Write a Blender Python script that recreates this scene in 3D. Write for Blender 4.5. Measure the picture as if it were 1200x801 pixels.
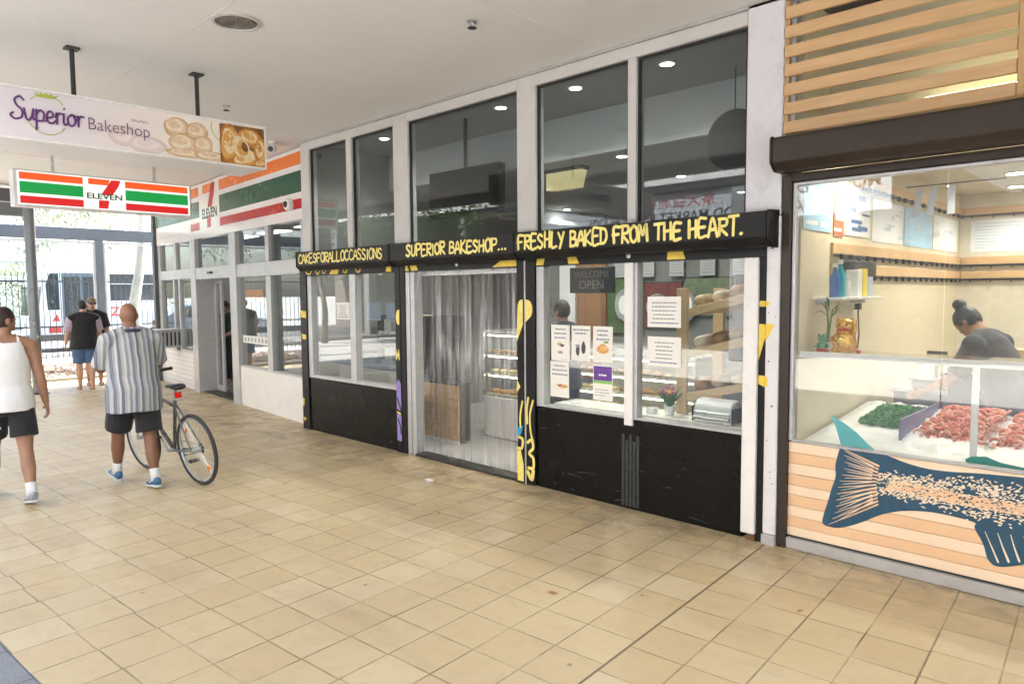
import bpy, bmesh, math, random
from mathutils import Vector, Matrix, noise as mnoise
R = math.radians
PI = math.pi
rnd = random.Random(7)
scene = bpy.context.scene
for o in list(bpy.data.objects): bpy.data.objects.remove(o)

# ------------------------------------------------------------------ camera
CAM_Y, CAM_Z = -4.8383, 1.8
PITCH, ROLL, YAW, FPX = .0701, .0078, .773, 831.25
cam = bpy.data.cameras.new("camera"); cam_o = bpy.data.objects.new("camera", cam)
scene.collection.objects.link(cam_o); scene.camera = cam_o
cam.sensor_fit = 'HORIZONTAL'; cam.sensor_width = 36; cam.lens = FPX/1200*36
cam.clip_start = .05; cam.clip_end = 2000
_c, _s = math.cos(YAW), math.sin(YAW)
_rt, _f0, _u0 = Vector((_c,_s,0)), Vector((-_s,_c,0)), Vector((0,0,1))
_fw = math.cos(PITCH)*_f0-math.sin(PITCH)*_u0; _up = math.cos(PITCH)*_u0+math.sin(PITCH)*_f0
_r2 = math.cos(ROLL)*_rt-math.sin(ROLL)*_up; _u2 = math.sin(ROLL)*_rt+math.cos(ROLL)*_up
_m = Matrix((_r2,_u2,-_fw)).transposed().to_4x4(); _m.translation = (0,CAM_Y,CAM_Z)
cam_o.matrix_world = _m

# ------------------------------------------------------------------ light
SUN_EL, SUN_AZ = R(52), R(-25)          # azimuth from +Y towards +X
w = bpy.data.worlds.new("World"); scene.world = w; w.use_nodes = True
nt = w.node_tree
sky = nt.nodes.new('ShaderNodeTexSky'); sky.sky_type = 'NISHITA'; sky.sun_disc = False
sky.sun_elevation = SUN_EL; sky.sun_rotation = SUN_AZ; sky.dust_density = 3.5; sky.air_density = 1.0; sky.ozone_density = 1
nt.links.new(sky.outputs[0], nt.nodes['Background'].inputs[0]); nt.nodes['Background'].inputs[1].default_value = .15
sun = bpy.data.lights.new("sun", 'SUN'); sun.energy = 5.0; sun.angle = R(.5); sun.color = (1,.965,.92)
sun_o = bpy.data.objects.new("sun", sun); scene.collection.objects.link(sun_o)
sd = Vector((math.sin(SUN_AZ)*math.cos(SUN_EL), math.cos(SUN_AZ)*math.cos(SUN_EL), math.sin(SUN_EL)))
sun_o.rotation_euler = sd.to_track_quat('Z','Y').to_euler(); sun_o.location = (0,0,30)
vs = scene.view_settings; scene.display_settings.display_device = 'sRGB'
vs.view_transform = 'Standard'; vs.look = 'None'; vs.gamma = 1; vs.use_curve_mapping = False
vs.exposure = 2.75
cy = scene.cycles
cy.use_denoising = True; cy.max_bounces = 10; cy.diffuse_bounces = 5; cy.glossy_bounces = 5; cy.transparent_max_bounces = 40
cy.transmission_bounces = 8; cy.sample_clamp_indirect = 6; cy.caustics_reflective = False; cy.caustics_refractive = False
try: cy.use_light_tree = True
except Exception: pass

# ------------------------------------------------------------------ node helper / materials
class NT:
    def __init__(s, name):
        s.m = bpy.data.materials.new(name); s.m.use_nodes = True; s.t = s.m.node_tree; s.n = s.t.nodes
        s.b = s.n['Principled BSDF']; s.out = s.n['Material Output']
    def node(s, typ, **k):
        n = s.n.new(typ)
        for a, v in k.items(): setattr(n, a, v)
        return n
    def put(s, sock, v):
        if isinstance(v, bpy.types.NodeSocket): s.t.links.new(v, sock)
        elif v is not None: sock.default_value = v
    def math(s, op, a, b=None, c=None):
        n = s.node('ShaderNodeMath', operation=op)
        for i, v in enumerate((a,b,c)): s.put(n.inputs[i], v)
        return n.outputs[0]
    def mix(s, f, a, b, blend='MIX'):
        n = s.node('ShaderNodeMix', data_type='RGBA', blend_type=blend)
        s.put(n.inputs[0], f); s.put(n.inputs[6], a); s.put(n.inputs[7], b); return n.outputs[2]
    def coord(s, which='Object'): return s.node('ShaderNodeTexCoord').outputs[which]
    def noise(s, scale, detail=4, rough=.55, vec=None, dist=0):
        n = s.node('ShaderNodeTexNoise'); n.inputs['Scale'].default_value = scale; n.inputs['Detail'].default_value = detail
        n.inputs['Roughness'].default_value = rough; n.inputs['Distortion'].default_value = dist
        s.put(n.inputs['Vector'], vec if vec is not None else s.coord()); return n.outputs['Fac']
    def ramp(s, f, stops, interp='LINEAR'):
        n = s.node('ShaderNodeValToRGB'); e = n.color_ramp.elements; n.color_ramp.interpolation = interp
        while len(e) < len(stops): e.new(.5)
        for el, (p, c) in zip(e, stops): el.position = p; el.color = (*c, 1) if len(c) == 3 else c
        s.put(n.inputs[0], f); return n.outputs[0]
    def rng(s, f, a, b, c, d):
        n = s.node('ShaderNodeMapRange'); s.put(n.inputs[0], f)
        for i, v in enumerate((a,b,c,d)): n.inputs[i+1].default_value = v
        return n.outputs[0]
    def bump(s, h, dist=.01, strength=.5):
        n = s.node('ShaderNodeBump'); n.inputs['Distance'].default_value = dist; n.inputs['Strength'].default_value = strength
        s.put(n.inputs['Height'], h); s.put(s.b.inputs['Normal'], n.outputs[0])
    def sep(s, v):
        n = s.node('ShaderNodeSeparateXYZ'); s.put(n.inputs[0], v); return n.outputs
    def map(s, scale=(1,1,1), loc=(0,0,0), rot=(0,0,0), vec=None):
        n = s.node('ShaderNodeMapping'); n.inputs['Scale'].default_value = scale; n.inputs['Location'].default_value = loc
        n.inputs['Rotation'].default_value = rot; s.put(n.inputs[0], vec if vec is not None else s.coord()); return n.outputs[0]
def c4(c): return (*c, 1)
MATS = {}
def mat(name, col, rough=.5, metal=0, var=.12, scale=3, bump=0, bscale=60, spec=.5, dirt=0, coat=0):
    """painted / plain surface with uneven tone, patchy gloss and optional grime"""
    if name in MATS: return MATS[name]
    t = NT(name); f = t.noise(scale, 5, .6)
    lo = tuple(max(0, c*(1-var)) for c in col); hi = tuple(min(1, c*(1+var)) for c in col)
    cc = t.ramp(f, [(.3, lo), (.7, hi)])
    if dirt:
        g = t.noise(scale*3.1, 8, .7, dist=.6); cc = t.mix(t.math('MULTIPLY', t.rng(g, .52, .75, 0, 1), dirt), cc, (.11,.095,.075,1))
    t.put(t.b.inputs['Base Color'], cc)
    t.put(t.b.inputs['Roughness'], t.rng(t.noise(scale*2.3, 6), .3, .7, max(.02, rough-.08), min(1, rough+.1)))
    t.b.inputs['Metallic'].default_value = metal; t.b.inputs['Specular IOR Level'].default_value = spec
    t.b.inputs['Coat Weight'].default_value = coat
    if bump: t.bump(t.noise(bscale, 4), .004, bump)
    MATS[name] = t.m; return t.m
def emis(name, col, strength):
    if name in MATS: return MATS[name]
    t = NT(name); t.b.inputs['Base Color'].default_value = c4(tuple(.15*q for q in col)); t.b.inputs['Emission Color'].default_value = c4(col)
    t.b.inputs['Emission Strength'].default_value = strength; MATS[name] = t.m; return t.m
def glass(name, tint=(1,1,1), base=.045, rough=.0, haze=0, amp=1.0):
    """pane: transmits straight through, mirrors by a Schlick term that is the same from both sides; haze = pale diffuse film, for dirt and for painted reflection haze"""
    if name in MATS: return MATS[name]
    t = NT(name); lw = t.node('ShaderNodeLayerWeight'); lw.inputs[0].default_value = .5
    p = t.math('POWER', lw.outputs['Facing'], 4.5)
    f = t.math('MULTIPLY', t.math('MULTIPLY_ADD', p, 1-base, base), amp)
    tr = t.node('ShaderNodeBsdfTransparent'); tr.inputs[0].default_value = c4(tint)
    gl = t.node('ShaderNodeBsdfGlossy'); gl.inputs['Roughness'].default_value = rough
    mx = t.node('ShaderNodeMixShader'); t.put(mx.inputs[0], f); t.t.links.new(tr.outputs[0], mx.inputs[1]); t.t.links.new(gl.outputs[0], mx.inputs[2])
    o = mx.outputs[0]
    if haze:
        df = t.node('ShaderNodeBsdfDiffuse'); df.inputs[0].default_value = (.75,.76,.75,1)
        m2 = t.node('ShaderNodeMixShader')
        t.put(m2.inputs[0], t.math('MULTIPLY', t.rng(t.noise(2.2, 6, .65, t.map((1,1,.35))), .35, .75, .25, 1), haze))
        t.t.links.new(o, m2.inputs[1]); t.t.links.new(df.outputs[0], m2.inputs[2]); o = m2.outputs[0]
    t.t.links.new(o, t.out.inputs[0]); MATS[name] = t.m; return t.m
def wood(name, a, b, axis=0, scale=1, rough=.55):
    if name in MATS: return MATS[name]
    t = NT(name); s = [22*scale]*3; s[axis] = 1.6*scale
    v = t.map(tuple(s)); oi = t.node('ShaderNodeObjectInfo').outputs['Random']
    f = t.noise(1, 6, .6, v, .8); big = t.noise(1.7, 2)
    cc = t.ramp(f, [(.3, a), (.72, b)]); cc = t.mix(t.rng(big, .35, .7, 0, .35), cc, c4(tuple(c*.72 for c in a)))
    cc = t.mix(t.math('MULTIPLY', oi, .25), cc, c4(tuple(c*.8 for c in b)))
    t.put(t.b.inputs['Base Color'], cc); t.b.inputs['Roughness'].default_value = rough; t.bump(f, .002, .3)
    MATS[name] = t.m; return t.m

# ------------------------------------------------------------------ mesh helpers
ROOTM = {}
def world_of(o):
    while o.parent: o = o.parent
    return ROOTM.get(o.name, Matrix())
class MB:
    """collects boxes, bars, lofts and outlines, then links them as ONE object"""
    def __init__(s): s.b = bmesh.new()
    def box(s, x0, x1, y0, y1, z0, z1, M=None):
        vs_ = [s.b.verts.new(v) for v in ((x0,y0,z0),(x1,y0,z0),(x1,y1,z0),(x0,y1,z0),(x0,y0,z1),(x1,y0,z1),(x1,y1,z1),(x0,y1,z1))]
        for f in ((3,2,1,0),(4,5,6,7),(0,1,5,4),(1,2,6,5),(2,3,7,6),(3,0,4,7)): s.b.faces.new([vs_[i] for i in f])
        if M is not None:
            for v in vs_: v.co = M @ v.co
        return s
    def prism(s, poly, fr, n):
        """poly: list of 2D points, fr: function (u,v)->Vector, n: extrusion vector"""
        n = Vector(n); a = [s.b.verts.new(fr(*p)) for p in poly]; b = [s.b.verts.new(fr(*p)+n) for p in poly]
        try: s.b.faces.new(a); s.b.faces.new(b[::-1])
        except ValueError: pass
        k = len(poly)
        for i in range(k): s.b.faces.new((a[i], b[i], b[(i+1)%k], a[(i+1)%k]))
        return s
    def rings(s, rings, closed=True, cap=True):
        rr = [[s.b.verts.new(p) for p in r] for r in rings]
        for A, B in zip(rr, rr[1:]):
            k = len(A)
            for i in range(k if closed else k-1): s.b.faces.new((A[i], A[(i+1)%k], B[(i+1)%k], B[i]))
        if cap and closed:
            s.b.faces.new(rr[0][::-1]); s.b.faces.new(rr[-1])
        return s
    def tube(s, pts, r, n=10, side=None):
        """tapered tube through pts, r = radius, list of radii, or list of (ra, rb) with 'side' the ra direction"""
        pts = [Vector(p) for p in pts]; k = len(pts)
        rs = r if isinstance(r, (list,tuple)) else [r]*k
        out = []; prev = None
        for i, p in enumerate(pts):
            d = (pts[min(i+1,k-1)]-pts[max(i-1,0)]).normalized()
            if side is not None: a = Vector(side)
            elif prev is not None: a = prev
            else: a = Vector((0,0,1)) if abs(d.z) < .9 else Vector((1,0,0))
            a = (a-d*a.dot(d)).normalized(); prev = a; b = d.cross(a)
            ra, rb = rs[i] if isinstance(rs[i], (list,tuple)) else (rs[i], rs[i])
            out.append([p+a*(ra*math.cos(2*PI*j/n))+b*(rb*math.sin(2*PI*j/n)) for j in range(n)])
        return s.rings(out)
    def cyl(s, p0, p1, r, r1=None, n=16): return s.tube([p0,p1], [r, r if r1 is None else r1], n)
    def lathe(s, prof, M=None, n=20):
        M = M or Matrix()
        return s.rings([[M @ Vector((r*math.cos(2*PI*j/n), r*math.sin(2*PI*j/n), z)) for j in range(n)] for r, z in prof])
    def ell(s, c, r, n=12, M=None):
        c = Vector(c); out = []
        for i in range(1, n):
            a = PI*i/n
            out.append([Vector((r[0]*math.sin(a)*math.cos(2*PI*j/(n*2)), r[1]*math.sin(a)*math.sin(2*PI*j/(n*2)), -r[2]*math.cos(a))) for j in range(n*2)])
        if M is not None: out = [[M @ p for p in q] for q in out]
        return s.rings([[p+c for p in q] for q in out])
    def torus(s, c, axis, R_, r, n=40, m=8):
        c, ax = Vector(c), Vector(axis).normalized(); a = ax.orthogonal().normalized(); b = ax.cross(a); rr = []
        for i in range(n):
            t = 2*PI*i/n; d = a*math.cos(t)+b*math.sin(t)
            rr.append([c+d*(R_+r*math.cos(2*PI*j/m))+ax*(r*math.sin(2*PI*j/m)) for j in range(m)])
        rr.append(rr[0]); V = [[s.b.verts.new(p) for p in q] for q in rr[:-1]]; V.append(V[0])
        for A, B in zip(V, V[1:]):
            for j in range(m): s.b.faces.new((A[j], A[(j+1)%m], B[(j+1)%m], B[j]))
        return s
    def quad(s, a, b, c, d): s.b.faces.new([s.b.verts.new(p) for p in (a,b,c,d)]); return s
    def add(s, verts, faces):
        v = [s.b.verts.new(p) for p in verts]
        for f in faces:
            try: s.b.faces.new([v[i] for i in f])
            except ValueError: pass
        return s
    def build(s, name, material, parent=None, smooth=False, bevel=0, world=True, segs=1, fix=True):
        if fix: bmesh.ops.recalc_face_normals(s.b, faces=s.b.faces)
        me = bpy.data.meshes.new(name); s.b.to_mesh(me); s.b.free()
        if parent is not None and world: me.transform(world_of(parent).inverted())
        o = bpy.data.objects.new(name, me); scene.collection.objects.link(o); o.parent = parent
        me.materials.append(material)
        if smooth:
            for p in me.polygons: p.use_smooth = True
            if smooth is not True:
                try: me.set_sharp_from_angle(angle=R(smooth))
                except Exception: pass
        if bevel:
            md = o.modifiers.new("edge", 'BEVEL'); md.width = bevel; md.segments = segs; md.limit_method = 'ANGLE'; md.harden_normals = False
        return o
def tag(o, label, cat, group=None, kind=None):
    if label: o['label'] = label
    if cat: o['category'] = cat
    if group: o['group'] = group
    if kind: o['kind'] = kind
    return o
def thing(name, label, cat, loc=(0,0,0), rot=0, group=None):
    o = bpy.data.objects.new(name, None); scene.collection.objects.link(o)
    o.location = loc; o.rotation_euler = (0,0,rot); o.empty_display_size = .1
    ROOTM[o.name] = Matrix.Translation(loc) @ Matrix.Rotation(rot, 4, 'Z')
    return tag(o, label, cat, group)
def structure(name, mb, m, **k): return tag(mb.build(name, m, **k), None, None, kind='structure')
def copy_tree(o, parent=None):
    c = o.copy(); scene.collection.objects.link(c); c.parent = parent
    for ch in [x for x in bpy.data.objects if x.parent == o]: copy_tree(ch, c)
    return c
def applied(mb, mods):
    """mesh of mb after the given modifiers [(type, {attr: value})]"""
    me = bpy.data.meshes.new("tmp"); mb.b.to_mesh(me); mb.b.free()
    o = bpy.data.objects.new("tmp", me); scene.collection.objects.link(o)
    for i, (ty, kw) in enumerate(mods):
        md = o.modifiers.new(str(i), ty)
        for a, v in kw.items(): setattr(md, a, v)
    dg = bpy.context.evaluated_depsgraph_get(); dg.update()
    out = bpy.data.meshes.new_from_object(o.evaluated_get(dg))
    bpy.data.objects.remove(o); bpy.data.meshes.remove(me); return out
def mesh_to_mb(me):
    mb = MB(); mb.b.from_mesh(me); bpy.data.meshes.remove(me); return mb
_txt = {}
def text_geo(body, size=1, depth=.002, bold=0, shear=0, align='LEFT', xs=1):
    cu = bpy.data.curves.new("tmp", 'FONT'); cu.body = body; cu.size = size; cu.extrude = depth/2; cu.offset = bold; cu.shear = shear; cu.align_x = align
    cu.resolution_u = 3
    o = bpy.data.objects.new("tmp", cu); scene.collection.objects.link(o)
    dg = bpy.context.evaluated_depsgraph_get(); dg.update(); me = bpy.data.meshes.new_from_object(o.evaluated_get(dg))
    v = [(p.co.x*xs, p.co.y, p.co.z) for p in me.vertices]; f = [tuple(q.vertices) for q in me.polygons]
    bpy.data.objects.remove(o); bpy.data.curves.remove(cu); bpy.data.meshes.remove(me); return v, f
def text(mb, body, org, ux, uy, size, depth=.002, **k):
    """text on the plane spanned by ux (reading direction) and uy (up)"""
    org, ux, uy = Vector(org), Vector(ux).normalized(), Vector(uy).normalized(); n = ux.cross(uy)
    v, f = text_geo(body, size, depth, **k)
    return mb.add([org+ux*x+uy*y+n*z for x, y, z in v], f)
def ribbon(mb, pts, wd, fr, n, lift=0, taper=False):
    """one brush stroke: flat band with rounded ends along 2D pts"""
    n = Vector(n).normalized(); q = [Vector(p) for p in pts]
    # resample with Catmull-Rom
    if len(q) > 2:
        o = []; e = [q[0]*2-q[1]]+q+[q[-1]*2-q[-2]]
        for i in range(1, len(e)-2):
            for s_ in range(6):
                t = s_/6; a, b, c, d = e[i-1:i+3]
                o.append(.5*((2*b)+(c-a)*t+(2*a-5*b+4*c-d)*t*t+(3*b-a-3*c+d)*t**3))
        q = o+[q[-1]]
    L, Rr = [], []
    for i, p in enumerate(q):
        d = (q[min(i+1,len(q)-1)]-q[max(i-1,0)])
        if d.length < 1e-9: d = Vector((1,0))
        d.normalize(); nn = Vector((-d.y, d.x)); ww = wd/2*(1 if not taper else (1-.75*i/(len(q)-1)))
        L.append(p+nn*ww); Rr.append(p-nn*ww)
    d0 = (q[0]-q[1]).normalized(); d1 = (q[-1]-q[-2]).normalized()
    c0 = [q[0]+(d0*math.cos(a)+Vector((-d0.y,d0.x))*math.sin(a))*wd/2 for a in (-1,-.5,0,.5,1)]
    c1 = [] if taper else [q[-1]+(d1*math.cos(a)+Vector((-d1.y,d1.x))*math.sin(a))*wd/2 for a in (-1,-.5,0,.5,1)]
    up = n*lift; th = n*.0012
    def V(p): return fr(p.x, p.y)+up
    for A, B, C_, D_ in zip(L, L[1:], Rr[1:], Rr):
        p = [V(A), V(B), V(C_), V(D_)]; vs_ = [mb.b.verts.new(x) for x in p]+[mb.b.verts.new(x+th) for x in p]
        for f in ((0,1,2,3),(7,6,5,4),(0,4,5,1),(2,6,7,3)): mb.b.faces.new([vs_[i] for i in f])
    for c, a, b in ((c0, L[0], Rr[0]), (c1, Rr[-1], L[-1])):
        if not c: continue
        p = [a]+[b]+c
        ctr = sum((x for x in p), Vector((0,0)))/len(p); p.sort(key=lambda x: math.atan2(x.y-ctr.y, x.x-ctr.x))
        top = [mb.b.verts.new(V(x)+th*1.02) for x in p]; mb.b.faces.new(top)
    return mb
GL = {'A':[[(0,0),(.42,1),(.8,0)],[(.15,.36),(.68,.4)]],'B':[[(.05,0),(.08,1)],[(.08,1),(.6,.92),(.55,.6),(.1,.52)],[(.1,.52),(.72,.42),(.62,.06),(.05,0)]],
'C':[[(.72,.84),(.4,1),(.06,.62),(.12,.15),(.45,0),(.76,.16)]],'D':[[(.05,0),(.08,1)],[(.0,.98),(.6,.86),(.72,.4),(.45,.05),(.03,.0)]],
'E':[[(.7,1),(.08,.97),(.06,0),(.7,.03)],[(.08,.52),(.58,.53)]],'F':[[(.75,1),(.08,.96),(.06,0)],[(-.05,.5),(.58,.53)]],
'H':[[(.06,0),(.08,1)],[(.68,0),(.7,1)],[(.06,.48),(.7,.54)]],'I':[[(.15,0),(.17,1)]],'K':[[(.06,0),(.08,1)],[(.7,1),(.12,.46),(.74,0)]],
'L':[[(.08,1),(.06,.02),(.66,.04)]],'M':[[(.02,0),(.12,1),(.45,.35),(.8,1),(.9,0)]],'N':[[(.05,0),(.08,1),(.66,.03),(.7,1)]],
'O':[[(.4,1),(.06,.7),(.1,.2),(.42,0),(.76,.3),(.7,.8),(.4,1)]],'P':[[(.06,0),(.08,1)],[(.02,.98),(.66,.94),(.66,.56),(.1,.46)]],
'R':[[(.06,0),(.08,1)],[(.0,.98),(.66,.94),(.62,.58),(.1,.48),(.72,0)]],'S':[[(.66,.86),(.36,1),(.08,.78),(.34,.53),(.66,.3),(.4,0),(.02,.12)]],
'T':[[(-.02,.97),(.76,1)],[(.38,.98),(.36,0)]],'U':[[(.06,1),(.1,.2),(.38,0),(.66,.22),(.7,1)]],'Y':[[(.04,1),(.36,.5)],[(.72,1),(.2,-.08)]],
'.':[[(.1,.04),(.16,.06)]],' ':[]}
def brush(mb, body, x0, x1, z0, z1, fr, n, wd, rr, gap=.14):
    """hand-painted capitals between x0 and x1"""
    adv = {'I':.32,'.':.3,' ':.42,'M':.95}; tot = sum(adv.get(c,.76)+gap for c in body); s = (x1-x0)/tot; x = x0; k = 0
    for c in body:
        jy, jr, js = rr.uniform(-.06,.06), rr.uniform(-.06,.06), rr.uniform(.92,1.06)
        for st in GL[c]:
            k += 1
            ribbon(mb, [(x+s*(px+jr*py), z0+(z1-z0)*(py*js+jy*.6)) for px, py in st], wd*rr.uniform(.85,1.12), fr, n, lift=.0004*(k%5))
        x += s*(adv.get(c,.76)+gap)
    return mb

# ------------------------------------------------------------------ shared materials
M_alu = mat('brushed_aluminium', (.52,.53,.55), .42, .55, .06, 4, dirt=.25)
M_white = mat('white_paint', (.78,.78,.80), .45, 0, .03, 2, dirt=.18)
M_pill = mat('pillar_paint', (.70,.70,.75), .5, 0, .04, 2, dirt=.2)
M_black = mat('black_gloss_paint', (.004,.0035,.0035), .22, 0, .3, 3, dirt=.010, spec=.22)
M_blackm = mat('black_satin_paint', (.006,.0065,.008), .40, 0, .3, 4, dirt=.05, spec=.3)
M_yel = mat('yellow_hand_paint', (.78,.58,.08), .5, 0, .14, 18)
M_yel2 = mat('pale_yellow_hand_paint', (.86,.72,.20), .5, 0, .10, 18)
M_dark = mat('dark_steel', (.05,.052,.055), .45, .5, .15, 5)
M_brown = mat('dark_brown_metal', (.035,.024,.018), .42, .2, .12, 4, dirt=.12)
M_glass = glass('shop_glass', (.93,.96,.95), .075, 0, .018)
M_glass_up = glass('upper_glass', (.82,.85,.85), .044, 0, .004)
M_fishglass = glass('seafood_glass', (.94,.96,.96), .085, 0, .07)  # milky film paints in the hazy street reflections
M_clear = glass('clear_glass', (.96,.98,.975), .04, 0, .02)
M_paper = mat('paper', (.82,.82,.80), .7, 0, .02, 9)
M_ink = mat('ink', (.03,.03,.035), .7, 0, .1)
M_grey_print = mat('grey_print', (.30,.30,.33), .7, 0, .1)
M_timber = wood('pale_timber', (.58,.36,.18), (.73,.50,.28), 0, 1)
M_timber_v = wood('pale_timber_upright', (.50,.30,.13), (.64,.42,.2), 2, 1)
M_steel = mat('stainless_steel', (.6,.61,.62), .3, .85, .05, 6)
M_plas = mat('grey_plastic', (.36,.37,.38), .45, 0, .05)
M_wgloss = mat('white_enamel', (.80,.80,.80), .25, 0, .03, 3)
L_down = emis('downlight_glow', (1,.97,.9), 12)

# ------------------------------------------------------------------ ground
def floor_mat():
    t = NT('floor_tiles'); x, y, z = t.sep(t.coord())
    P = .2975
    right = t.math('GREATER_THAN', x, -2.162)
    wob = t.math('MULTIPLY', t.math('SUBTRACT', t.noise(.9, 2), .5), .016)
    a = t.math('DIVIDE', t.math('ADD', t.math('ADD', x, 2.162), wob), P)
    b0 = t.math('ADD', t.math('ADD', y, 3.4945), t.math('MULTIPLY', right, .055))
    ci = t.math('FLOOR', a)
    wn = t.node('ShaderNodeTexWhiteNoise', noise_dimensions='1D'); t.put(wn.inputs['W'], ci)
    b = t.math('DIVIDE', t.math('ADD', b0, t.math('MULTIPLY', t.math('SUBTRACT', wn.outputs[0], .5), .022)), P)
    cj = t.math('FLOOR', b)
    fa, fb = t.math('FRACT', a), t.math('FRACT', b)
    def edge(f, wd): return t.math('SUBTRACT', .5, t.math('ABSOLUTE', t.math('SUBTRACT', f, .5)))
    ea, eb = edge(fa, 0), edge(fb, 0)
    cv = t.node('ShaderNodeCombineXYZ'); t.put(cv.inputs[0], ci); t.put(cv.inputs[1], cj)
    w2 = t.node('ShaderNodeTexWhiteNoise', noise_dimensions='2D'); t.put(w2.inputs['Vector'], cv.outputs[0])
    brk = t.rng(t.noise(2.6, 4, .6), .36, .62, .25, 1)          # joints come and go with dirt
    ga = t.math('MULTIPLY', t.rng(ea, .008, .021, 1, 0), brk); gb = t.math('MULTIPLY', t.rng(eb, .008, .020, 1, 0), t.math('MULTIPLY', brk, .85))
    jd = t.rng(t.math('ABSOLUTE', t.math('ADD', x, 2.162)), .004, .009, 1, 0)
    groove = t.math('MAXIMUM', t.math('MAXIMUM', ga, gb), jd)
    n1 = t.noise(1.1, 6, .62); n2 = t.noise(9, 6, .65, dist=.4); n3 = t.noise(95, 3)
    col = t.ramp(w2.outputs[0], [(0,(.55,.432,.25)),(.35,(.575,.462,.275)),(.7,(.60,.49,.30)),(1,(.63,.53,.35))])
    col = t.mix(t.rng(n1, .35, .68, 0, .40), col, (.50,.395,.25,1))
    col = t.mix(t.rng(n2, .5, .78, 0, .36), col, (.43,.325,.18,1))
    col = t.mix(t.rng(n2, .2, .36, .28, 0), col, (.66,.56,.42,1))
    # foot traffic dirt in streaks beside the shop fronts, worn scuffs and old spots
    st = t.noise(1, 5, .6, t.map((.55,2.6,1)))
    col = t.mix(t.math('MULTIPLY', t.rng(st, .52, .74, 0, 1), .35), col, (.30,.23,.15,1))
    vo = t.node('ShaderNodeTexVoronoi'); vo.inputs['Scale'].default_value = 1.9; t.put(vo.inputs['Vector'], t.map((1,1,1), (3,7,0)))
    col = t.mix(t.math('MULTIPLY', t.rng(vo.outputs['Distance'], .018, .034, 1, 0), .6), col, (.12,.10,.08,1))
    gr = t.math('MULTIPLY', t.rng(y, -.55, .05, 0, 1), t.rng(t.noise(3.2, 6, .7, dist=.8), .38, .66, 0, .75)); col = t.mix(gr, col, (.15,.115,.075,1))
    col = t.mix(t.math('MULTIPLY', groove, .9), col, (.12,.088,.055,1))
    t.put(t.b.inputs['Base Color'], col)
    t.put(t.b.inputs['Roughness'], t.rng(n2, .3, .7, .34, .52))
    t.b.inputs['Specular IOR Level'].default_value = .5
    h = t.math('ADD', t.math('MULTIPLY', groove, -1), t.math('ADD', t.math('MULTIPLY', n3, .05), t.math('ADD', t.math('MULTIPLY', w2.outputs[0], .12), t.math('MULTIPLY', n2, .12))))
    t.bump(h, .004, .55); return t.m
TILE_ROT = .0767
fm = MB(); fm.quad((-17.3,-3.795,0),(9,-3.795,0),(9,2.2,0),(-17.3,2.2,0))
f_o = structure('tiled_floor', fm, floor_mat()); f_o.rotation_euler.z = TILE_ROT
def paver_mat():
    t = NT('grey_pavers'); br = t.node('ShaderNodeTexBrick'); br.offset = .5
    t.put(br.inputs['Vector'], t.coord()); br.inputs['Scale'].default_value = 1
    for k, v in (('Brick Width',.4),('Row Height',.4),('Mortar Size',.005)): br.inputs[k].default_value = v
    br.inputs['Color1'].default_value = (.21,.225,.25,1); br.inputs['Color2'].default_value = (.27,.285,.31,1); br.inputs['Mortar'].default_value = (.06,.06,.06,1)
    c = t.mix(t.rng(t.noise(7, 6, .7), .35, .75, 0, .5), br.outputs['Color'], (.15,.15,.16,1))
    c = t.mix(t.rng(t.noise(140, 2), .56, .66, 0, .4), c, (.45,.45,.46,1))
    t.put(t.b.inputs['Base Color'], c); t.b.inputs['Roughness'].default_value = .75; t.bump(t.noise(60, 5), .003, .4); return t.m
pm = MB(); pm.quad((-17.3,-7.5,-.004),(9,-7.5,-.004),(9,-3.8,-.004),(-17.3,-3.8,-.004))
p_o = structure('paved_footpath', pm, paver_mat()); p_o.rotation_euler.z = TILE_ROT
def asphalt():
    t = NT('ground_concrete'); c = t.ramp(t.noise(.35, 8, .7), [(.3,(.40,.39,.37)),(.7,(.50,.49,.46))])
    c = t.mix(t.rng(t.noise(90, 3), .4, .7, 0, .3), c, (.18,.18,.17,1))
    t.put(t.b.inputs['Base Color'], c); t.b.inputs['Roughness'].default_value = .85; t.bump(t.noise(80, 4), .004, .4); return t.m
gm = MB(); gm.quad((-400,-400,-.012),(400,-400,-.012),(400,400,-.012),(-400,400,-.012)); structure('ground', gm, asphalt())

# ------------------------------------------------------------------ canopy over the walkway
def ceil_mat():
    t = NT('canopy_ceiling_paint')
    c = t.ramp(t.noise(.8, 6, .6), [(.3,(.755,.75,.745)),(.7,(.805,.80,.795))])
    c = t.mix(t.rng(t.noise(5, 7, .7, dist=.5), .58, .8, 0, .25), c, (.55,.52,.48,1))
    x, y, z = t.sep(t.coord('Object'))
    t.put(t.b.inputs['Base Color'], c); t.b.inputs['Roughness'].default_value = .55; t.bump(t.noise(3, 5), .01, .12); return t.m
canopy = thing('canopy', 'flat off-white canopy ceiling over the tiled walkway in front of the shops', 'canopy', (-5,-2.5,0))
m = MB(); m.prism([(-17.6,-5.0),(9,-5.0),(9,.0),(-8.42,.0),(-8.42,.75),(-17.6,.75)], lambda u, v: Vector((u,v,3.77)), (0,0,.38)); m.build('ceiling_slab', ceil_mat(), canopy)
M_beam = mat('grey_beam_paint', (.12,.135,.15), .5, .1, .1, 3)
m = MB(); m.box(-17.86,-17.6,-6.5,-1.15,3.45,4.0); m.build('end_beam', M_beam, canopy, bevel=.01)
m = MB(); m.box(-17.6,9,-5.16,-5.0,3.60,4.16); m.build('edge_beam', mat('beam_offwhite', (.5,.5,.5), .5), canopy, bevel=.01)
m = MB()   # joint lines and old filled cracks of the ceiling sheets
for (x0, x1) in ((-11.905,-11.895),(-8.905,-8.897),(-3.605,-3.597)): m.box(x0, x1, -5, -.02, 3.767, 3.7705)
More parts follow.
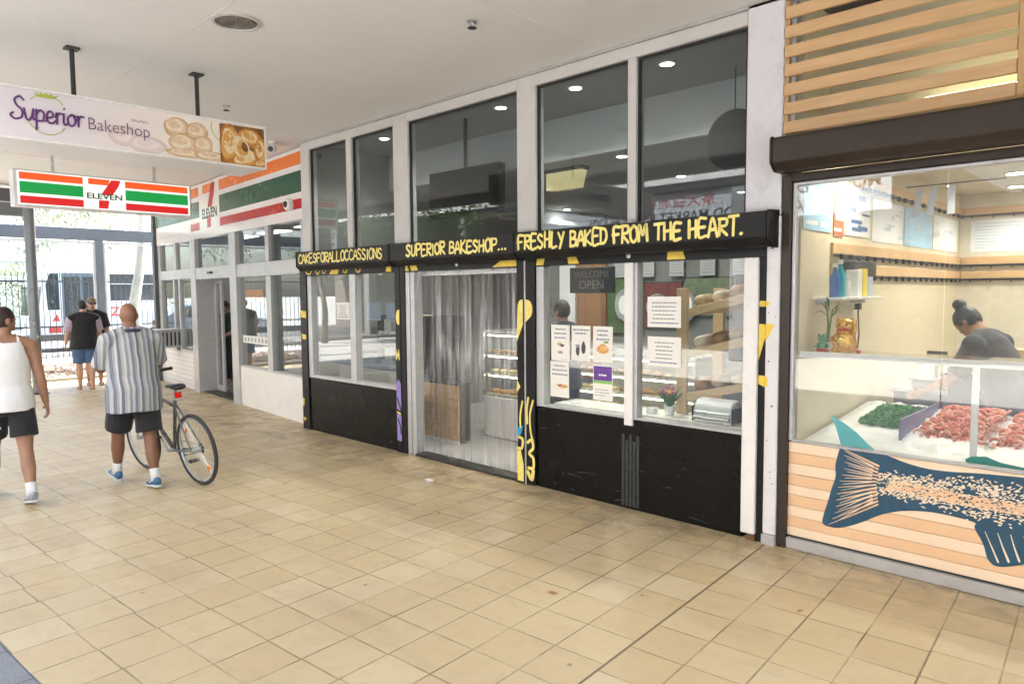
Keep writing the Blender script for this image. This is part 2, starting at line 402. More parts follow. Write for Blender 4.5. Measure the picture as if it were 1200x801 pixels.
m.box(-17.6, 9, -2.604, -2.598, 3.7665, 3.7705)
m.build('sheet_joint', mat('joint_filler', (.66,.645,.63), .7), canopy)
M_lamp_in = mat('downlight_reflector', (.20,.20,.20), .25, .7, .1, 5)
def downlight_off(x, y, label):
    t = thing('recessed_downlight', label, 'ceiling light', (x,y,3.77))
    m = MB(); m.lathe([(.165,3.77),(.17,3.757),(.150,3.752),(.146,3.7695)], Matrix.Translation((x,y,0)), 36); m.build('trim_ring', mat('ring_offwhite', (.55,.53,.5), .4), t, smooth=40)
    m = MB(); m.lathe([(.146,3.7685),(.144,3.762),(.10,3.765),(.06,3.7665),(.02,3.767)], Matrix.Translation((x,y,0)), 36); m.build('reflector', M_lamp_in, t, smooth=True)
    return t
downlight_off(-5.107, -2.435, 'unlit round recessed downlight in the canopy ceiling above the bakery sign')
def sprinkler(x, y, label):
    t = thing('ceiling_sprinkler', label, 'sprinkler', (x,y,3.77), group='fire sprinklers under the canopy')
    m = MB(); m.lathe([(.04,3.7695),(.04,3.762),(.014,3.757),(.012,3.735)], Matrix.Translation((x,y,0)), 16); m.build('escutcheon', M_steel, t, smooth=40)
    m = MB(); m.lathe([(.004,3.735),(.02,3.727),(.034,3.722),(.034,3.719),(.004,3.718)], Matrix.Translation((x,y,0)), 16); m.build('deflector', M_dark, t, smooth=40)
sprinkler(-3.912, -1.22, 'small metal fire sprinkler in the ceiling above the doorway awning')
sprinkler(-7.434, -1.482, 'small dark fire sprinkler in the ceiling behind the bakery hanging sign')

# ------------------------------------------------------------------ unseen building above and behind, added to block the sun
bld = thing('sun_block_building', 'long rendered building above the row of shops and canopy', 'building', (-6,4,0))
M_render = mat('render_wall', (.48,.45,.40), .8, 0, .08, 1)
m = MB(); m.box(-17.5,9,.06,9.2,4.155,5.2); m.build('upper_wall', M_render, bld, bevel=.02)
m = MB(); m.box(1.72,9,.0,9.0,.0,3.765); m.build('plain_wall', M_render, bld, bevel=.01)
m = MB(); m.box(-17.7,9.2,-.1,9.4,5.202,5.35); m.build('roof', mat('roof_metal', (.35,.35,.35), .5, .4), bld)

# ------------------------------------------------------------------ bakery
bak = thing('bakery_shop', 'bakery shopfront with black painted panels, silver frames and tall upper windows', 'shop', (-5.4,0,0))
def bx(name, m_, x0, x1, y0, y1, z0, z1, parent=bak, bevel=0, **k):
    return MB().box(x0,x1,y0,y1,z0,z1).build(name, m_, parent, bevel=bevel, **k)
M_bwall = mat('bakery_wall', (.22,.225,.22), .7, 0, .06, 1.5)
M_bwall_l = mat('bakery_bulkhead', (.50,.52,.53), .6, 0, .04, 1.5)
M_bceil = mat('bakery_ceiling', (.30,.30,.30), .7, 0, .05, 1)
M_bfloor = mat('bakery_vinyl', (.40,.41,.42), .35, 0, .08, 2)
bx('interior_floor', M_bfloor, -8.42,-2.2,.06,7.0,.004,.012)
bx('back_wall', M_bwall, -8.42,-2.2,7.0,7.2,0,3.76)
bx('side_wall', M_bwall, -8.55,-8.43,.1,7.2,0,3.76)
bx('side_wall', M_bwall, -2.19,-2.11,.1,7.2,0,3.76)
bx('front_ceiling', M_bceil, -8.42,-2.2,.06,1.3,3.722,3.765)
bx('bulkhead', M_bwall_l, -8.42,-2.2,1.302,1.36,3.26,3.765)
bx('rear_ceiling', mat('bakery_rear_ceiling', (.34,.34,.335), .7, 0, .05, 1), -8.42,-2.2,1.362,7.0,3.262,3.30)
FR = lambda y: (lambda u, v: Vector((u, y, v)))
def frame(parent, name, m_, rects, y0, y1, panes, pm, pane_rot=0, bevel=.004):
    """window frame members (butted) with its panes as children"""
    mb = MB()
    for r in rects: mb.box(r[0], r[1], y0, y1, r[2], r[3])
    f = mb.build(name, m_, parent, bevel=bevel)
    for (x0, x1, z0, z1) in panes:
        yc = (y0+y1)/2; cx = (x0+x1)/2
        M_ = Matrix.Translation((cx, yc, 0)) @ Matrix.Rotation(pane_rot, 4, 'Z') @ Matrix.Translation((-cx, -yc, 0))
        MB().box(x0-.006, x1+.006, yc-.003, yc+.003, z0-.006, z1+.006, M_).build('window_pane', pm, f)
    return f
ROTP = .03
# lower left bay
frame(bak, 'window_frame', M_alu, [(-8.43,-8.33,.70,2.03),(-7.44,-7.32,.70,2.03),(-8.33,-7.44,.70,.745),(-7.32,-6.5,.70,.745)], -.035,.06, [(-8.33,-7.44,.745,2.03),(-7.32,-6.5,.745,2.03)], M_glass)
bx('kick_panel', M_black, -8.43,-6.502,-.03,.05,.0,.698, bevel=.004)
bx('painted_post', M_blackm, -8.60,-8.432,-.05,.09,0,2.03, bevel=.006)
bx('header_panel', M_blackm, -8.60,-6.502,-.045,.055,2.032,2.20)
bx('painted_post', M_blackm, -6.50,-6.405,-.055,.06,0,2.20, bevel=.006)
bx('painted_post', M_blackm, -6.402,-6.32,-.05,.06,0,2.20, bevel=.006)
q = random.Random(77); m = MB()
for k in range(34):      # chips, kick marks and drips on the black panels
    x = q.uniform(-8.38,-6.55) if k % 2 else q.uniform(-4.34,-2.4); z = abs(q.gauss(.05,.25)) % .66+.02
    if k % 4: m.lathe([(.001,0),(q.uniform(.0025,.006),0),(.002,.0015),(.001,.0015)], Matrix.Translation((x,-.0302,z)) @ Matrix.Rotation(PI/2,4,'X'), 7)
    else:
        l = q.uniform(.05,.2); a = q.uniform(-.3,.3); ribbon(m, [(x,z),(x+l*.5,z+a*l*.3+.004),(x+l,z+a*l*.5)], q.uniform(.0015,.003), FR(-.0302), (0,-1,0), .0001*(k % 7), True)
m.build('scuff_mark', mat('scuff_grey', (.20,.19,.18), .7, 0, .3, 30), bak)
# doorway
m = MB(); m.box(-6.318,-6.25,-.04,.07,0,2.03); m.box(-6.248,-6.18,-.03,.09,0,2.03); m.build('door_jamb', M_alu, bak, bevel=.005)
bx('header_panel', M_blackm, -6.318,-4.602,-.045,.055,2.032,2.20)
bx('door_threshold', M_dark, -6.18,-4.6,-.05,.12,.004,.03, bevel=.005)
bx('painted_post', M_blackm, -4.60,-4.515,-.06,.07,0,2.20, bevel=.006)
bx('post_joint_strip', M_alu, -4.513,-4.495,-.05,.06,0,2.20)
bx('painted_post', M_blackm, -4.493,-4.382,-.055,.07,0,2.20, bevel=.006)
# lower right bay
frame(bak, 'window_frame', M_alu, [(-4.38,-4.29,.75,2.03),(-4.29,-3.392,.75,.772),(-3.278,-2.352,.75,.772),(-3.306,-3.278,.75,2.03)], -.03,.06, [(-4.29,-3.39,.772,2.03),(-3.28,-2.352,.772,2.03)], M_glass)
bx('mullion', M_white, -3.39,-3.308,-.05,.06,.70,2.03, bevel=.004)
bx('kick_panel', M_black, -4.38,-2.352,-.03,.05,.0,.748, bevel=.004)
m = MB()
for i in range(5): m.box(-3.42+i*.036,-3.42+i*.036+.026,-.0335,-.031,.02,.62-.05*(i%2))
m.build('scuffed_tape', mat('grey_tape', (.03,.034,.038), .5, 0, .35, 25), bak)
bx('header_panel', M_blackm, -4.38,-2.19,-.045,.055,2.032,2.20)
m = MB(); m.box(-2.35,-2.245,-.07,.06,.05,2.03); m.build('white_post', M_white, bak, bevel=.006)
bx('post_foot', mat('rust_foot', (.16,.08,.04), .8, 0, .4, 30), -2.30,-2.246,-.06,.05,0,.05)
bx('painted_post', M_blackm, -2.243,-2.192,-.045,.06,0,2.03, bevel=.005)
m = MB(); m.lathe([(.001,0),(.022,0),(.022,.004),(.012,.009),(.001,.009)], Matrix.Translation((-3.35,-.046,2.085)) @ Matrix.Rotation(PI/2,4,'X'), 20); m.build('lock_cover', M_steel, bak, smooth=40)
m = MB(); m.lathe([(.001,0),(.02,0),(.02,.004),(.010,.009),(.001,.009)], Matrix.Translation((-5.45,-.046,2.085)) @ Matrix.Rotation(PI/2,4,'X'), 20); m.build('lock_cover', M_steel, bak, smooth=40)
# upper windows
UP = mat('upper_frame_paint', (.60,.59,.58), .5, .05, .05, 3, dirt=.12)
frame(bak, 'upper_window_frame', UP, [(-8.50,-8.30,2.202,3.74),(-7.44,-7.33,2.202,3.64),(-6.50,-6.24,2.202,3.74),(-8.30,-6.50,3.64,3.74)], -.04,.08, [(-8.30,-7.44,2.21,3.64),(-7.33,-6.50,2.21,3.64)], M_glass_up, ROTP)
frame(bak, 'upper_window_frame', UP, [(-6.24,-4.60,3.64,3.74),(-4.60,-4.37,2.202,3.74)], -.04,.08, [(-6.24,-4.60,2.21,3.64)], M_glass_up)
frame(bak, 'upper_window_frame', UP, [(-3.37,-3.29,2.202,3.64),(-4.37,-2.36,3.64,3.74)], -.04,.08, [(-4.37,-3.37,2.21,3.64),(-3.29,-2.36,2.21,3.64)], M_glass_up)
m = MB()
for x0, x1, zt in ((-8.30,-7.44,3.64),(-7.33,-6.5,3.64),(-6.24,-4.6,3.64),(-4.37,-3.37,3.64),(-3.29,-2.36,3.64)):
    m.box(x0+.001,x0+.022,-.012,.012,2.22,zt-.001); m.box(x1-.022,x1-.001,-.012,.012,2.22,zt-.001); m.box(x0+.023,x1-.023,-.011,.011,zt-.022,zt-.001)
m.build('glazing_gasket', mat('black_rubber', (.015,.015,.016), .6), bak)
bx('ceiling_trim', mat('ceiling_trim', (.42,.41,.40), .6), -8.5,-2.13,-.05,.0,3.742,3.768)
# white pillar between the bakery and the fish shop
pil = thing('white_pillar', 'chipped white square pillar between the bakery and the seafood shop', 'pillar', (-2.2,0,0))
m = MB(); m.box(-2.188,-2.095,-.06,.2,.075,2.31); m.box(-2.357,-2.100,-.05,.2,2.312,3.768); m.build('shaft', M_pill, pil, bevel=.008)
bx('base_block', mat('base_grey', (.42,.42,.44), .6, dirt=.3), -2.19,-2.093,-.075,.2,0,.074, pil, .004)
m = MB()
for k in range(9):
    z = rnd.uniform(.3,3.4); x = rnd.uniform(-2.17,-2.11) if z < 2.2 else rnd.uniform(-2.33,-2.15); m.lathe([(.001,0),(rnd.uniform(.004,.009),0),(.003,.003),(.001,.003)], Matrix.Translation((x,-.0605 if z<2.3 else -.0505,z)) @ Matrix.Rotation(PI/2,4,'X'), 8)
m.build('chip', mat('chip', (.2,.19,.18), .8), pil)

# painted patches on the black posts and headers (hand painted in yellow, blue and violet)
def patch(m_, polys, y, name='painted_mark', d=.0015):
    mb = MB()
    for i, p in enumerate(polys): mb.prism(p, FR(y-.0004*i), (0,-d,0))
    return mb.build(name, m_, bak)
def circ(x, z, rx, rz, a0=0, a1=2*PI, n=20): return [(x+rx*math.cos(a0+(a1-a0)*i/n), z+rz*math.sin(a0+(a1-a0)*i/n)) for i in range(n)]
patch(M_yel2, [[(-4.6,1.33),(-4.585,1.62)]+[(-4.535+.05*math.cos(a),1.655+.075*math.sin(a)) for a in (2.9,2.4,1.9,1.57)]+[(-4.517,1.73),(-4.517,1.5)]], -.0605)
patch(M_yel2, [[(-4.491,1.52)]+[(-4.47+.07*math.cos(a),1.64+.09*math.sin(a)) for a in (-1.2,-.7,-.2,.3,.8,1.3)]+[(-4.491,1.73)]], -.0555)
patch(M_yel2, [[(-4.598,.98),(-4.555,.915),(-4.598,.86)],[(-4.598,.02),(-4.52,.02),(-4.52,.19),(-4.56,.33),(-4.598,.3)]], -.0605)
mb = MB(); fr = FR(-.0558)
ribbon(mb, [(-4.46,.82),(-4.48,.70),(-4.475,.58)], .022, fr, (0,-1,0)); ribbon(mb, [(-4.40,.80),(-4.44,.66),(-4.43,.5),(-4.40,.42)], .02, fr, (0,-1,0), .0005)
ribbon(mb, [(-4.47,.40),(-4.42,.43),(-4.40,.36),(-4.45,.30),(-4.40,.26),(-4.40,.17),(-4.46,.16)], .03, fr, (0,-1,0), .001); ribbon(mb, [(-4.47,.12),(-4.42,.06),(-4.40,.14)], .04, fr, (0,-1,0), .0015)
mb.build('painted_mark', M_yel2, bak)
mb = MB(); ribbon(mb, [(-4.53,.78),(-4.56,.64),(-4.555,.5)], .02, FR(-.0608), (0,-1,0)); ribbon(mb, [(-4.58,.44),(-4.53,.42),(-4.54,.34),(-4.59,.33)], .028, FR(-.0608), (0,-1,0), .0005); mb.build('painted_mark', M_yel2, bak)
patch(mat('blue_hand_paint', (.03,.36,.62), .5, 0, .1, 12), [[(-4.598,.44),(-4.55,.47),(-4.52,.56),(-4.56,.52),(-4.598,.55)]], -.0622)
patch(mat('violet_hand_paint', (.30,.22,.60), .5, 0, .1, 12), [[(-6.492,.14),(-6.41,.13),(-6.41,.42),(-6.492,.44)],[(-6.492,.50),(-6.41,.47),(-6.41,.78),(-6.45,.83),(-6.492,.80)]], -.0558)
mb = MB(); ribbon(mb, [(-6.48,.62),(-6.43,.52),(-6.42,.46)], .02, FR(-.0568), (0,-1,0)); ribbon(mb, [(-6.47,.38),(-6.43,.30),(-6.42,.22)], .02, FR(-.0568), (0,-1,0)); mb.build('painted_mark', M_blackm, bak)
patch(M_yel2, [circ(-6.43,1.53,.048,.085,1.2,5.1),[(-6.492,1.05),(-6.475,1.18),(-6.455,1.1),(-6.435,1.18),(-6.42,1.05),(-6.435,1.05),(-6.44,1.11),(-6.455,1.05),(-6.47,1.11),(-6.478,1.05)],[(-6.49,.47),(-6.42,.45),(-6.42,.43),(-6.49,.45)]], -.0558)
patch(M_yel, [[(-8.59,1.58),(-8.45,1.57),(-8.45,1.48),(-8.57,1.49)],[(-8.57,1.27),(-8.46,1.26),(-8.46,1.2),(-8.55,1.2)],[(-8.59,.42),(-8.54,.40),(-8.56,.3),(-8.59,.32)],[(-8.58,.16),(-8.5,.15),(-8.55,.1)]], -.0508)
def head_marks():
    y = -.0458
    patch(M_yel, [[(-6.20,2.04),(-6.08,2.04),(-6.15,2.16),(-6.24,2.16)],[(-6.30,2.04),(-6.24,2.04),(-6.29,2.16),(-6.31,2.16)],[(-4.93,2.04),(-4.61,2.04),(-4.61,2.17),(-4.68,2.17)],[(-4.36,2.04),(-4.27,2.04),(-4.24,2.16),(-4.33,2.16)],
      [(-3.98,2.04),(-3.86,2.04),(-3.92,2.15),(-4.0,2.15)],[(-2.99,2.04),(-2.83,2.04),(-2.87,2.15),(-2.98,2.15)],[(-7.85,2.04),(-7.66,2.04),(-7.62,2.14),(-7.78,2.14)],[(-6.66,2.04),(-6.56,2.04),(-6.56,2.16),(-6.64,2.16)]], y)
    mb = MB(); fr = FR(y)
    for i, (x, rr_) in enumerate(((-8.36,.07),(-8.14,.045),(-7.98,.04),(-7.5,.045),(-7.22,.05))): ribbon(mb, [(x+rr_*math.cos(a), 2.10+.05*math.sin(a)) for a in (2.4,3.3,4.2,5.2,6.0)], .018, fr, (0,-1,0), .0004*i)
    mb.build('painted_mark', M_yel, bak)
head_marks()
patch(M_yel, [[(-2.241,1.685),(-2.194,1.685),(-2.194,1.725),(-2.241,1.725)],[(-2.241,1.14),(-2.194,1.12),(-2.194,1.20),(-2.241,1.20)],[(-2.241,1.3),(-2.194,1.47),(-2.194,1.56),(-2.241,1.565)]], -.0458)
mb = MB(); mb.prism([(-2.186,1.44),(-2.15,1.50),(-2.125,1.565),(-2.186,1.57)], FR(-.0603), (0,-.0015,0)); mb.prism([(-2.186,1.69),(-2.165,1.69),(-2.16,1.72),(-2.186,1.725)], FR(-.0603), (0,-.0015,0)); mb.prism([(-2.186,1.125),(-2.165,1.13),(-2.165,1.19),(-2.186,1.20)], FR(-.0603), (0,-.0015,0)); mb.build('painted_mark', M_yel, pil)

# three black shutter boxes with hand-painted lettering
def shutter_box(x0, x1, words, lx0, lx1, label, seed, dz=0, wd=.02, gap=.14, y=-.2, zl=(2.185,2.300)):
    t = thing('shutter_box', label, 'shutter box', ((x0+x1)/2,-.05,2.1+dz), group='black lettered shutter boxes over the bakery front')
    prof = [(-.046,2.205+dz),(-.06,2.095+dz),(y+.06,2.095+dz),(y,2.15+dz),(y,2.33+dz),(-.046,2.34+dz)]
    mb = MB(); mb.prism(prof, lambda u, v: Vector((x0+.012,u,v)), (x1-x0-.024,0,0)); mb.build('housing', M_blackm, t, bevel=.006)
    prof2 = [(-.046,2.20+dz),(-.06,2.088+dz),(y+.055,2.088+dz),(y-.006,2.146+dz),(y-.006,2.336+dz),(-.046,2.346+dz)]
    mb = MB(); mb.prism(prof2, lambda u, v: Vector((x0,u,v)), (.011,0,0)); mb.prism(prof2, lambda u, v: Vector((x1-.011,u,v)), (.011,0,0)); mb.build('end_cap', M_blackm, t, bevel=.003)
    mb = MB(); fr = FR(y-.0012); brush(mb, words, lx0, lx1, zl[0]+dz, zl[1]+dz, fr, (0,-1,0), wd, random.Random(seed), gap); mb.build('lettering', mat('yellow_lettering', (.88,.76,.24), .5, 0, .12, 20), t)
    return t
shutter_box(-8.40,-6.40,'CAKESFORALLOCCASSIONS',-8.33,-6.50,'black shutter box at left end lettered CAKES FOR ALL OCCASSIONS',3,wd=.019,gap=.10)
shutter_box(-6.395,-4.49,'SUPERIOR BAKESHOP...',-6.08,-4.57,'black shutter box over the doorway lettered SUPERIOR BAKESHOP',5,wd=.023)
shutter_box(-4.485,-2.105,'FRESHLY BAKED FROM THE HEART.',-4.42,-2.27,'black shutter box over right window lettered FRESHLY BAKED FROM THE HEART',9,.002,wd=.023,y=-.22,zl=(2.18,2.305))

# ------------------------------------------------------------------ seafood shop
fish = thing('seafood_shop', 'seafood shopfront with timber slats above, wide glass and striped boards below', 'shop', (-.8,0,0))
FX1 = 1.6
M_cream = mat('cream_wall', (.66,.58,.42), .45, 0, .04, 1.5)
M_creamt = mat('cream_tile', (.68,.64,.53), .25, 0, .05, 6)
bx('interior_floor', mat('fish_floor', (.35,.35,.36), .3), -2.08,FX1,.06,5.2,.004,.012, fish)
bx('side_wall', M_cream, -2.108,-2.01,.08,5.3,0,3.76, fish)
bx('side_wall', M_cream, FX1,FX1+.1,.08,5.3,0,3.76, fish)
bx('back_wall', M_creamt, -2.008,FX1-.002,5.1,5.3,0,3.76, fish)
bx('ceiling', mat('fish_ceiling', (.62,.56,.42), .6, 0, .03), -2.008,FX1-.002,.10,5.098,2.84,2.9, fish)
bx('ceiling_panel', mat('ceiling_panel_white', (.78,.8,.84), .5, 0, .02), -1.55,FX1-.3,1.75,4.5,2.828,2.838, fish)
bx('void_back', M_cream, -2.008,FX1-.002,.55,.6,2.902,3.76, fish)
frame(fish, 'window_frame', M_brown, [(-2.09,-2.03,.0,2.58),(-2.03,FX1,2.525,2.58)], -.045,.05, [], M_clear)
f2 = frame(fish, 'window_frame', M_alu, [(-2.028,-2.005,.762,2.523),(-2.005,FX1,2.50,2.523),(-2.005,FX1,.752,.77)], -.02,.03, [], M_clear)
for x0, x1 in ((-2.003,-1.117),(-1.111,-.16),(-.154,.8)): MB().box(x0,x1,.0,.008,.772,2.498).build('window_pane', M_fishglass, f2)
m = MB()
for i, (z0, z1) in enumerate(((.678,.75),(.602,.676),(.527,.600),(.450,.525),(.382,.448),(.304,.380),(.229,.302),(.157,.227),(.092,.155))):
    if i % 2 == 0: m.box(-2.03,FX1,-.008,.05,z0,z1)
m.build('striped_board', mat('cream_board', (.82,.66,.50), .5, 0, .04, 3, dirt=.05), fish, bevel=.004)
m = MB()
for i, (z0, z1) in enumerate(((.678,.75),(.602,.676),(.527,.600),(.450,.525),(.382,.448),(.304,.380),(.229,.302),(.157,.227),(.092,.155))):
    if i % 2 == 1: m.box(-2.03,FX1,-.007,.05,z0,z1)
m.build('striped_board', mat('orange_board', (.75,.50,.31), .5, 0, .05, 3, dirt=.05), fish, bevel=.004)
bx('sill_strip', M_alu, -2.03,FX1,-.03,.05,.002,.078, fish, .004)
bx('shadow_gap', M_dark, -2.03,FX1,.0,.05,.079,.0915, fish)
m = MB()
for k in range(-1,8):
    z = 2.853+.1255*k; m.box(-2.092,-.79,-.05,-.02,z,min(z+.077,3.767))
m.build('timber_slat', M_timber, fish, bevel=.003)
m = MB()
for k in range(-1,8):
    z = 2.853+.1255*k; m.box(-.735,FX1,-.05,-.02,z,min(z+.077,3.767))
m.build('timber_slat', M_timber, fish, bevel=.003)
bx('slat_batten', M_timber_v, -.787,-.738,-.06,-.018,2.853,3.767, fish, .003)
bx('slat_batten', M_timber_v, -2.11,-2.075,-.018,.01,2.853,3.767, fish, .003)
m = MB(); m.box(-2.07,-2.04,.012,.05,2.86,3.765); m.build('upper_window_frame', M_alu, fish)
bx('window_pane', M_clear, -2.04,FX1,.03,.036,2.86,3.765, fish)
m = MB(); m.cyl((-1.35,.40,3.02),(.6,.40,3.02),.016); m.build('added_tube', emis('added_tube_glow', (1,.93,.62), 2.6), fish, smooth=40)  # unseen glowing tube, added to brighten the void behind the slats
rs = thing('roller_shutter_box', 'dark brown roller shutter housing across the top of the seafood window', 'shutter box', (-.4,-.1,2.55))
prof = [(-.046,2.583),(-.185,2.583),(-.25,2.635),(-.25,2.785),(-.235,2.80),(-.046,2.80)]
m = MB(); m.prism(prof, lambda u, v: Vector((-2.078,u,v)), (FX1+2.078,0,0)); m.build('housing', M_brown, rs, bevel=.006)
prof = [(-.046,2.581),(-.19,2.5805),(-.257,2.632),(-.257,2.792),(-.239,2.807),(-.046,2.807)]
m = MB(); m.prism(prof, lambda u, v: Vector((-2.093,u,v)), (.014,0,0)); m.build('end_cap', M_brown, rs, bevel=.003)

# ------------------------------------------------------------------ convenience store (its front is turned a few degrees from the bakery's)
TH = math.atan2(.40, 5.0); SO = (-8.5,.12,0)
store = thing('convenience_store', 'convenience store with pale grey frames, white low walls and automatic doors', 'shop', SO, -TH)
def sb(name, m_, s0, s1, y0, y1, z0, z1, parent=store, bevel=0): return MB().box(-s1,-s0,y0,y1,z0,z1).build(name, m_, parent, bevel=bevel, world=False)
M_sf = mat('store_frame_paint', (.50,.51,.53), .42, .25, .05, 3, dirt=.2)
M_swall = mat('white_wall_panel', (.76,.76,.76), .4, 0, .03, 2, dirt=.12)
def sframe(name, rects, y0, y1, panes, pm=None):
    mb = MB()
    for r in rects: mb.box(-r[1],-r[0],y0,y1,r[2],r[3])
    f = mb.build(name, M_sf, store, bevel=.004, world=False)
    for p in panes: MB().box(-p[1]-.005,-p[0]+.005,(y0+y1)/2-.003,(y0+y1)/2+.003,p[2]-.005,p[3]+.005).build('window_pane', pm or M_glass, f, world=False)
    return f
sb('low_wall', M_swall, .30,2.70,-.03,.08,.0,.63, bevel=.004)
sframe('window_frame', [(.10,.34,.632,2.07),(1.385,1.56,.66,2.07),(.34,2.70,.632,.66)], -.035,.06, [(.34,1.385,.66,2.07),(1.56,2.70,.66,2.07)])
sb('post', M_sf, 2.70,2.99,-.06,.10,0,2.80, bevel=.006)
sb('transom', M_sf, .10,2.698,-.045,.07,2.072,2.28, bevel=.004)
sframe('upper_window_frame', [(.10,.32,2.282,2.80),(1.42,1.55,2.282,2.80)], -.035,.06, [(.32,1.42,2.282,2.80),(1.55,2.70,2.282,2.80)], M_glass_up)
sb('door_header', M_sf, 2.992,4.72,-.05,.10,2.075,2.28, bevel=.004)
sb('door_sensor', M_dark, 3.82,4.02,-.085,-.05,2.16,2.20, bevel=.006)
sframe('upper_window_frame', [(2.992,3.05,2.282,2.80)], -.03,.05, [(3.05,4.72,2.282,2.80)], M_glass_up)
sb('post', M_sf, 4.72,5.0,-.06,.34,0,2.80, bevel=.006)
sb('door_floor_track', M_dark, 3.0,4.72,.02,.34,.004,.014)
for s0, s1, y in ((4.33,4.715,.26),):
    mb = MB(); mb.box(-s1,-s1+.07,y,y+.045,.02,2.07); mb.box(-s0-.07,-s0,y,y+.045,.02,2.07); mb.box(-s1+.07,-s0-.07,y,y+.045,2.0,2.07); mb.box(-s1+.07,-s0-.07,y,y+.045,.02,.12)
    d = mb.build('sliding_door', M_sf, store, bevel=.003, world=False); MB().box(-s1+.065,-s0-.065,y+.02,y+.026,.115,2.005).build('door_pane', M_glass, d, world=False)
def brick_white():
    t = NT('white_painted_brick'); br = t.node('ShaderNodeTexBrick'); x, y, z = t.sep(t.coord())
    cv = t.node('ShaderNodeCombineXYZ'); t.put(cv.inputs[0], x); t.put(cv.inputs[1], z); t.put(br.inputs['Vector'], cv.outputs[0])
    for k, v in (('Scale',1),('Brick Width',.23),('Row Height',.086),('Mortar Size',.006)): br.inputs[k].default_value = v
    br.inputs['Color1'].default_value = (.74,.74,.75,1); br.inputs['Color2'].default_value = (.79,.79,.80,1); br.inputs['Mortar'].default_value = (.55,.55,.56,1)
    t.put(t.b.inputs['Base Color'], br.outputs['Color']); t.b.inputs['Roughness'].default_value = .5; t.bump(br.outputs['Fac'], -.005, .8); return t.m
sb('low_wall', brick_white(), 5.0,7.2,-.02,.09,0,.705)
sframe('window_frame', [(5.0,5.05,.707,2.10),(5.78,5.86,.707,2.10),(6.12,6.20,.707,2.10),(7.02,7.2,.707,2.80),(5.05,5.78,.707,.75),(6.2,7.02,.707,.75),(5.0,7.02,2.10,2.28),(5.95,6.10,2.28,2.80)], -.03,.06,
  [(5.05,5.78,.75,2.10),(6.2,7.02,.75,2.10),(5.86,6.12,.75,2.10),(5.0,5.95,2.28,2.80),(6.1,7.02,2.28,2.80)])
sb('corner_post', mat('dark_grey_post', (.10,.115,.13), .5, .2), 7.203,7.36,-.10,.10,0,3.74, bevel=.006)
sb('interior_floor', mat('store_floor', (.45,.45,.44), .25, 0, .05), .2,7.15,.5,6,.004,.012)
sb('back_wall', mat('store_wall', (.34,.34,.33), .6), .2,7.2,6,6.15,0,3.7)
sb('side_wall', mat('store_wall', (.34,.34,.33), .6), 7.1,7.2,.1,6,0,3.7)
sb('ceiling', mat('store_ceiling', (.40,.40,.40), .7), .2,7.1,.1,6,3.0,3.06)
for s in (1.2,2.9,4.6,6.2):
    for y in (1.4,3.6): sb('light_panel', emis('store_panel_glow', (1,.98,.94), 1.0), s-.5,s+.5,y-.14,y+.14,2.985,2.999)
# fascia sign with its stripes
fas = thing('fascia_sign', 'long glossy striped fascia sign in orange, green and red along the store front', 'sign', SO, -TH)
M_or = mat('orange_vinyl', (.80,.19,.025), .22, 0, .03); M_gr = mat('dark_green_vinyl', (.006,.085,.045), .2, 0, .05, spec=.25); M_rd = mat('red_vinyl', (.48,.010,.018), .2, 0, .03, spec=.3)
M_gloss = mat('glossy_white_vinyl', (.80,.79,.80), .12, 0, .02)
sb('board', M_gloss, .20,7.15,-.05,.05,2.803,3.75, fas, .004)
def fband(m_, s0, s1, z0, z1): sb('stripe', m_, s0, s1, -.052, -.0505, z0, z1, fas)
for s0, s1 in ((.22,3.36),(4.40,7.1)):
    fband(M_or, s0, s1, 3.53,3.70); fband(M_gr, s0, s1, 3.165,3.45); fband(M_rd, s0, s1 if s1 < 5 else 4.9, 2.945,3.08)
def seven(fr, n, x0, x1, z0, z1, mo, mr, mg, parent, world, name='ELEVEN'):
    """the numeral with the word across it: orange bar, red curved stem, green word"""
    W_, H_ = x1-x0, z1-z0; P_ = lambda u, v: (x0+u*W_, z0+v*H_)
    n = Vector(n)
    mb = MB(); mb.prism([P_(.06,.80),P_(.06,1),P_(.66,1),P_(.60,.80)], fr, n*.0015); mb.build('numeral_bar', mo, parent, world=world)
    mb = MB(); mb.prism([P_(.70,1.0),P_(.96,1.0),P_(.90,.80),P_(.80,.62),P_(.70,.46),P_(.40,.46),P_(.48,.62),P_(.60,.82)], fr, n*.0015)
    mb.prism([P_(.33,.28),P_(.62,.28),P_(.58,.0),P_(.32,.0)], fr, n*.0015); mb.build('numeral_stem', mr, parent, world=world)
def lettering(body, fr, n, x0, x1, z0, z1, m_, parent, world, bold=.0):
    v, f = text_geo(body, 1, .0015, bold=bold); xs = [p[0] for p in v]; ys = [p[1] for p in v]; a, b, c, d = min(xs), max(xs), min(ys), max(ys); n = Vector(n)
    mb = MB(); mb.add([fr(x0+(p[0]-a)/(b-a)*(x1-x0), z0+(p[1]-c)/(d-c)*(z1-z0))+n*(p[2]+.0008) for p in v], f); return mb.build('lettering', m_, parent, world=world)
frl = lambda u, v: Vector((u,-.0506,v))
seven(frl, (0,-1,0), -4.22,-3.52,2.96,3.70, M_or, M_rd, M_gr, fas, False)
lettering('ELEVEN', frl, (0,-1,0), -4.24,-3.50,3.12,3.29, M_gr, fas, False, .03)

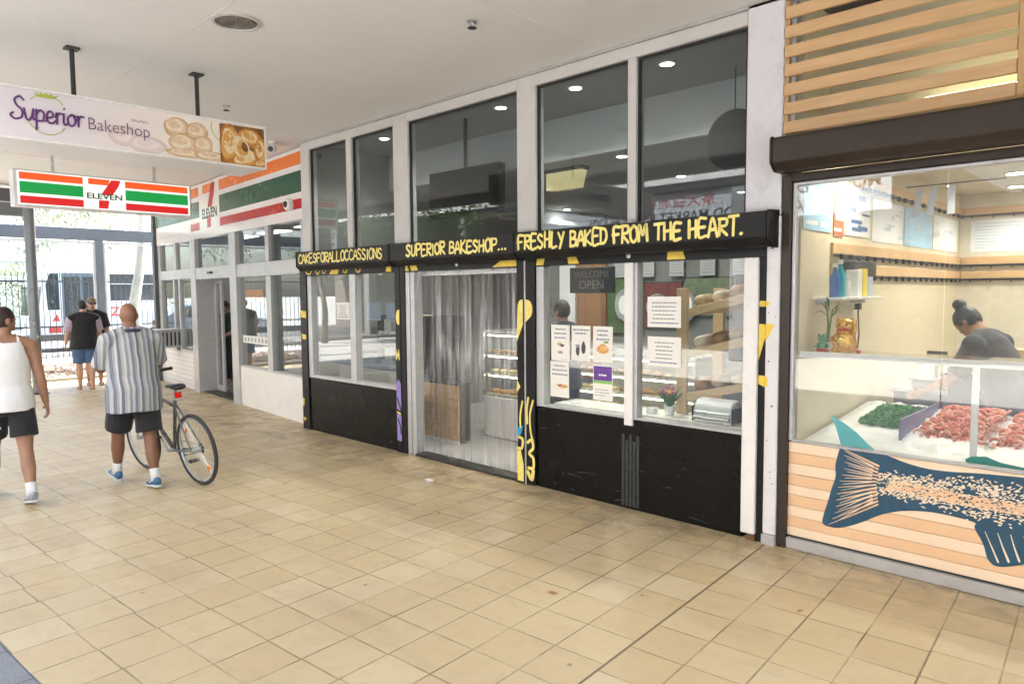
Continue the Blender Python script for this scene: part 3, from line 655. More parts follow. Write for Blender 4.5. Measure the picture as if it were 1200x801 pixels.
# wall box, cameras
bxo = thing('metal_wall_box', 'pale grey metal box fixed under the window left of the automatic doors', 'box', (-14.45,.3,0))
m = MB(); m.box(-14.62,-14.28,.06,.58,.78,1.12); m.build('case', mat('pale_metal', (.50,.51,.53), .4, .3, .04), bxo, bevel=.012)
m = MB(); m.box(-14.64,-14.26,.04,.60,1.122,1.14); m.build('lid', M_white, bxo, bevel=.004)
m = MB()
for i in range(6): m.box(-14.276,-14.272,.12+i*.075,.15+i*.075,.82,1.08)
m.build('vent_slot', M_dark, bxo)
def cctv(p, d, label):
    t = thing('security_camera', label, 'camera', p); d = Vector(d).normalized(); p = Vector(p)
    m = MB(); m.lathe([(.001,0),(.05,0),(.05,-.018),(.02,-.03),(.02,-.05)], Matrix.Translation(p), 20); m.build('mount', M_wgloss, t, smooth=40)
    c = p+Vector((0,0,-.085)); q = d.orthogonal()
    M_ = Matrix.Translation(c) @ d.to_track_quat('X','Z').to_matrix().to_4x4()
    m = MB(); m.box(-.10,.12,-.042,.042,-.042,.042, M_); m.build('housing', M_wgloss, t, bevel=.012)
    m = MB(); m.lathe([(.034,.12),(.034,.127),(.028,.127),(.001,.122)], M_ @ Matrix.Rotation(PI/2,4,'Y'), 20); m.build('lens', M_dark, t, smooth=40)
cctv((-8.75,-.30,3.77), (.75,-.55,-.25), 'white security camera under the canopy ceiling beside the fascia sign')
# small dome camera on the fascia's red stripe
t = thing('dome_camera', 'round white dome camera on the red stripe of the fascia sign', 'camera', (-9.05,.10,3.02))
Mx = Matrix.Translation((-9.06,.112,3.02)) @ Matrix.Rotation(PI/2,4,'X')
m = MB(); m.lathe([(.001,0),(.085,0),(.085,.05),(.07,.075),(.045,.08)], Mx, 24); m.build('housing', M_wgloss, t, smooth=40)
m = MB(); m.lathe([(.044,.079),(.04,.095),(.026,.11),(.001,.116)], Mx, 20); m.build('lens_dome', M_dark, t, smooth=True)

# ------------------------------------------------------------------ hanging signs
def hanger(parent, x, y, z0, m_=None):
    m = MB(); m.cyl((x,y,z0),(x,y,3.768),.018); m.box(x-.05,x+.05,y-.05,y+.05,3.755,3.7692); m.box(x-.04,x+.04,y-.04,y+.04,z0,z0+.012); m.build('hanger_rod', m_ or M_dark, parent, smooth=40)
SX = -6.25
hb = thing('hanging_bakery_sign', 'white hanging light box sign for the bakery printed with bread and rolls', 'sign', (SX-.06,-3.0,2.95))
m = MB(); m.box(SX-.54,SX-.004,-4.75,-1.66,2.942,3.325); m.build('sign_box', mat('sign_casing', (.76,.76,.78), .4, .1, .02), hb, bevel=.006)
FS = lambda u, v: Vector((SX,u,v))                       # u = Y to the right, v = Z
def print_bg():
    t = NT('printed_backdrop'); x, y, z = t.sep(t.coord('Object'))
    c = t.ramp(t.rng(y, -1.7, 1.35, 0, 1), [(0,(.66,.62,.72)),(.45,(.70,.66,.73)),(.68,(.80,.74,.70)),(.85,(.86,.80,.70)),(1,(.80,.66,.44))])
    c = t.mix(t.rng(t.noise(1.2, 3, .5, dist=.5), .45, .7, 0, .35), c, (.82,.80,.84,1))
    t.put(t.b.inputs['Base Color'], c); t.b.inputs['Roughness'].default_value = .3; return t.m
m = MB(); m.box(SX-.004,SX-.001,-4.73,-1.675,2.957,3.31); m.build('printed_face', print_bg(), hb)
# narrow frame
m = MB(); m.box(SX-.004,SX+.008,-4.75,-1.66,3.311,3.3245); m.box(SX-.004,SX+.008,-4.75,-1.66,2.9425,2.956); m.box(SX-.004,SX+.008,-1.674,-1.6605,2.956,3.311); m.build('face_frame', M_wgloss, hb)
def bread_print(name, lo, mid, hi, sc=14):
    t = NT(name); f = t.noise(sc, 5, .65, dist=1.2)
    c = t.ramp(f, [(.25,lo),(.5,mid),(.72,hi)]); t.put(t.b.inputs['Base Color'], c); t.b.inputs['Roughness'].default_value = .3; return t.m
B1 = bread_print('print_faded_roll', (.66,.52,.46), (.74,.62,.56), (.78,.68,.63), 5)
B2 = bread_print('print_pale_roll', (.60,.38,.20), (.72,.52,.32), (.80,.64,.45), 7)
B3 = bread_print('print_bagel', (.36,.13,.025), (.60,.30,.07), (.78,.56,.24), 12)
B4 = bread_print('print_crumb', (.62,.44,.20), (.78,.64,.38), (.85,.77,.58), 20)
B5 = bread_print('print_dark_gap', (.10,.04,.015), (.2,.09,.03), (.3,.15,.05), 9)
def blob(c, r, n=26, w=.05, rot=0, seed=0):
    q = random.Random(seed); ph = [q.uniform(0,6.3) for _ in range(4)]; out = []
    for i in range(n):
        a = 2*PI*i/n; k = 1+w*(math.sin(2*a+ph[0])+.6*math.sin(3*a+ph[1])+.4*math.sin(5*a+ph[2])); x, y = r[0]*k*math.cos(a), r[1]*k*math.sin(a)
        out.append((c[0]+x*math.cos(rot)-y*math.sin(rot), c[1]+x*math.sin(rot)+y*math.cos(rot)))
    return [(min(max(x,-4.72),-1.676), min(max(y,2.959),3.309)) for x, y in out]
lay = [0]
def pr(m_, polys):
    mb = MB()
    for p in polys: lay[0] += 1; mb.prism(p, lambda u, v: Vector((SX-.001+.00011*lay[0],u,v)), (.00008,0,0))
    mb.build('printed_picture', m_, hb)
def roll(c, r, seed, ms, rot=0):
    """a printed roll: crust, paler bloom, and broken highlights, one printed layer over the other"""
    q = random.Random(seed); pr(ms[0], [blob(c, r, seed=seed, rot=rot)])
    for k in range(3): f = .86-.2*k; pr(ms[1+k % 2], [blob((c[0]-r[0]*.10*k, c[1]+r[1]*(.06+.11*k)), (r[0]*f, r[1]*f*.9), seed=seed+k+40, rot=rot, w=.09)])
    for k in range(5): pr(ms[2], [blob((c[0]+q.uniform(-.5,.3)*r[0], c[1]+q.uniform(-.2,.6)*r[1]), (r[0]*q.uniform(.05,.16), r[1]*q.uniform(.04,.10)), seed=seed+k, w=.3, rot=q.uniform(-.6,.6))])
F1 = (bread_print('faded_a', (.62,.52,.50), (.66,.56,.54), (.70,.61,.59), 5), bread_print('faded_b', (.68,.58,.56), (.72,.63,.61), (.74,.66,.65), 5), bread_print('faded_c', (.74,.66,.65), (.77,.70,.70), (.80,.74,.74), 5))
F2 = (bread_print('roll_a', (.50,.30,.15), (.60,.40,.22), (.68,.50,.32), 9), bread_print('roll_b', (.60,.42,.26), (.70,.53,.36), (.76,.60,.44), 8), bread_print('roll_c', (.74,.60,.44), (.80,.69,.54), (.84,.75,.63), 8))
F3 = (bread_print('bagel_a', (.30,.10,.02), (.46,.19,.035), (.58,.28,.06), 11), bread_print('bagel_b', (.50,.22,.05), (.64,.34,.09), (.74,.46,.16), 13), bread_print('bagel_c', (.70,.48,.22), (.80,.62,.36), (.86,.74,.52), 18))
for a in (((-2.86,3.07),(.11,.085),1),((-2.68,3.02),(.14,.075),4)): roll(a[0],a[1],a[2],F1)
for a in (((-2.45,3.20),(.105,.085),2),((-2.28,3.19),(.09,.08),3),((-2.40,3.07),(.12,.09),5),((-2.23,3.08),(.085,.08),6),((-2.38,2.995),(.16,.04),7),((-2.16,2.995),(.15,.045),8)): roll(a[0],a[1],a[2],F2)
pr(B5, [[(-2.085,2.959),(-2.085,3.295),(-1.676,3.30),(-1.676,2.959)]])
roll((-1.99,3.12),(.10,.18),9,F3); roll((-1.86,3.0),(.13,.07),10,F3,.2); roll((-1.80,3.20),(.12,.08),33,F3,-.3); roll((-1.715,3.10),(.06,.12),21,F3); roll((-1.72,2.985),(.06,.035),16,F3)
pr(B4, [blob((-1.90,3.11),(.075,.10),seed=11,rot=.3),blob((-1.83,3.05),(.06,.05),seed=12)]); pr(B3, [blob((-1.885,3.105),(.05,.07),seed=18,rot=.3)]); pr(B5, [blob((-1.865,3.115),(.026,.045),seed=13,rot=.4)])
# sign wording: flowing script, upright sans word, crown and ring
M_pur = mat('purple_print', (.10,.025,.14), .4); M_olive = mat('olive_print', (.36,.44,.06), .4); M_plum = mat('plum_print', (.17,.08,.16), .4)
SC = {'S':[[(.62,.86),(.44,1),(.22,.84),(.30,.6),(.52,.42),(.50,.12),(.2,.0),(.0,.14),(.12,.26)]],
'u':[[(0,.5),(.08,.1),(.2,.02),(.34,.2),(.42,.52)],[(.42,.52),(.40,.12),(.52,.06)]],'p':[[(.06,.52),(.03,-.36)],[(.05,.3),(.22,.52),(.4,.38),(.34,.08),(.12,.04)],[(.34,.06),(.5,.1)]],
'e':[[(.02,.22),(.3,.3),(.3,.48),(.14,.52),(.02,.28),(.1,.04),(.3,.02),(.44,.14)]],'r':[[(.02,.3),(.1,.5),(.08,.02)],[(.1,.34),(.22,.5),(.36,.48)]],'i':[[(.06,.5),(.05,.1),(.14,.02),(.24,.12)],[(.09,.72),(.10,.74)]],
'o':[[(.2,.52),(.02,.34),(.06,.06),(.24,.02),(.38,.22),(.3,.48),(.2,.52),(.42,.46)]]}
mb = MB(); x = -3.615; k = 0
for c, wd_ in (('S',.62),('u',.50),('p',.50),('e',.42),('r',.36),('i',.24),('o',.44),('r',.36)):
    for st in SC[c]:
        k += 1; ribbon(mb, [(x+px*.137, 3.085+py*.165) for px, py in st]  , .0145, lambda u, v: Vector((SX+.0055,u,v)), (1,0,0), .0004*k)
    x += wd_*.137
mb.build('lettering', M_pur, hb)
v, f = text_geo('Bakeshop', 1, .0015, bold=-.012); a, b = min(p[0] for p in v), max(p[0] for p in v)
mb = MB(); mb.add([Vector((SX+.0065+p[2], -3.112+(p[0]-a)/(b-a)*.445, 3.082+p[1]*.135)) for p in v], f); mb.build('lettering', M_plum, hb)
mb = MB()
ribbon(mb, [(-3.385+.135*math.cos(a), 3.145+.145*math.sin(a)) for a in [R(q) for q in range(40,141,10)]], .006, lambda u, v: Vector((SX+.005,u,v)), (1,0,0), .0); ribbon(mb, [(-3.385+.135*math.cos(a), 3.145+.145*math.sin(a)) for a in [R(q) for q in range(205,331,12)]], .006, lambda u, v: Vector((SX+.005,u,v)), (1,0,0), .0)
ribbon(mb, [(-2.03+.13*math.cos(a), 3.26+.13*math.sin(a)) for a in [R(q) for q in range(165,262,12)]], .005, lambda u, v: Vector((SX+.009,u,v)), (1,0,0), 0)
mb.prism([(-3.435,3.266),(-3.465,3.297),(-3.428,3.285),(-3.42,3.305),(-3.40,3.287),(-3.385,3.307),(-3.37,3.287),(-3.35,3.305),(-3.342,3.285),(-3.305,3.297),(-3.335,3.266)], lambda u, v: Vector((SX+.005,u,v)), (.001,0,0)); mb.build('crown_emblem', M_olive, hb)
mb = MB()
for i in range(6): ribbon(mb, [(-2.80+.022*i,3.19+.006*(i%2)),(-2.793+.022*i,3.215-.005*(i%3)),(-2.785+.022*i,3.192)], .004, lambda u, v: Vector((SX+.0075,u,v)), (1,0,0), .0003*(i%3))
mb.build('small_print', mat('faint_print', (.42,.36,.36), .5), hb)
hanger(hb, SX-.31, -3.12, 3.326); hanger(hb, SX-.31, -2.14, 3.326)

TX = -11.42
hs = thing('hanging_store_sign', 'lit hanging light box sign with orange, green and red stripes outside the store', 'sign', (TX-.1,-1.45,3.0))
m = MB(); m.box(TX-.20,TX-.004,-2.62,-.29,3.0,3.50); m.build('sign_box', mat('sign_casing', (.76,.76,.78), .4, .1, .02), hs, bevel=.012)
E_w = emis('sign_glow_white', (.92,.93,.86), .17); E_o = emis('sign_glow_orange', (.90,.11,.018), .15); E_g = emis('sign_glow_green', (.004,.33,.06), .15); E_r = emis('sign_glow_red', (.72,.018,.018), .14)
for side in (1,-1):
    xs_ = TX if side > 0 else TX-.204
    m = MB(); m.box(min(xs_,xs_-.003*side),max(xs_,xs_-.003*side),-2.57,-.32,3.03,3.475); m.build('lit_face', E_w, hs)
    def hband(m_, u0, u1, z0, z1):
        a = xs_+.0006*side; b = xs_+.0022*side
        MB().box(min(a,b),max(a,b),u0,u1,z0,z1).build('stripe', m_, hs)
    L0, L1 = (-1.79,-1.24)
    for u0, u1 in ((-2.545,L0),(L1,-.345)): hband(E_o,u0,u1,3.365,3.46); hband(E_g,u0,u1,3.185,3.335); hband(E_r,u0,u1,3.045,3.145)
    if side > 0: fr = lambda u, v: Vector((TX+.0006,u,v)); n = (1,0,0)
    else: fr = lambda u, v: Vector((TX-.2046,-2.91-u-.12,v)); n = (-1,0,0)
    seven(fr, n, -1.75,-1.28,3.045,3.46, E_o, E_r, E_g, hs, True)
    lettering('ELEVEN', fr, n, -1.745,-1.285,3.175,3.255, mat('sign_letter_green', (.0,.11,.03), .4), hs, True, .025)
hanger(hs, TX-.1, -2.13, 3.50, M_steel); hanger(hs, TX-.1, -.80, 3.50, M_steel)

# ------------------------------------------------------------------ people
def skin(name, c):
    if name in MATS: return MATS[name]
    t = NT(name); f = t.noise(9, 4); t.put(t.b.inputs['Base Color'], t.ramp(f, [(.3, tuple(x*.85 for x in c)), (.7, tuple(min(1,x*1.12) for x in c))]))
    t.b.inputs['Roughness'].default_value = .5; t.b.inputs['Subsurface Weight'].default_value = .08; t.b.inputs['Subsurface Radius'].default_value = (.02,.008,.004); MATS[name] = t.m; return t.m
def cloth(name, c, var=.1):
    if name in MATS: return MATS[name]
    t = NT(name); f = t.noise(7, 5); t.put(t.b.inputs['Base Color'], t.ramp(f, [(.3, tuple(x*(1-var) for x in c)), (.7, tuple(min(1,x*(1+var)) for x in c))]))
    t.b.inputs['Roughness'].default_value = .85; t.b.inputs['Sheen Weight'].default_value = .15; t.bump(t.noise(260, 2), .001, .3); MATS[name] = t.m; return t.m
def striped(name):
    t = NT(name); x, y, z = t.sep(t.coord()); wob = t.math('MULTIPLY', t.math('SUBTRACT', t.noise(5, 3), .5), .02)
    p = t.math('FRACT', t.math('DIVIDE', t.math('ADD', t.math('ADD', x, wob), 1.0), .155))
    c = t.ramp(p, [(0,(.42,.44,.46)),(.13,(.13,.15,.20)),(.27,(.27,.30,.34)),(.38,(.50,.51,.50)),(.48,(.095,.11,.155)),(.62,(.30,.325,.36)),(.74,(.46,.46,.42)),(.86,(.19,.215,.26))], 'CONSTANT')
    fine = t.math('FRACT', t.math('MULTIPLY', x, 95)); c = t.mix(t.math('MULTIPLY', t.rng(fine, .4, .6, 0, 1), .16), c, (.75,.76,.78,1))
    t.put(t.b.inputs['Base Color'], c); t.b.inputs['Roughness'].default_value = .85; t.bump(t.noise(14, 4, .6, t.map((1,1,.45)), 1.5), .012, .5); return t.m
V3 = Vector
def rx(a): return Matrix.Rotation(a, 4, 'X')
def finalize(mb, name, m_, parent, voxel, smooth_it=6, fold=0, fs=5, cut=None, solid=0, seed=0):
    me = applied(mb, [('REMESH', dict(mode='VOXEL', voxel_size=voxel, use_smooth_shade=True)), ('SMOOTH', dict(factor=.5, iterations=smooth_it))])
    if cut or fold:
        bm = bmesh.new(); bm.from_mesh(me); bm.normal_update()
        if fold:
            off = V3((seed*3.1, seed*1.7, 0))
            for v in bm.verts:
                p = v.co
                a = mnoise.noise(V3((p.x*fs*1.3, p.y*fs*1.3, p.z*fs*.55+p.x*2))+off); b = mnoise.noise(V3((p.x*fs*3, p.y*fs*3, p.z*fs*1.4))+off)
                v.co += v.normal*(fold*(a+.45*b))
        if cut: bmesh.ops.delete(bm, geom=[f for f in bm.faces if cut(f.calc_center_median())], context='FACES')
        bm.to_mesh(me); bm.free()
    me.name = name; o = bpy.data.objects.new(name, me); scene.collection.objects.link(o); o.parent = parent; me.materials.clear(); me.materials.append(m_)
    for p in me.polygons: p.use_smooth = True
    if solid:
        md = o.modifiers.new("thick", 'SOLIDIFY'); md.thickness = solid; md.offset = 1
    return o
def finger_set(mb, wrist, d, palm_n, side_v, s, curl=.5, hold=False):
    """palm, four unequal bent fingers and a thumb; d: along the hand, palm_n: out of the palm, side_v: towards the thumb"""
    c = wrist+d*.045*s; mb.tube([wrist, wrist+d*.02*s, wrist+d*.055*s, wrist+d*.09*s], [(.026*s,.019*s),(.033*s,.019*s),(.041*s,.017*s),(.040*s,.013*s)], 10, side_v)
    for i, (o, l) in enumerate(((.030,.072),(.010,.080),(-.010,.074),(-.029,.058))):
        p = wrist+d*.085*s+side_v*o*s; pts = [p-d*.02*s, p]; a = .15+curl*.35
        for j, q in enumerate((.45,.32,.25)):
            dr = d*math.cos(a)+palm_n*math.sin(a); p = p+dr*l*q*s; pts.append(p); a += curl*(.75 if not hold else 1.15)
        mb.tube(pts, [.0092*s,.0092*s,.0088*s,.0082*s,.0068*s], 8)
    p = wrist+d*.025*s+side_v*.03*s; q = p+(d*.6+side_v*.7+palm_n*.25).normalized()*.036*s; r = q+(d*.9+palm_n*.45*(1+curl)).normalized()*.034*s
    mb.tube([wrist+d*.01*s+side_v*.012*s, p, q, r], [.013*s,.0125*s,.0105*s,.008*s], 8)
def make_person(label, loc, rot, H=1.75, bulk=1.0, legs=((0,0,0),(0,0,0)), arms=None, lean=0, head=(0,0), skin_m=None, hair=None, shirt=None, shirt_kind='tee',
                shorts=None, short_len=.55, sleeve=.6, shoes=None, socks=None, sandals=None, voxel=.009, belly=1.0, extra=None, hem=.80, group=None):
    """legs: (thigh forward, knee bend, heel lift) left,right in degrees; arms: (forward, out, elbow bend, inward) left,right"""
    t = thing('person', label, 'person', loc, rot, group); s = H/1.75; P_ = {}
    arms = arms or ((0,8,12,0),(0,8,12,0)); low = 9
    for i, sd in enumerate((-1,1)):
        th, kn, hl = (R(q) for q in legs[i]); hip = V3((sd*.098*s,0,.92*s)); kne = hip+V3((sd*.012,math.sin(th),-math.cos(th)))*.44*s; a = th-kn
        ank = kne+V3((0,math.sin(a),-math.cos(a)))*.415*s; P_['leg',i] = (hip,kne,ank,hl)
        for q in (V3((0,-.065,-.075))*s, V3((0,.19,-.075))*s): low = min(low, (ank+rx(-hl).to_3x3() @ q).z)
    dz = V3((0,0,-low)); LM = Matrix.Translation(dz+V3((0,0,.92*s))) @ rx(-R(lean)) @ Matrix.Translation((0,0,-.92*s))
    def T(x, y, z): return LM @ V3((x*s,y*s,z*s))
    hy, hp = R(head[0]), R(head[1])
    HM = LM @ Matrix.Translation((0,.012*s,1.53*s)) @ Matrix.Rotation(hy,4,'Z') @ rx(-hp)
    b = MB(); k = bulk; sv = (1,0,0)
    b.tube([T(0,0,.84),T(0,.0,.92),T(0,.005,1.04),T(0,.0,1.18),T(0,-.005,1.31),T(0,-.01,1.41),T(0,-.008,1.465)],
      [(.13*s*k,.09*s*k),(.165*s*k,.115*s*k),(.150*s*k,.11*s*k*belly),(.155*s*k,.118*s*k*belly),(.172*s*k,.12*s*k),(.15*s*k,.09*s*k),(.075*s,.06*s)], 18, sv)
    b.tube([T(-.185*k**.5,-.005,1.405),T(-.09,-.01,1.45),T(0,-.01,1.465),T(.09,-.01,1.45),T(.185*k**.5,-.005,1.405)], [.058*s*k**.5,.062*s,.066*s,.062*s,.058*s*k**.5], 12)
    b.tube([T(0,-.012,1.43),T(0,-.004,1.50),HM @ V3((0,0,.03*s))], [.068*s*k**.5,.058*s*k**.4,.056*s], 14)
    hc = V3((0,.012*s,.115*s)); b.ell(HM @ hc, (.074*s,.094*s,.108*s), 12, HM.to_3x3().to_4x4())
    b.ell(HM @ V3((0,.045*s,.050*s)), (.054*s,.058*s,.058*s), 10, HM.to_3x3().to_4x4())
    b.tube([HM @ V3((0,.092*s,.118*s)), HM @ V3((0,.108*s,.09*s)), HM @ V3((0,.113*s,.078*s)), HM @ V3((0,.088*s,.072*s))], [.010*s,.012*s,.0155*s,.012*s], 8)
    for sd in (-1,1):
        b.ell(HM @ V3((sd*.075*s,.0,.10*s)), (.011*s,.020*s,.032*s), 8, HM.to_3x3().to_4x4())
    b.tube([HM @ V3((-.03*s,.088*s,.127*s)), HM @ V3((0,.102*s,.13*s)), HM @ V3((.03*s,.088*s,.127*s))], [.008*s,.010*s,.008*s], 8)
    arm_pts = []
    for sd in (-1,1): b.ell(T(sd*.19*k**.5,-.005,1.40), (.062*s*k**.5,.064*s,.066*s), 10)
    for i, sd in enumerate((-1,1)):
        fw, out, el, inn = (R(q) for q in arms[i]); sh = T(sd*.195*k**.5,-.005,1.40)
        ML = LM.to_3x3() if abs(lean) < 60 else Matrix.Identity(3)
        d1 = ML @ V3((sd*math.sin(out), math.sin(fw)*math.cos(out), -math.cos(fw)*math.cos(out))); elb = sh+d1*.285*s
        f2 = fw+el; o2 = out-inn; d2 = ML @ V3((sd*math.sin(o2), math.sin(f2)*math.cos(o2), -math.cos(f2)*math.cos(o2))); wr = elb+d2*.255*s
        kk = k**.6
        b.tube([sh-d1*.01, sh+d1*.08*s, sh+d1*.17*s, elb, elb+d2*.07*s, elb+d2*.17*s, wr], [q*s*kk for q in (.056,.055,.048,.040,.043,.034,.026)], 12)
        side_v = V3((0,1,0))-d2*d2.y; side_v = side_v.normalized() if side_v.length > .25 else V3((-sd,0,0)); pn = d2.cross(side_v)*(1 if sd > 0 else -1)
        if pn.dot(V3((-sd,0,0))) < 0 and abs(d2.y) < .8: pn = -pn
        finger_set(b, wr, d2, pn, side_v, s, .55 if not extra or 'hold' not in extra else .8, bool(extra and 'hold' in extra)); arm_pts.append((sh,elb,wr,d1,d2))
    for i, sd in enumerate((-1,1)):
        hip, kne, ank, hl = P_['leg',i]; hip, kne, ank = hip+dz, kne+dz, ank+dz; d1 = (kne-hip).normalized(); d2 = (ank-kne).normalized(); kk = k**.7
        b.tube([hip-d1*.05*s, hip+d1*.10*s, hip+d1*.28*s, kne, kne+d2*.09*s, kne+d2*.17*s, kne+d2*.30*s, ank, ank+d2*.03*s], [(q*s*kk) for q in (.085,.090,.074,.054,.054,.056,.040,.034,.036)], 14)
        P_['a',i] = (hip,kne,ank,hl,d1,d2)
        if not shoes:
            FM = Matrix.Translation(ank) @ rx(-hl); b.tube([FM @ V3((0,-.045*s,-.045*s)), FM @ V3((0,.03*s,-.035*s)), FM @ V3((0,.10*s,-.052*s)), FM @ V3((0,.175*s,-.062*s))], [(.030*s,.028*s),(.036*s,.036*s),(.044*s,.022*s),(.036*s,.011*s)], 12, (1,0,0))
    finalize(b, 'body', skin_m, t, voxel, 5)
    # eyes, brows, mouth
    for sd in (-1,1):
        m = MB(); m.ell(HM @ V3((sd*.031*s,.0925*s,.112*s)), (.0125*s,.008*s,.0075*s), 6, HM.to_3x3().to_4x4()); m.build('eye', mat('eye_dark', (.03,.02,.015), .2), t, True, world=False)
    m = MB(); m.ell(HM @ V3((0,.098*s,.045*s)), (.022*s,.008*s,.007*s), 6, HM.to_3x3().to_4x4()); m.build('mouth', mat('lip', (.22,.07,.06), .4), t, True, world=False)
    # hair
    if hair:
        hm, kind = hair; m = MB(); inv = HM.inverted()
        rr_ = {'short':(.080,.100,.114),'crop':(.077,.097,.111),'bun':(.082,.102,.115),'long':(.090,.108,.120)}[kind]
        m.ell(HM @ (hc+V3((0,-.006*s,.004*s))), tuple(q*s for q in rr_), 14, HM.to_3x3().to_4x4())
        if kind in ('bun',): m.ell(HM @ V3((0,-.035*s,.245*s)), (.052*s,.052*s,.046*s), 10)
        if kind == 'long': m.tube([HM @ V3((0,-.05*s,.13*s)), HM @ V3((0,-.07*s,.03*s)), HM @ V3((0,-.06*s,-.05*s))], [(.085*s,.055*s),(.082*s,.05*s),(.06*s,.03*s)], 12, (1,0,0))
        def cutf(p):
            q = inv @ p; lim = (.125 if q.y > .055*s else (.085 if q.y > 0 else .045)) if kind != 'long' else (.13 if q.y > .055*s else -.2)
            return q.z < (lim+.012*mnoise.noise(q*60))*s
        finalize(m, 'hair', hm, t, .008*s, 3, .003, 30, cutf, 0, 3)
    # upper garment
    ease = 1.10 if shirt_kind == 'tank' else 1.22; m = MB()
    bl = max(1, belly); hz = hem
    m.tube([T(0,0,hz),T(0,.0,.95),T(0,.008,1.06),T(0,.005,1.18),T(0,-.005,1.31),T(0,-.012,1.41),T(0,-.01,1.478)],
      [(.180*s*k*ease,.158*s*k*ease),(.174*s*k*ease,.146*s*k*ease*bl),(.160*s*k*ease,.120*s*k*ease*bl),(.160*s*k*ease,.120*s*k*ease*bl),(.172*s*k*1.08,.124*s*k*1.08),(.152*s*k*1.08,.098*s*k*1.08),(.088*s,.070*s)], 22, sv)
    m.tube([T(-.19*k**.5,-.005,1.41),T(-.09,-.01,1.455),T(0,-.012,1.47),T(.09,-.01,1.455),T(.19*k**.5,-.005,1.41)], [.068*s*k**.5,.072*s,.074*s,.072*s,.068*s*k**.5], 12)
    cutf = None
    if shirt_kind == 'tee':
        for sd in (-1,1): m.ell(T(sd*.19*k**.5,-.005,1.402), (.080*s*k**.5,.082*s*k**.5,.080*s), 10)
        for (sh, elb, wr, d1, d2) in arm_pts:
            L_ = .285*s*min(1,sleeve); pts = [sh-d1*.01*s, sh+d1*.08*s, sh+d1*L_]; ra = [.070*s*k**.5,.074*s*k**.5,.078*s*k**.5]
            if sleeve > 1: pts += [elb+d2*.255*s*(sleeve-1)]; ra = [.068*s,.066*s,.056*s,.042*s]
            m.tube(pts, ra, 14)
    else:
        LI = LM.inverted()
        def cutf(p):
            q = LI @ p; z = q.z/s; ax = abs(q.x)/s
            if z > 1.40 and ax < .085-.0*(z-1.4) and (z > 1.44 or q.y > 0): return True
            return z > 1.20 and ax > .175*k-(z-1.20)*.30
    so = finalize(m, 'shirt', shirt, t, .010 if voxel < .011 else .014, 5, .007*s, 6, cutf, .004 if shirt_kind == 'tank' else 0, seed=len(label))
    # shorts / trousers
    m = MB(); m.tube([T(0,0,.80),T(0,0,.88),T(0,0,.98),T(0,0,1.04)], [(.15*s*k,.11*s*k),(.188*s*k,.136*s*k),(.178*s*k,.13*s*k),(.165*s*k,.122*s*k)], 18, sv)
    for i in (0,1):
        hip, kne, ank, hl, d1, d2 = P_['a',i]; full = .44*s; L_ = short_len*s
        if short_len <= .5: m.tube([hip-d1*.03*s, hip+d1*.12*s, hip+d1*L_], [(.102*s*k,.112*s*k),(.104*s*k,.112*s*k),(.106*s*k,.108*s*k)], 16, sv)
        else: m.tube([hip-d1*.03*s, hip+d1*.2*s, kne, kne+d2*min(.36*s,(short_len-.44)*s)], [.104*s*k,.096*s*k,.080*s*k,.072*s*k], 16, sv)
    finalize(m, 'shorts' if short_len < .6 else 'trousers', shorts, t, .010 if voxel < .011 else .014, 4, .006*s, 7, seed=len(label)+2)
    for i in (0,1):
        hip, kne, ank, hl, d1, d2 = P_['a',i]; FM = Matrix.Translation(ank) @ rx(-hl)
        if socks:
            m = MB(); m.tube([ank-d2*.10*s, ank-d2*.05*s, ank+d2*.02*s], [.044*s,.042*s,.046*s], 14); m.build('sock', socks, t, True, world=False)
        if shoes:
            m = MB(); m.tube([FM @ V3((0,-.075*s,-.035*s)), FM @ V3((0,-.045*s,-.022*s)), FM @ V3((0,.03*s,-.018*s)), FM @ V3((0,.09*s,-.036*s)), FM @ V3((0,.16*s,-.048*s)), FM @ V3((0,.195*s,-.054*s))], [(.026*s,.03*s),(.036*s,.042*s),(.044*s,.046*s),(.049*s,.032*s),(.046*s,.022*s),(.026*s,.012*s)], 14, (1,0,0))
            up_ = finalize(m, 'shoe', shoes[0], t, .007*s, 3)
            m = MB(); m.tube([FM @ V3((0,-.085*s,-.064*s)), FM @ V3((0,-.05*s,-.064*s)), FM @ V3((0,.04*s,-.064*s)), FM @ V3((0,.12*s,-.064*s)), FM @ V3((0,.18*s,-.062*s)), FM @ V3((0,.205*s,-.058*s))], [(.026*s,.011*s),(.038*s,.012*s),(.042*s,.011*s),(.050*s,.011*s),(.044*s,.010*s),(.024*s,.008*s)], 14, (1,0,0)); m.build('sole', shoes[1], up_, True, world=False)
            m = MB(); m.tube([FM @ V3((-.047*s,.035*s,-.03*s)), FM @ V3((-.035*s,.06*s,-.005*s)), FM @ V3((.035*s,.06*s,-.005*s)), FM @ V3((.047*s,.035*s,-.03*s))], .006*s, 6); m.build('lace_strap', shoes[1], up_, True, world=False)
        if sandals:
            m = MB(); m.tube([FM @ V3((0,-.06*s,-.070*s)), FM @ V3((0,.06*s,-.070*s)), FM @ V3((0,.19*s,-.070*s))], [(.034*s,.008*s),(.042*s,.008*s),(.034*s,.007*s)], 12, (1,0,0)); m.box(-.046*s,.046*s,.08*s,.115*s,-.075*s,-.022*s, FM); m.build('sandal', sandals, t, world=False, bevel=.006)
    return t, dict(T=T, HM=HM, arms=arm_pts, s=s, so=so)

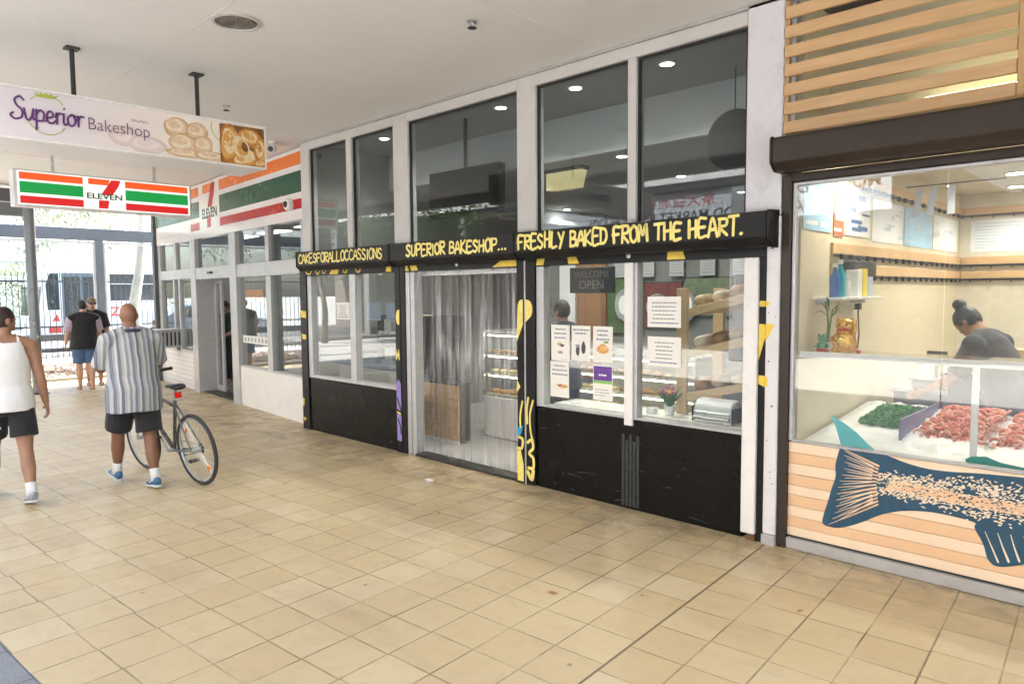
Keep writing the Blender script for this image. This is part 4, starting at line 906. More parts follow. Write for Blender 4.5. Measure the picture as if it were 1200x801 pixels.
S_tan = skin('tan_skin', (.36,.19,.115)); S_brown = skin('brown_skin', (.22,.105,.062)); S_fair = skin('fair_skin', (.52,.32,.23)); S_mid = skin('olive_skin', (.42,.25,.165))
H_black = mat('black_hair', (.012,.010,.009), .55, 0, .4, 60, bump=.5, bscale=220); H_dark = mat('dark_brown_hair', (.03,.018,.012), .55, 0, .4, 60, bump=.5, bscale=220)
C_white = cloth('white_cotton', (.80,.80,.80), .03); C_black = cloth('black_cloth', (.012,.013,.016), .3); C_denim = cloth('blue_denim', (.06,.12,.24), .25); C_lilac = cloth('lilac_sleeve', (.42,.36,.46), .08)
C_sock = cloth('white_sock', (.75,.75,.74), .05); Sole_w = mat('white_rubber_sole', (.62,.63,.63), .6); Shoe_g = mat('grey_mesh_shoe', (.28,.32,.34), .6, 0, .35, 40); Shoe_b = mat('blue_shoe', (.05,.14,.27), .55, 0, .3, 40)
# man in the white tank top
man, d = make_person('man walking away in white tank top, black shorts and grey running shoes', (-7.40,-3.53,0), R(88), 1.71, 1.06, ((20,8,-6),(-14,12,12)), ((40,6,105,30),(-6,10,16,0)), 0, (-62,0),
   S_tan, (H_dark,'crop'), C_white, 'tank', C_black, .33, 0, (Shoe_g,Sole_w), C_sock, voxel=.0085, hem=.84)
m = MB(); m.tube([d['T'](-.118,-.16,.70), d['T'](-.08,-.163,.715)], .012, 8); m.build('logo_stripe', C_white, man, world=False)
m = MB(); hp_ = d['arms'][0][2]+d['arms'][0][4]*.10; m.box(-.035,.035,-.006,.006,-.07,.07, Matrix.Translation(hp_) @ Matrix.Rotation(.5,4,'Y')); 
tag(m.build('mobile_phone', mat('phone_black', (.015,.015,.017), .2), None), 'small black phone held up near the chin by man in white tank top', 'phone'); ph = bpy.data.objects['mobile_phone']; ph.matrix_world = ROOTM[man.name]; ph.data.transform(Matrix())
# man in the striped shirt, pushing the bicycle
man2, d2_ = make_person('bald man in striped short-sleeved shirt pushing a bicycle', (-7.12,-2.60,0), R(88), 1.72, 1.13, ((24,12,-8),(-10,6,6)), ((22,10,72,40),(30,14,48,6)), 2, (4,4),
   S_brown, (mat('stubble', (.045,.03,.024), .7, 0, .3, 60),'crop') if False else None, striped('striped_shirt_cloth'), 'tee', C_black, .40, .92, (Shoe_b,Sole_w), C_sock, voxel=.009, belly=1.18, extra='hold', hem=.73)
m = MB(); m.torus(d2_['T'](0,-.012,1.487), (0,.12,1), .080*d2_['s'], .016, 28, 8); m.build('collar', cloth('navy_collar', (.03,.04,.07)), man2, True, world=False)
# two people talking by the column
man3, d3 = make_person('person with back turned in black raglan tee with lilac sleeves and denim shorts', (-15.30,-.86,0), R(84), 1.70, 1.16, ((2,3,0),(-3,3,0)), ((6,12,22,6),(8,12,20,6)), 0, (-8,4),
   S_fair, (H_black,'short'), C_black, 'tee', C_denim, .40, .3, None, None, mat('tan_sandal', (.35,.28,.22), .6), voxel=.012, hem=.80)
for (sh, elb, wr, a, b_) in d3['arms']:
    m = MB(); m.tube([sh-a*.02, sh+a*.1, sh+a*.25], [.080,.083,.085], 14); finalize(m, 'sleeve', C_lilac, man3, .014, 3, .005, 7)
man4, d4 = make_person('man in dark shirt and cap facing the person in denim shorts', (-16.0,-.52,0), R(-100), 1.74, 1.10, ((2,3,0),(-2,3,0)), ((10,10,40,10),(6,12,16,0)), 0, (10,4),
   S_mid, (H_black,'crop'), cloth('navy_black_shirt', (.016,.018,.028), .3), 'tee', cloth('charcoal_shorts', (.05,.05,.055)), .42, .9, None, None, mat('dark_sandal', (.04,.035,.03), .6), voxel=.012)
m = MB(); HM = d4['HM']; m.ell(HM @ V3((0,.005,.15)), (.083,.105,.085), 12, HM.to_3x3().to_4x4()); inv4 = HM.inverted()
cap_o = finalize(m, 'cap', cloth('khaki_cap', (.17,.14,.10)), man4, .008, 2, 0, 5, lambda p: (inv4 @ p).z < .145, .003)
m = MB(); m.tube([HM @ V3((0,.07,.150)), HM @ V3((0,.13,.148)), HM @ V3((0,.17,.140))], [(.078,.008),(.072,.006),(.045,.005)], 14, (1,0,0)); m.build('cap_brim', MATS['khaki_cap'], cap_o, True, world=False)
m = MB()
for sd in (-1,1): m.ell(HM @ V3((sd*.033,.105,.112)), (.026,.006,.02), 6, HM.to_3x3().to_4x4())
m.tube([HM @ V3((-.075,.02,.118)), HM @ V3((-.06,.095,.12)), HM @ V3((.06,.095,.12)), HM @ V3((.075,.02,.118))], .004, 6); m.build('sunglasses', M_dark, man4, True, world=False)
make_person('small child in teal top standing beyond the metal wall box', (-16.75,.93,0), R(-95), 1.24, 1.0, ((2,3,0),(-2,3,0)), ((5,10,15,0),(5,10,15,0)), 0, (35,0), S_fair, (mat('red_brown_hair', (.12,.05,.03), .6),'crop'), cloth('teal_cloth', (.015,.12,.13)), 'tee', cloth('grey_cloth', (.15,.15,.16)), .36, .6, (Shoe_g,Sole_w), C_sock, voxel=.012)

# ------------------------------------------------------------------ bicycle
def make_bicycle():
    t = thing('bicycle', 'grey and black bicycle wheeled along beside the man in striped shirt', 'bicycle', (-6.75,-2.155,0)); t.rotation_euler = (0, R(-6), R(97.0))
    Rw = .345; WB = 1.06; rub = mat('tyre_rubber', (.035,.037,.04), .7); alu = mat('rim_alloy', (.62,.64,.66), .3, .8, .05, 6); fr_m = mat('bike_frame_paint', (.13,.14,.15), .3, .4, .2, 8); sil = mat('bike_silver', (.55,.57,.59), .35, .7, .05)
    refl = mat('orange_reflector', (.85,.26,.03), .2); A, B_ = V3((0,0,Rw)), V3((0,WB,Rw)); bb = V3((0,.43,.29)); st = V3((0,.28,.80)); hd = V3((0,.88,.84)); hdl = V3((0,.925,.70))
    def bd(m, n, mm, p=t, sm=40): return m.build(n, mm, p, sm, world=False)
    for c, nm in ((A,'rear'),(B_,'front')):
        w_ = bd(MB().torus(c,(1,0,0),Rw-.019,.019,56,10), 'wheel', rub); bd(MB().torus(c,(1,0,0),Rw-.042,.0095,56,8), 'rim', alu, w_)
        m = MB()
        for i in range(32):
            a = 2*PI*i/32; b = a+(.35 if i % 2 else -.35); m.cyl(c+V3((.022*(1 if i%4<2 else -1),.022*math.cos(b),.022*math.sin(b))), c+V3((0,(Rw-.045)*math.cos(a),(Rw-.045)*math.sin(a))), .0013, n=4)
        bd(m, 'spokes', alu, w_); bd(MB().cyl(c-V3((.05,0,0)),c+V3((.05,0,0)),.019).cyl(c-V3((.062,0,0)),c+V3((.062,0,0)),.006), 'hub', sil, w_)
        m = MB()
        for a in (.75,3.9): q = c+V3((0,.23*math.cos(a),.23*math.sin(a))); m.box(-.006,.006,-.035,.035,-.012,.012, Matrix.Translation(q) @ rx(a+PI/2))
        bd(m, 'wheel_reflector', refl, w_)
    m = MB(); m.tube([bb,st],.0165).tube([bb,hdl],.021).tube([st-V3((0,-.02,.06)),hd],.0175).tube([hd+V3((0,-.01,.05)),hdl-V3((0,-.012,.03))],.019)
    for sd in (-1,1):
        m.tube([bb+V3((sd*.025,-.03,0)),A+V3((sd*.058,0,0))],.010); m.tube([st+V3((sd*.012,.01,-.05)),A+V3((sd*.058,0,.0))],.008)
    bd(m, 'frame', fr_m)
    m = MB()
    for sd in (-1,1): m.tube([hdl+V3((sd*.045,.012,-.02)), hdl+V3((sd*.055,.05,-.16)), B_+V3((sd*.055,0,0))],[.016,.015,.010])
    m.box(-.06,.06,.925,.96,.665,.695); bd(m, 'fork', sil)
    m = MB(); m.tube([hd+V3((0,-.01,.04)), hd+V3((0,-.02,.13)), hd+V3((0,.05,.17))],.014); m.tube([hd+V3((-.29,-.03,.18)), hd+V3((-.10,.04,.17)), hd+V3((.10,.04,.17)), hd+V3((.29,-.03,.18))],.0115); hb_ = bd(m, 'handlebar', fr_m)
    for sd in (-1,1):
        bd(MB().tube([hd+V3((sd*.30,-.035,.18)), hd+V3((sd*.19,.0,.176))],.017), 'grip', mat('black_rubber', (.015,.015,.016), .6), hb_); bd(MB().tube([hd+V3((sd*.18,.02,.172)), hd+V3((sd*.27,.045,.155))],.006), 'brake_lever', sil, hb_)
    bd(MB().tube([st, st+V3((0,-.03,.11))],.013), 'seat_post', sil)
    m = MB(); m.tube([st+V3((0,-.15,.135)), st+V3((0,-.10,.14)), st+V3((0,-.02,.135)), st+V3((0,.07,.132)), st+V3((0,.13,.125))],[(.05,.02),(.072,.028),(.050,.024),(.024,.018),(.014,.012)],12,(1,0,0)); bd(m, 'saddle', mat('saddle_vinyl', (.018,.018,.02), .4), sm=True)
    m = MB(); m.box(-.028,.028,.19,.215,.83,.885); bd(m, 'rear_light', mat('red_reflector', (.75,.02,.015), .2))
    m = MB(); m.cyl(bb+V3((-.055,0,0)),bb+V3((.06,0,0)),.018); m.torus(bb+V3((.052,0,0)),(1,0,0),.082,.006,30,6); m.tube([bb+V3((.066,0,0)),bb+V3((.07,-.09,-.14))],[.013,.010]); m.tube([bb+V3((-.066,0,0)),bb+V3((-.07,.09,.14))],[.013,.010]); bd(m, 'crank', sil)
    for sd, yy, zz in ((1,-.09,-.14),(-1,.09,.14)): bd(MB().box(bb.x+sd*.08-.0,bb.x+sd*.17,bb.y+yy-.035,bb.y+yy+.035,bb.z+zz-.011,bb.z+zz+.011), 'pedal', mat('pedal_plastic', (.03,.03,.03), .5))
    m = MB(); m.tube([bb+V3((.052,.0,.082)), A+V3((.045,0,.035))],.004,6); m.tube([bb+V3((.052,0,-.082)), A+V3((.045,0,-.035))],.004,6); bd(m, 'chain', M_dark)
    m = MB(); m.lathe([(.02,0),(.045,.004),(.05,.012),(.03,.02),(.012,.022)], Matrix.Translation(A+V3((.034,0,0))) @ Matrix.Rotation(PI/2,4,'Y'), 20); bd(m, 'sprocket', M_dark)
    m = MB(); m.tube([st+V3((.0,-.03,.05)), st+V3((0,-.26,-.02)), st+V3((0,-.43,-.13))],[(.03,.006),(.032,.006),(.026,.005)],10,(1,0,0))
    bag = MB().tube([hd+V3((-.02,-.08,.14)), hd+V3((-.02,-.06,.04)), hd+V3((-.02,-.05,-.08)), hd+V3((-.02,-.06,-.15))],[(.05,.04),(.085,.06),(.09,.06),(.05,.04)],14,(1,0,0)); m.b.free()
    o = finalize(bag, 'blue_bag', cloth('blue_bag_cloth', (.04,.12,.24)), None, .010, 4, .008, 9); o.matrix_world = Matrix.Translation(t.location) @ Matrix.Rotation(R(97.0),4,'Z') @ Matrix.Rotation(R(-6),4,'Y')
    o.name = 'bag'; tag(o, 'small blue cloth bag hanging from the bicycle handlebar', 'bag')
make_bicycle()

# ------------------------------------------------------------------ beyond the end of the walkway
col = thing('canopy_column', 'round grey steel column holding the far end of the canopy', 'column', (-15.34,-1.64,0))
m = MB(); m.cyl((-15.34,-1.64,.012),(-15.34,-1.64,3.468),.088,n=28); m.build('shaft', mat('column_paint', (.20,.23,.26), .35, .3, .08, 3, dirt=.2), col, smooth=40)
m = MB(); m.box(-15.49,-15.19,-1.79,-1.49,.003,.018); m.build('base_plate', M_dark, col, bevel=.003)
m = MB(); m.box(-15.45,-15.23,-4.9,-1.45,3.47,3.70); m.build('cap_beam', M_beam, col, bevel=.006)
m = MB()
q = random.Random(12)
for k in range(7):
    a = q.uniform(-1.4,.4); z = q.uniform(1.0,1.5); cx, cy = -15.34+.0885*math.cos(a), -1.64+.0885*math.sin(a); m.box(cx-.004,cx+.004,cy-.02,cy+.02,z,z+q.uniform(.02,.06))
m.build('sticker_remains', mat('torn_paper', (.45,.45,.45), .8), col)
# garden bed
def soil():
    t = NT('mulch_soil'); t.put(t.b.inputs['Base Color'], t.ramp(t.noise(30, 5, .7), [(.3,(.05,.035,.025)),(.7,(.16,.11,.08))])); t.b.inputs['Roughness'].default_value = .95; t.bump(t.noise(40, 4), .02, .8); return t.m
m = MB(); m.box(-21.2,-17.36,-4.5,2.2,-.01,.03); structure('garden_bed', m, soil())
m = MB(); m.box(-17.36,-17.24,-4.5,2.2,-.01,.07); tag(m.build('bed_edging', mat('edging_concrete', (.28,.27,.25), .8), None, bevel=.01), 'low concrete edging strip in front of the leaf-covered garden bed', 'edging')
q = random.Random(3); m = MB()
for k in range(3200):
    x, y = q.uniform(-21.1,-17.4), q.uniform(-3.5,2.1); a = q.uniform(0,PI); l, wd_ = q.uniform(.03,.085), q.uniform(.012,.03); dx, dy = math.cos(a)*l, math.sin(a)*l; ex, ey = -math.sin(a)*wd_, math.cos(a)*wd_; z = .033+q.uniform(0,.045); t1, t2 = q.uniform(-.02,.03), q.uniform(-.02,.03)
    m.add([(x-dx,y-dy,z+t1),(x+ex,y+ey,z+t2),(x+dx,y+dy,z-t1*.4),(x-ex,y-ey,z)], [(0,1,2,3)])
def litter_mat():
    t = NT('bark_chip'); g = t.node('ShaderNodeNewGeometry'); t.put(t.b.inputs['Base Color'], t.ramp(g.outputs['Random Per Island'], [(0,(.10,.06,.04)),(.4,(.24,.16,.11)),(.75,(.40,.31,.24)),(1,(.55,.48,.40))])); t.b.inputs['Roughness'].default_value = .9; return t.m
tag(m.build('leaf_litter', litter_mat(), None, fix=False), None, None, kind='stuff')
# framed screen
sc_ = thing('framed_screen', 'steel framed glass screen standing across the end of the walkway', 'screen', (-19.5,.6,0))
M_scr = mat('screen_frame_paint', (.13,.155,.185), .4, .3, .06, 3)
m = MB(); m.box(-19.56,-19.44,-6,3.2,3.13,3.42); m.box(-19.55,-19.45,-6,.565,.73,.89); m.box(-19.55,-19.45,.726,3.2,.73,.89); m.build('rail', M_scr, sc_, bevel=.008)
for y in (-4.3,-1.85,.645): MB().box(-19.57,-19.43,y-.08,y+.08,.0,3.128).build('post', M_scr, sc_, bevel=.008)
M_scr2 = mat('screen_inner_frame', (.55,.58,.61), .4, .4)
for y0, y1 in ((-4.2,-1.95),(-1.75,.55),(.74,2.0),(2.06,3.2)):
    m = MB(); m.box(-19.53,-19.47,y0,y0+.05,.892,3.05); m.box(-19.53,-19.47,y1-.05,y1,.892,3.05); m.box(-19.53,-19.47,y0,y1,3.052,3.10); f = m.build('panel_frame', M_scr2, sc_, bevel=.004)
    MB().box(-19.504,-19.496,y0+.045,y1-.045,.894,3.048).build('glass_panel', glass('screen_glass', (.93,.97,.98), .05, 0, .012), f)
# palisade fence
fn = thing('bar_fence', 'dark vertical bar fence between the glass screen and the road', 'fence', (-22,0,0))
m = MB(); m.box(-22.02,-21.98,-8,6,2.16,2.20); m.box(-22.02,-21.98,-8,6,.95,.99); m.build('rail', M_dark, fn)
m = MB(); y = -8
while y < 6: m.box(-21.992,-21.972,y-.0075,y+.0075,.05,2.42); y += .135
m.build('bars', M_dark, fn)
for y in (-6.5,-3.9,-1.3,1.3,3.9): MB().box(-22.04,-21.96,y-.04,y+.04,0,2.5).build('post', M_dark, fn)
# road with kerb
m = MB(); m.quad((-36,-90,-.006),(-24,-90,-.006),(-24,90,-.006),(-36,90,-.006))
def road_mat():
    t = NT('road_asphalt'); c = t.ramp(t.noise(1.2, 8, .7), [(.3,(.10,.10,.10)),(.7,(.15,.15,.15))]); t.put(t.b.inputs['Base Color'], c); t.b.inputs['Roughness'].default_value = .85; t.bump(t.noise(90, 3), .005, .4); return t.m
structure('road', m, road_mat())
m = MB(); m.box(-24.15,-24.0,-90,90,-.008,.13); structure('kerb', m, mat('kerb_concrete', (.36,.35,.33), .8), bevel=.01)
# bus
bus = thing('city_bus', 'white single-deck bus with dark windows and red lettering parked beyond the fence', 'bus', (-27.3,6,0))
BX0, BX1, BY0, BY1 = -28.6,-26.0,.75,12.6
M_bus = mat('bus_paint', (.78,.79,.80), .22, 0, .03, 1, coat=.3)
m = MB(); m.b.free(); m = MB()
prof = [(BY0+.02,.38),(BY0-.02,1.25),(BY0+.10,2.2),(BY0+.28,3.02),(BY0+.55,3.15),(BY1,3.15),(BY1,.38)]
m.prism(prof, lambda u, v: Vector((BX0,u,v)), (BX1-BX0,0,0)); m.build('body', M_bus, bus, bevel=.08, segs=3)
M_bg = mat('bus_glass', (.012,.02,.027), .06, 0, .3, 2, spec=.7)
for y0, y1 in ((2.75,4.3),(4.36,5.9),(5.96,7.5),(7.56,9.1),(9.16,11.2)):
    f = MB().box(BX1+.001,BX1+.012,y0,y1,1.62,2.50).build('window', M_bg, bus, bevel=.01); MB().box(BX1+.0125,BX1+.018,y0+.03,y1-.03,2.16,2.19).build('window_bar', mat('bus_trim', (.6,.62,.63), .4), f)
d = MB().box(BX1+.001,BX1+.02,1.36,2.45,.45,2.52).build('door', mat('bus_door_frame', (.10,.13,.16), .3), bus, bevel=.01)
for y0, y1 in ((1.42,1.87),(1.93,2.39)): MB().box(BX1+.021,BX1+.026,y0,y1,.60,2.40).build('door_pane', M_bg, d)
m = MB(); m.prism([(.95,1.35),(.92,2.15),(1.05,2.5),(1.28,2.5),(1.28,1.35)], lambda u, v: Vector((BX1+.001,u,v)), (.012,0,0)); m.build('driver_window', M_bg, bus)
m = MB(); m.prism([(BX0+.1,1.15),(BX1-.1,1.15),(BX1-.1,2.1),(BX0+.1,2.1)], lambda u, v: Vector((u,BY0-.035+(v-1.15)*.12,v)), (0,.02,0)); m.build('windscreen', M_bg, bus)
for y in (3.2,10.2):
    wh = MB().torus((BX1-.12,y,.47),(1,0,0),.36,.12,36,10).build('wheel', mat('tyre_rubber', (.035,.037,.04), .7), bus, True)
    m = MB(); m.lathe([(.30,-.05),(.30,.05),(.12,.02),(.10,.08),(.001,.08)], Matrix.Translation((BX1-.06,y,.47)) @ Matrix.Rotation(PI/2,4,'Y'), 24); m.build('hub_cap', M_steel, wh, smooth=40)
for x in (BX1-.35, BX0+.35): MB().box(x-.16,x+.16,BY0-.05,BY0-.01,.72,.90).build('headlight', M_paper, bus, bevel=.02)
m = MB(); m.tube([(BX1-.05,BY0+.2,2.75),(BX1+.12,BY0-.12,2.7),(BX1+.14,BY0-.15,2.3)],.02); m.box(BX1+.05,BX1+.22,BY0-.2,BY0-.13,1.95,2.35); m.build('wing_mirror', M_dark, bus, bevel=.01)
m = MB(); text(m, 'Zoss', (BX1+.004,2.75,1.12), (0,1,0), (0,0,1), .42, .003, bold=.012); m.build('lettering', mat('bus_red', (.65,.06,.04), .4), bus)
m = MB(); m.prism([(.95,.62),(1.3,.62),(1.3,.8),(.95,.8)], lambda u, v: Vector((BX1+.001,u,v)), (.004,0,0)); m.prism([(1.05,1.0),(1.28,.98),(1.2,1.22)], lambda u, v: Vector((BX1+.001,u,v)), (.004,0,0)); m.build('red_mark', mat('bus_red', (.65,.06,.04), .4), bus)
# parked car further left
car = thing('parked_car', 'pale blue-grey hatchback parked on the road left of the bus', 'car', (-27.2,-3,0))
body = [(-4.9,.35),(-4.95,.75),(-4.7,.92),(-3.9,.98),(-3.2,1.42),(-2.0,1.46),(-1.3,1.05),(-1.05,.95),(-1.0,.35)]
m = MB(); m.prism(body, lambda u, v: Vector((-28,u,v)), (1.7,0,0)); m.build('body', mat('car_paint', (.40,.47,.55), .25, .3, .05, 1, coat=.4), car, bevel=.07, segs=3)
for u0, u1 in ((-3.55,-2.75),(-2.65,-1.75)):
    m = MB(); m.prism([(u0,1.0),(u1,1.0),(u1-.12,1.38),(u0+.3,1.38)], lambda u, v: Vector((-26.297,u,v)), (.012,0,0)); m.build('window', M_bg, car)
for y in (-4.15,-1.75):
    wh = MB().torus((-26.42,y,.33),(1,0,0),.23,.09,30,10).build('wheel', MATS['tyre_rubber'], car, True); MB().cyl((-26.44,y,.33),(-26.36,y,.33),.16,n=20).build('rim', MATS['rim_alloy'], wh, smooth=40)

# trees
def leaf_mat(name, a, b):
    if name in MATS: return MATS[name]
    t = NT(name); g = t.node('ShaderNodeNewGeometry'); t.put(t.b.inputs['Base Color'], t.ramp(g.outputs['Random Per Island'], [(0,a),(1,b)])); t.b.inputs['Roughness'].default_value = .6
    tl = t.node('ShaderNodeBsdfTranslucent'); tl.inputs[0].default_value = (*[min(1,x*1.6) for x in b],1); ad = t.node('ShaderNodeMixShader'); ad.inputs[0].default_value = .3
    t.t.links.new(t.b.outputs[0], ad.inputs[1]); t.t.links.new(tl.outputs[0], ad.inputs[2]); t.t.links.new(ad.outputs[0], t.out.inputs[0]); MATS[name] = t.m; return t.m
LF = leaf_mat('gum_leaf', (.11,.14,.08), (.22,.25,.16)); LF2 = leaf_mat('street_tree_leaf', (.04,.075,.025), (.10,.15,.05))
def bark():
    t = NT('pale_gum_bark'); f = t.noise(6, 6, .65, t.map((1,1,.35)), 1.0)
    c = t.ramp(f, [(.28,(.34,.31,.26)),(.5,(.62,.58,.50)),(.72,(.72,.69,.62))]); t.put(t.b.inputs['Base Color'], c); t.b.inputs['Roughness'].default_value = .75; t.bump(f, .01, .4); return t.m
M_bark = bark(); M_bark2 = mat('grey_bark', (.26,.22,.18), .9, 0, .3, 8, bump=.6)
def tree(label, path, r0, crown, n_leaf, leaf, bark_m, seed, name='gum_tree', droop=0, lsize=.11, group=None):
    """path: trunk points; crown: list of (centre, radius) clumps; leaves are spread unevenly through the clumps"""
    q = random.Random(seed); t = thing(name, label, 'tree', path[0], 0, group); k = len(path)
    m = MB(); m.tube(path, [r0*(1-.6*i/(k-1)) for i in range(k)], 14); top = V3(path[-1])
    for c, r in crown:
        c = V3(c); st_ = V3(path[-2 if q.random() < .5 else -1]); mid = (st_+c)/2+V3((q.uniform(-.2,.2),q.uniform(-.2,.2),q.uniform(0,.3))); m.tube([st_, mid, c],[r0*.35,r0*.22,r0*.07],7)
        for j in range(3): e = c+V3((q.uniform(-1,1),q.uniform(-1,1),q.uniform(-.5,.8)))*r*.7; m.tube([mid,(mid+e)/2+V3((0,0,.1)),e],[r0*.14,r0*.09,r0*.03],5)
    m.build('trunk', bark_m, t, True)
    m = MB(); tot = sum(r**2 for c, r in crown)
    for c, r in crown:
        c = V3(c); subs = [c+V3((q.gauss(0,.5),q.gauss(0,.5),q.gauss(0,.42)))*r for _ in range(max(6,int(9*r)))]
        for j in range(int(n_leaf*r**2/tot)):
            b = q.choice(subs); p = b+V3((q.gauss(0,1),q.gauss(0,1),q.gauss(0,.8)))*r*.20; p.z -= droop*abs(q.gauss(0,.4))
            d = V3((q.uniform(-1,1),q.uniform(-1,1),q.uniform(-1,.4)-droop)).normalized(); s_ = d.orthogonal().normalized(); s_ = (Matrix.Rotation(q.uniform(0,6.3),3,d) @ s_); l = lsize*q.uniform(.6,1.4); wd_ = l*.24
            m.add([p, p+d*l*.5+s_*wd_, p+d*l, p+d*l*.5-s_*wd_], [(0,1,2,3)])
    m.build('crown', leaf, t, fix=False); return t
tree('slender pale-barked gum tree with a bent trunk beside the walkway end', [(-20.0,1.60,0),(-20,1.58,.9),(-20,1.56,1.6),(-20.03,1.72,2.4),(-20.02,1.80,3.2),(-19.95,1.80,4.4),(-19.9,1.75,6.0)], .16,
   [((-19.6,1.2,5.6),1.1),((-20.3,2.4,6.2),1.2),((-19.8,.6,6.6),1.1),((-20.0,1.6,7.4),1.3),((-20.4,-.4,5.3),.9)], 3000, LF, M_bark, 5, droop=.8)
bgt = [(-33,3.6,9,'tall sparse gum tree with hanging leaves behind the bus'),(-36,.3,10,'pale gum tree standing across the road behind the shelter'),(-40,8.5,11,'broad gum tree far behind the bus near the building'),(-39,-5.5,9,'gum tree across the road at the far left')]
for i, (x, y, h, lb) in enumerate(bgt):
    tree(lb, [(x,y,0),(x+.1,y+.1,h*.25),(x-.1,y+.2,h*.5),(x,y,h*.72)], .17, [((x+.5,y-1.2,h*.55),1.4),((x,y+1.3,h*.62),1.5),((x-.6,y-.3,h*.8),1.7),((x+.3,y+.7,h*.92),1.5),((x,y-1.9,h*.45),1.0)], 1700, LF, M_bark, 20+i, droop=.7, lsize=.20, group='gum trees across the road')
def bush(label, x, y, w_, h, seed):
    q = random.Random(seed); t = thing('bush', label, 'bush', (x,y,0), 0, 'bushes across the road'); m = MB()
    for k in range(7): m.tube([(x,y,0),(x+q.uniform(-.2,.2)*w_,y+q.uniform(-.3,.3)*w_,h*.5),(x+q.uniform(-.4,.4)*w_,y+q.uniform(-.5,.5)*w_,h*.85)],[.03,.02,.008],5)
    m.build('stem', M_bark2, t, True); m = MB(); cl = [V3((x+q.uniform(-.4,.4)*w_,y+q.uniform(-.5,.5)*w_,h*q.uniform(.3,.85))) for _ in range(14)]
    for k in range(1300):
        p = q.choice(cl)+V3((q.gauss(0,.16)*w_,q.gauss(0,.16)*w_,q.gauss(0,.13)*h)); d = V3((q.uniform(-1,1),q.uniform(-1,1),q.uniform(-.5,1))).normalized(); s_ = d.orthogonal().normalized(); l = q.uniform(.1,.2)
        m.add([p,p+d*l*.5+s_*l*.25,p+d*l,p+d*l*.5-s_*l*.25],[(0,1,2,3)])
    m.build('foliage', LF2, t, fix=False)
bush('rounded green bush across the road, left of the column', -38, .2, 3.2, 3.2, 1); bush('wide green bush across the road at the far left of the picture', -38.5, -3.2, 3.4, 2.8, 2); bush('green bush across the road behind the front of the bus', -37.6, 3.4, 3.0, 3.4, 3)
# far building and shelter across the road
fb = thing('low_hall', 'long low pale building with grey roof far across the road', 'building', (-47,9,0))
MB().box(-52,-46,2.5,24,0,3.6).build('wall', mat('far_wall', (.62,.58,.50), .8), fb, bevel=.02)
m = MB(); m.prism([(-52.5,3.55),(-49,4.75),(-45.4,3.55),(-45.4,3.7),(-49,4.92),(-52.5,3.7)], lambda u, v: Vector((u,2.0,v)), (0,22.5,0)); m.build('roof', mat('far_roof', (.34,.34,.35), .5, .3), fb)
for y in (4.2,6.6,9.0,11.4,13.8): 
    f = MB().box(-46.04,-45.98,y,y+1.3,1.1,2.4).build('window', M_bg, fb)
    MB().box(-45.978,-45.96,y+.62,y+.68,1.1,2.4).build('frame', M_white, f)
sh = thing('bus_shelter', 'flat-roofed bus shelter with pale posts across the road', 'shelter', (-37,0,0))
MB().box(-38.2,-35.8,-3.5,2.6,2.45,2.6).build('roof', mat('shelter_roof', (.5,.53,.55), .4, .3), sh, bevel=.02)
for y in (-3.2,-.3,2.4): MB().box(-36.1,-36,y-.05,y+.05,0,2.45).build('post', M_white, sh)
MB().box(-38.0,-37.96,-3.3,2.4,.4,2.2).build('back_panel', glass('screen_glass', (.93,.97,.98), .05, 0, .012), sh)
MB().box(-37.9,-37.5,-2.8,1.9,.42,.48).build('bench_seat', M_timber, sh)

# ------------------------------------------------------------------ across the pedestrian street: seen mirrored in the glass
op = thing('food_market_building', 'market building across the street seen reflected in the upper windows', 'building', (-8,-13.5,0))
m = MB(); m.box(-34,14,-19,-12.3,4.92,8.5); m.build('upper_wall', mat('opp_wall', (.62,.58,.52), .8), op)
m = MB(); m.box(-34,14,-12.3,-12.02,4.66,4.90); m.build('parapet', mat('opp_parapet', (.72,.72,.72), .6), op, bevel=.02)
m = MB(); m.box(-34,14,-12.3,-12.06,4.47,4.655); m.build('beam', M_dark, op)
m = MB(); m.box(-34,14,-19,-16.2,0,4.9); m.build('rear_wall', mat('opp_rear', (.20,.17,.15), .8), op)
for x in (-31,-25,-19,-8.55,-2,4,10): MB().box(x-.2,x+.2,-12.5,-12.1,0,4.47).build('column', mat('opp_column', (.22,.22,.22), .6), op, bevel=.02)
sg = thing('food_market_sign', 'long white market sign board lettered FRUIT and FOOD MARKET across the street', 'sign', (-9.5,-12.2,3.5))
MB().box(-15.2,-5.0,-12.3,-12.2,3.55,4.46).build('board', mat('sign_board_pale', (.42,.46,.49), .5), sg, bevel=.01)
m = MB(); text(m, 'MOUNT DRUITT', (-5.2,-12.199,4.10), (-1,0,0), (0,0,1), .40, .003, bold=.004); text(m, 'ASIAN FOOD MARKET Ph/Fax 963205', (-6.9,-12.199,3.66), (-1,0,0), (0,0,1), .40, .003, bold=.004); m.build('lettering', M_ink, sg)
m = MB(); text(m, '\u8521\u5929\u4e9e\u6d32\u98df', (-9.2,-12.199,4.08), (-1,0,0), (0,0,1), .44, .003); m.build('red_lettering', mat('sign_red', (.28,.03,.03), .5), sg)
for i, x in enumerate((-28,-21.8,-13.5,-5.2,1,7)):
    MB().box(x-2.3,x+2.3,-16.1,-16.0,.4,3.2).build('shop_window', M_bg, op)

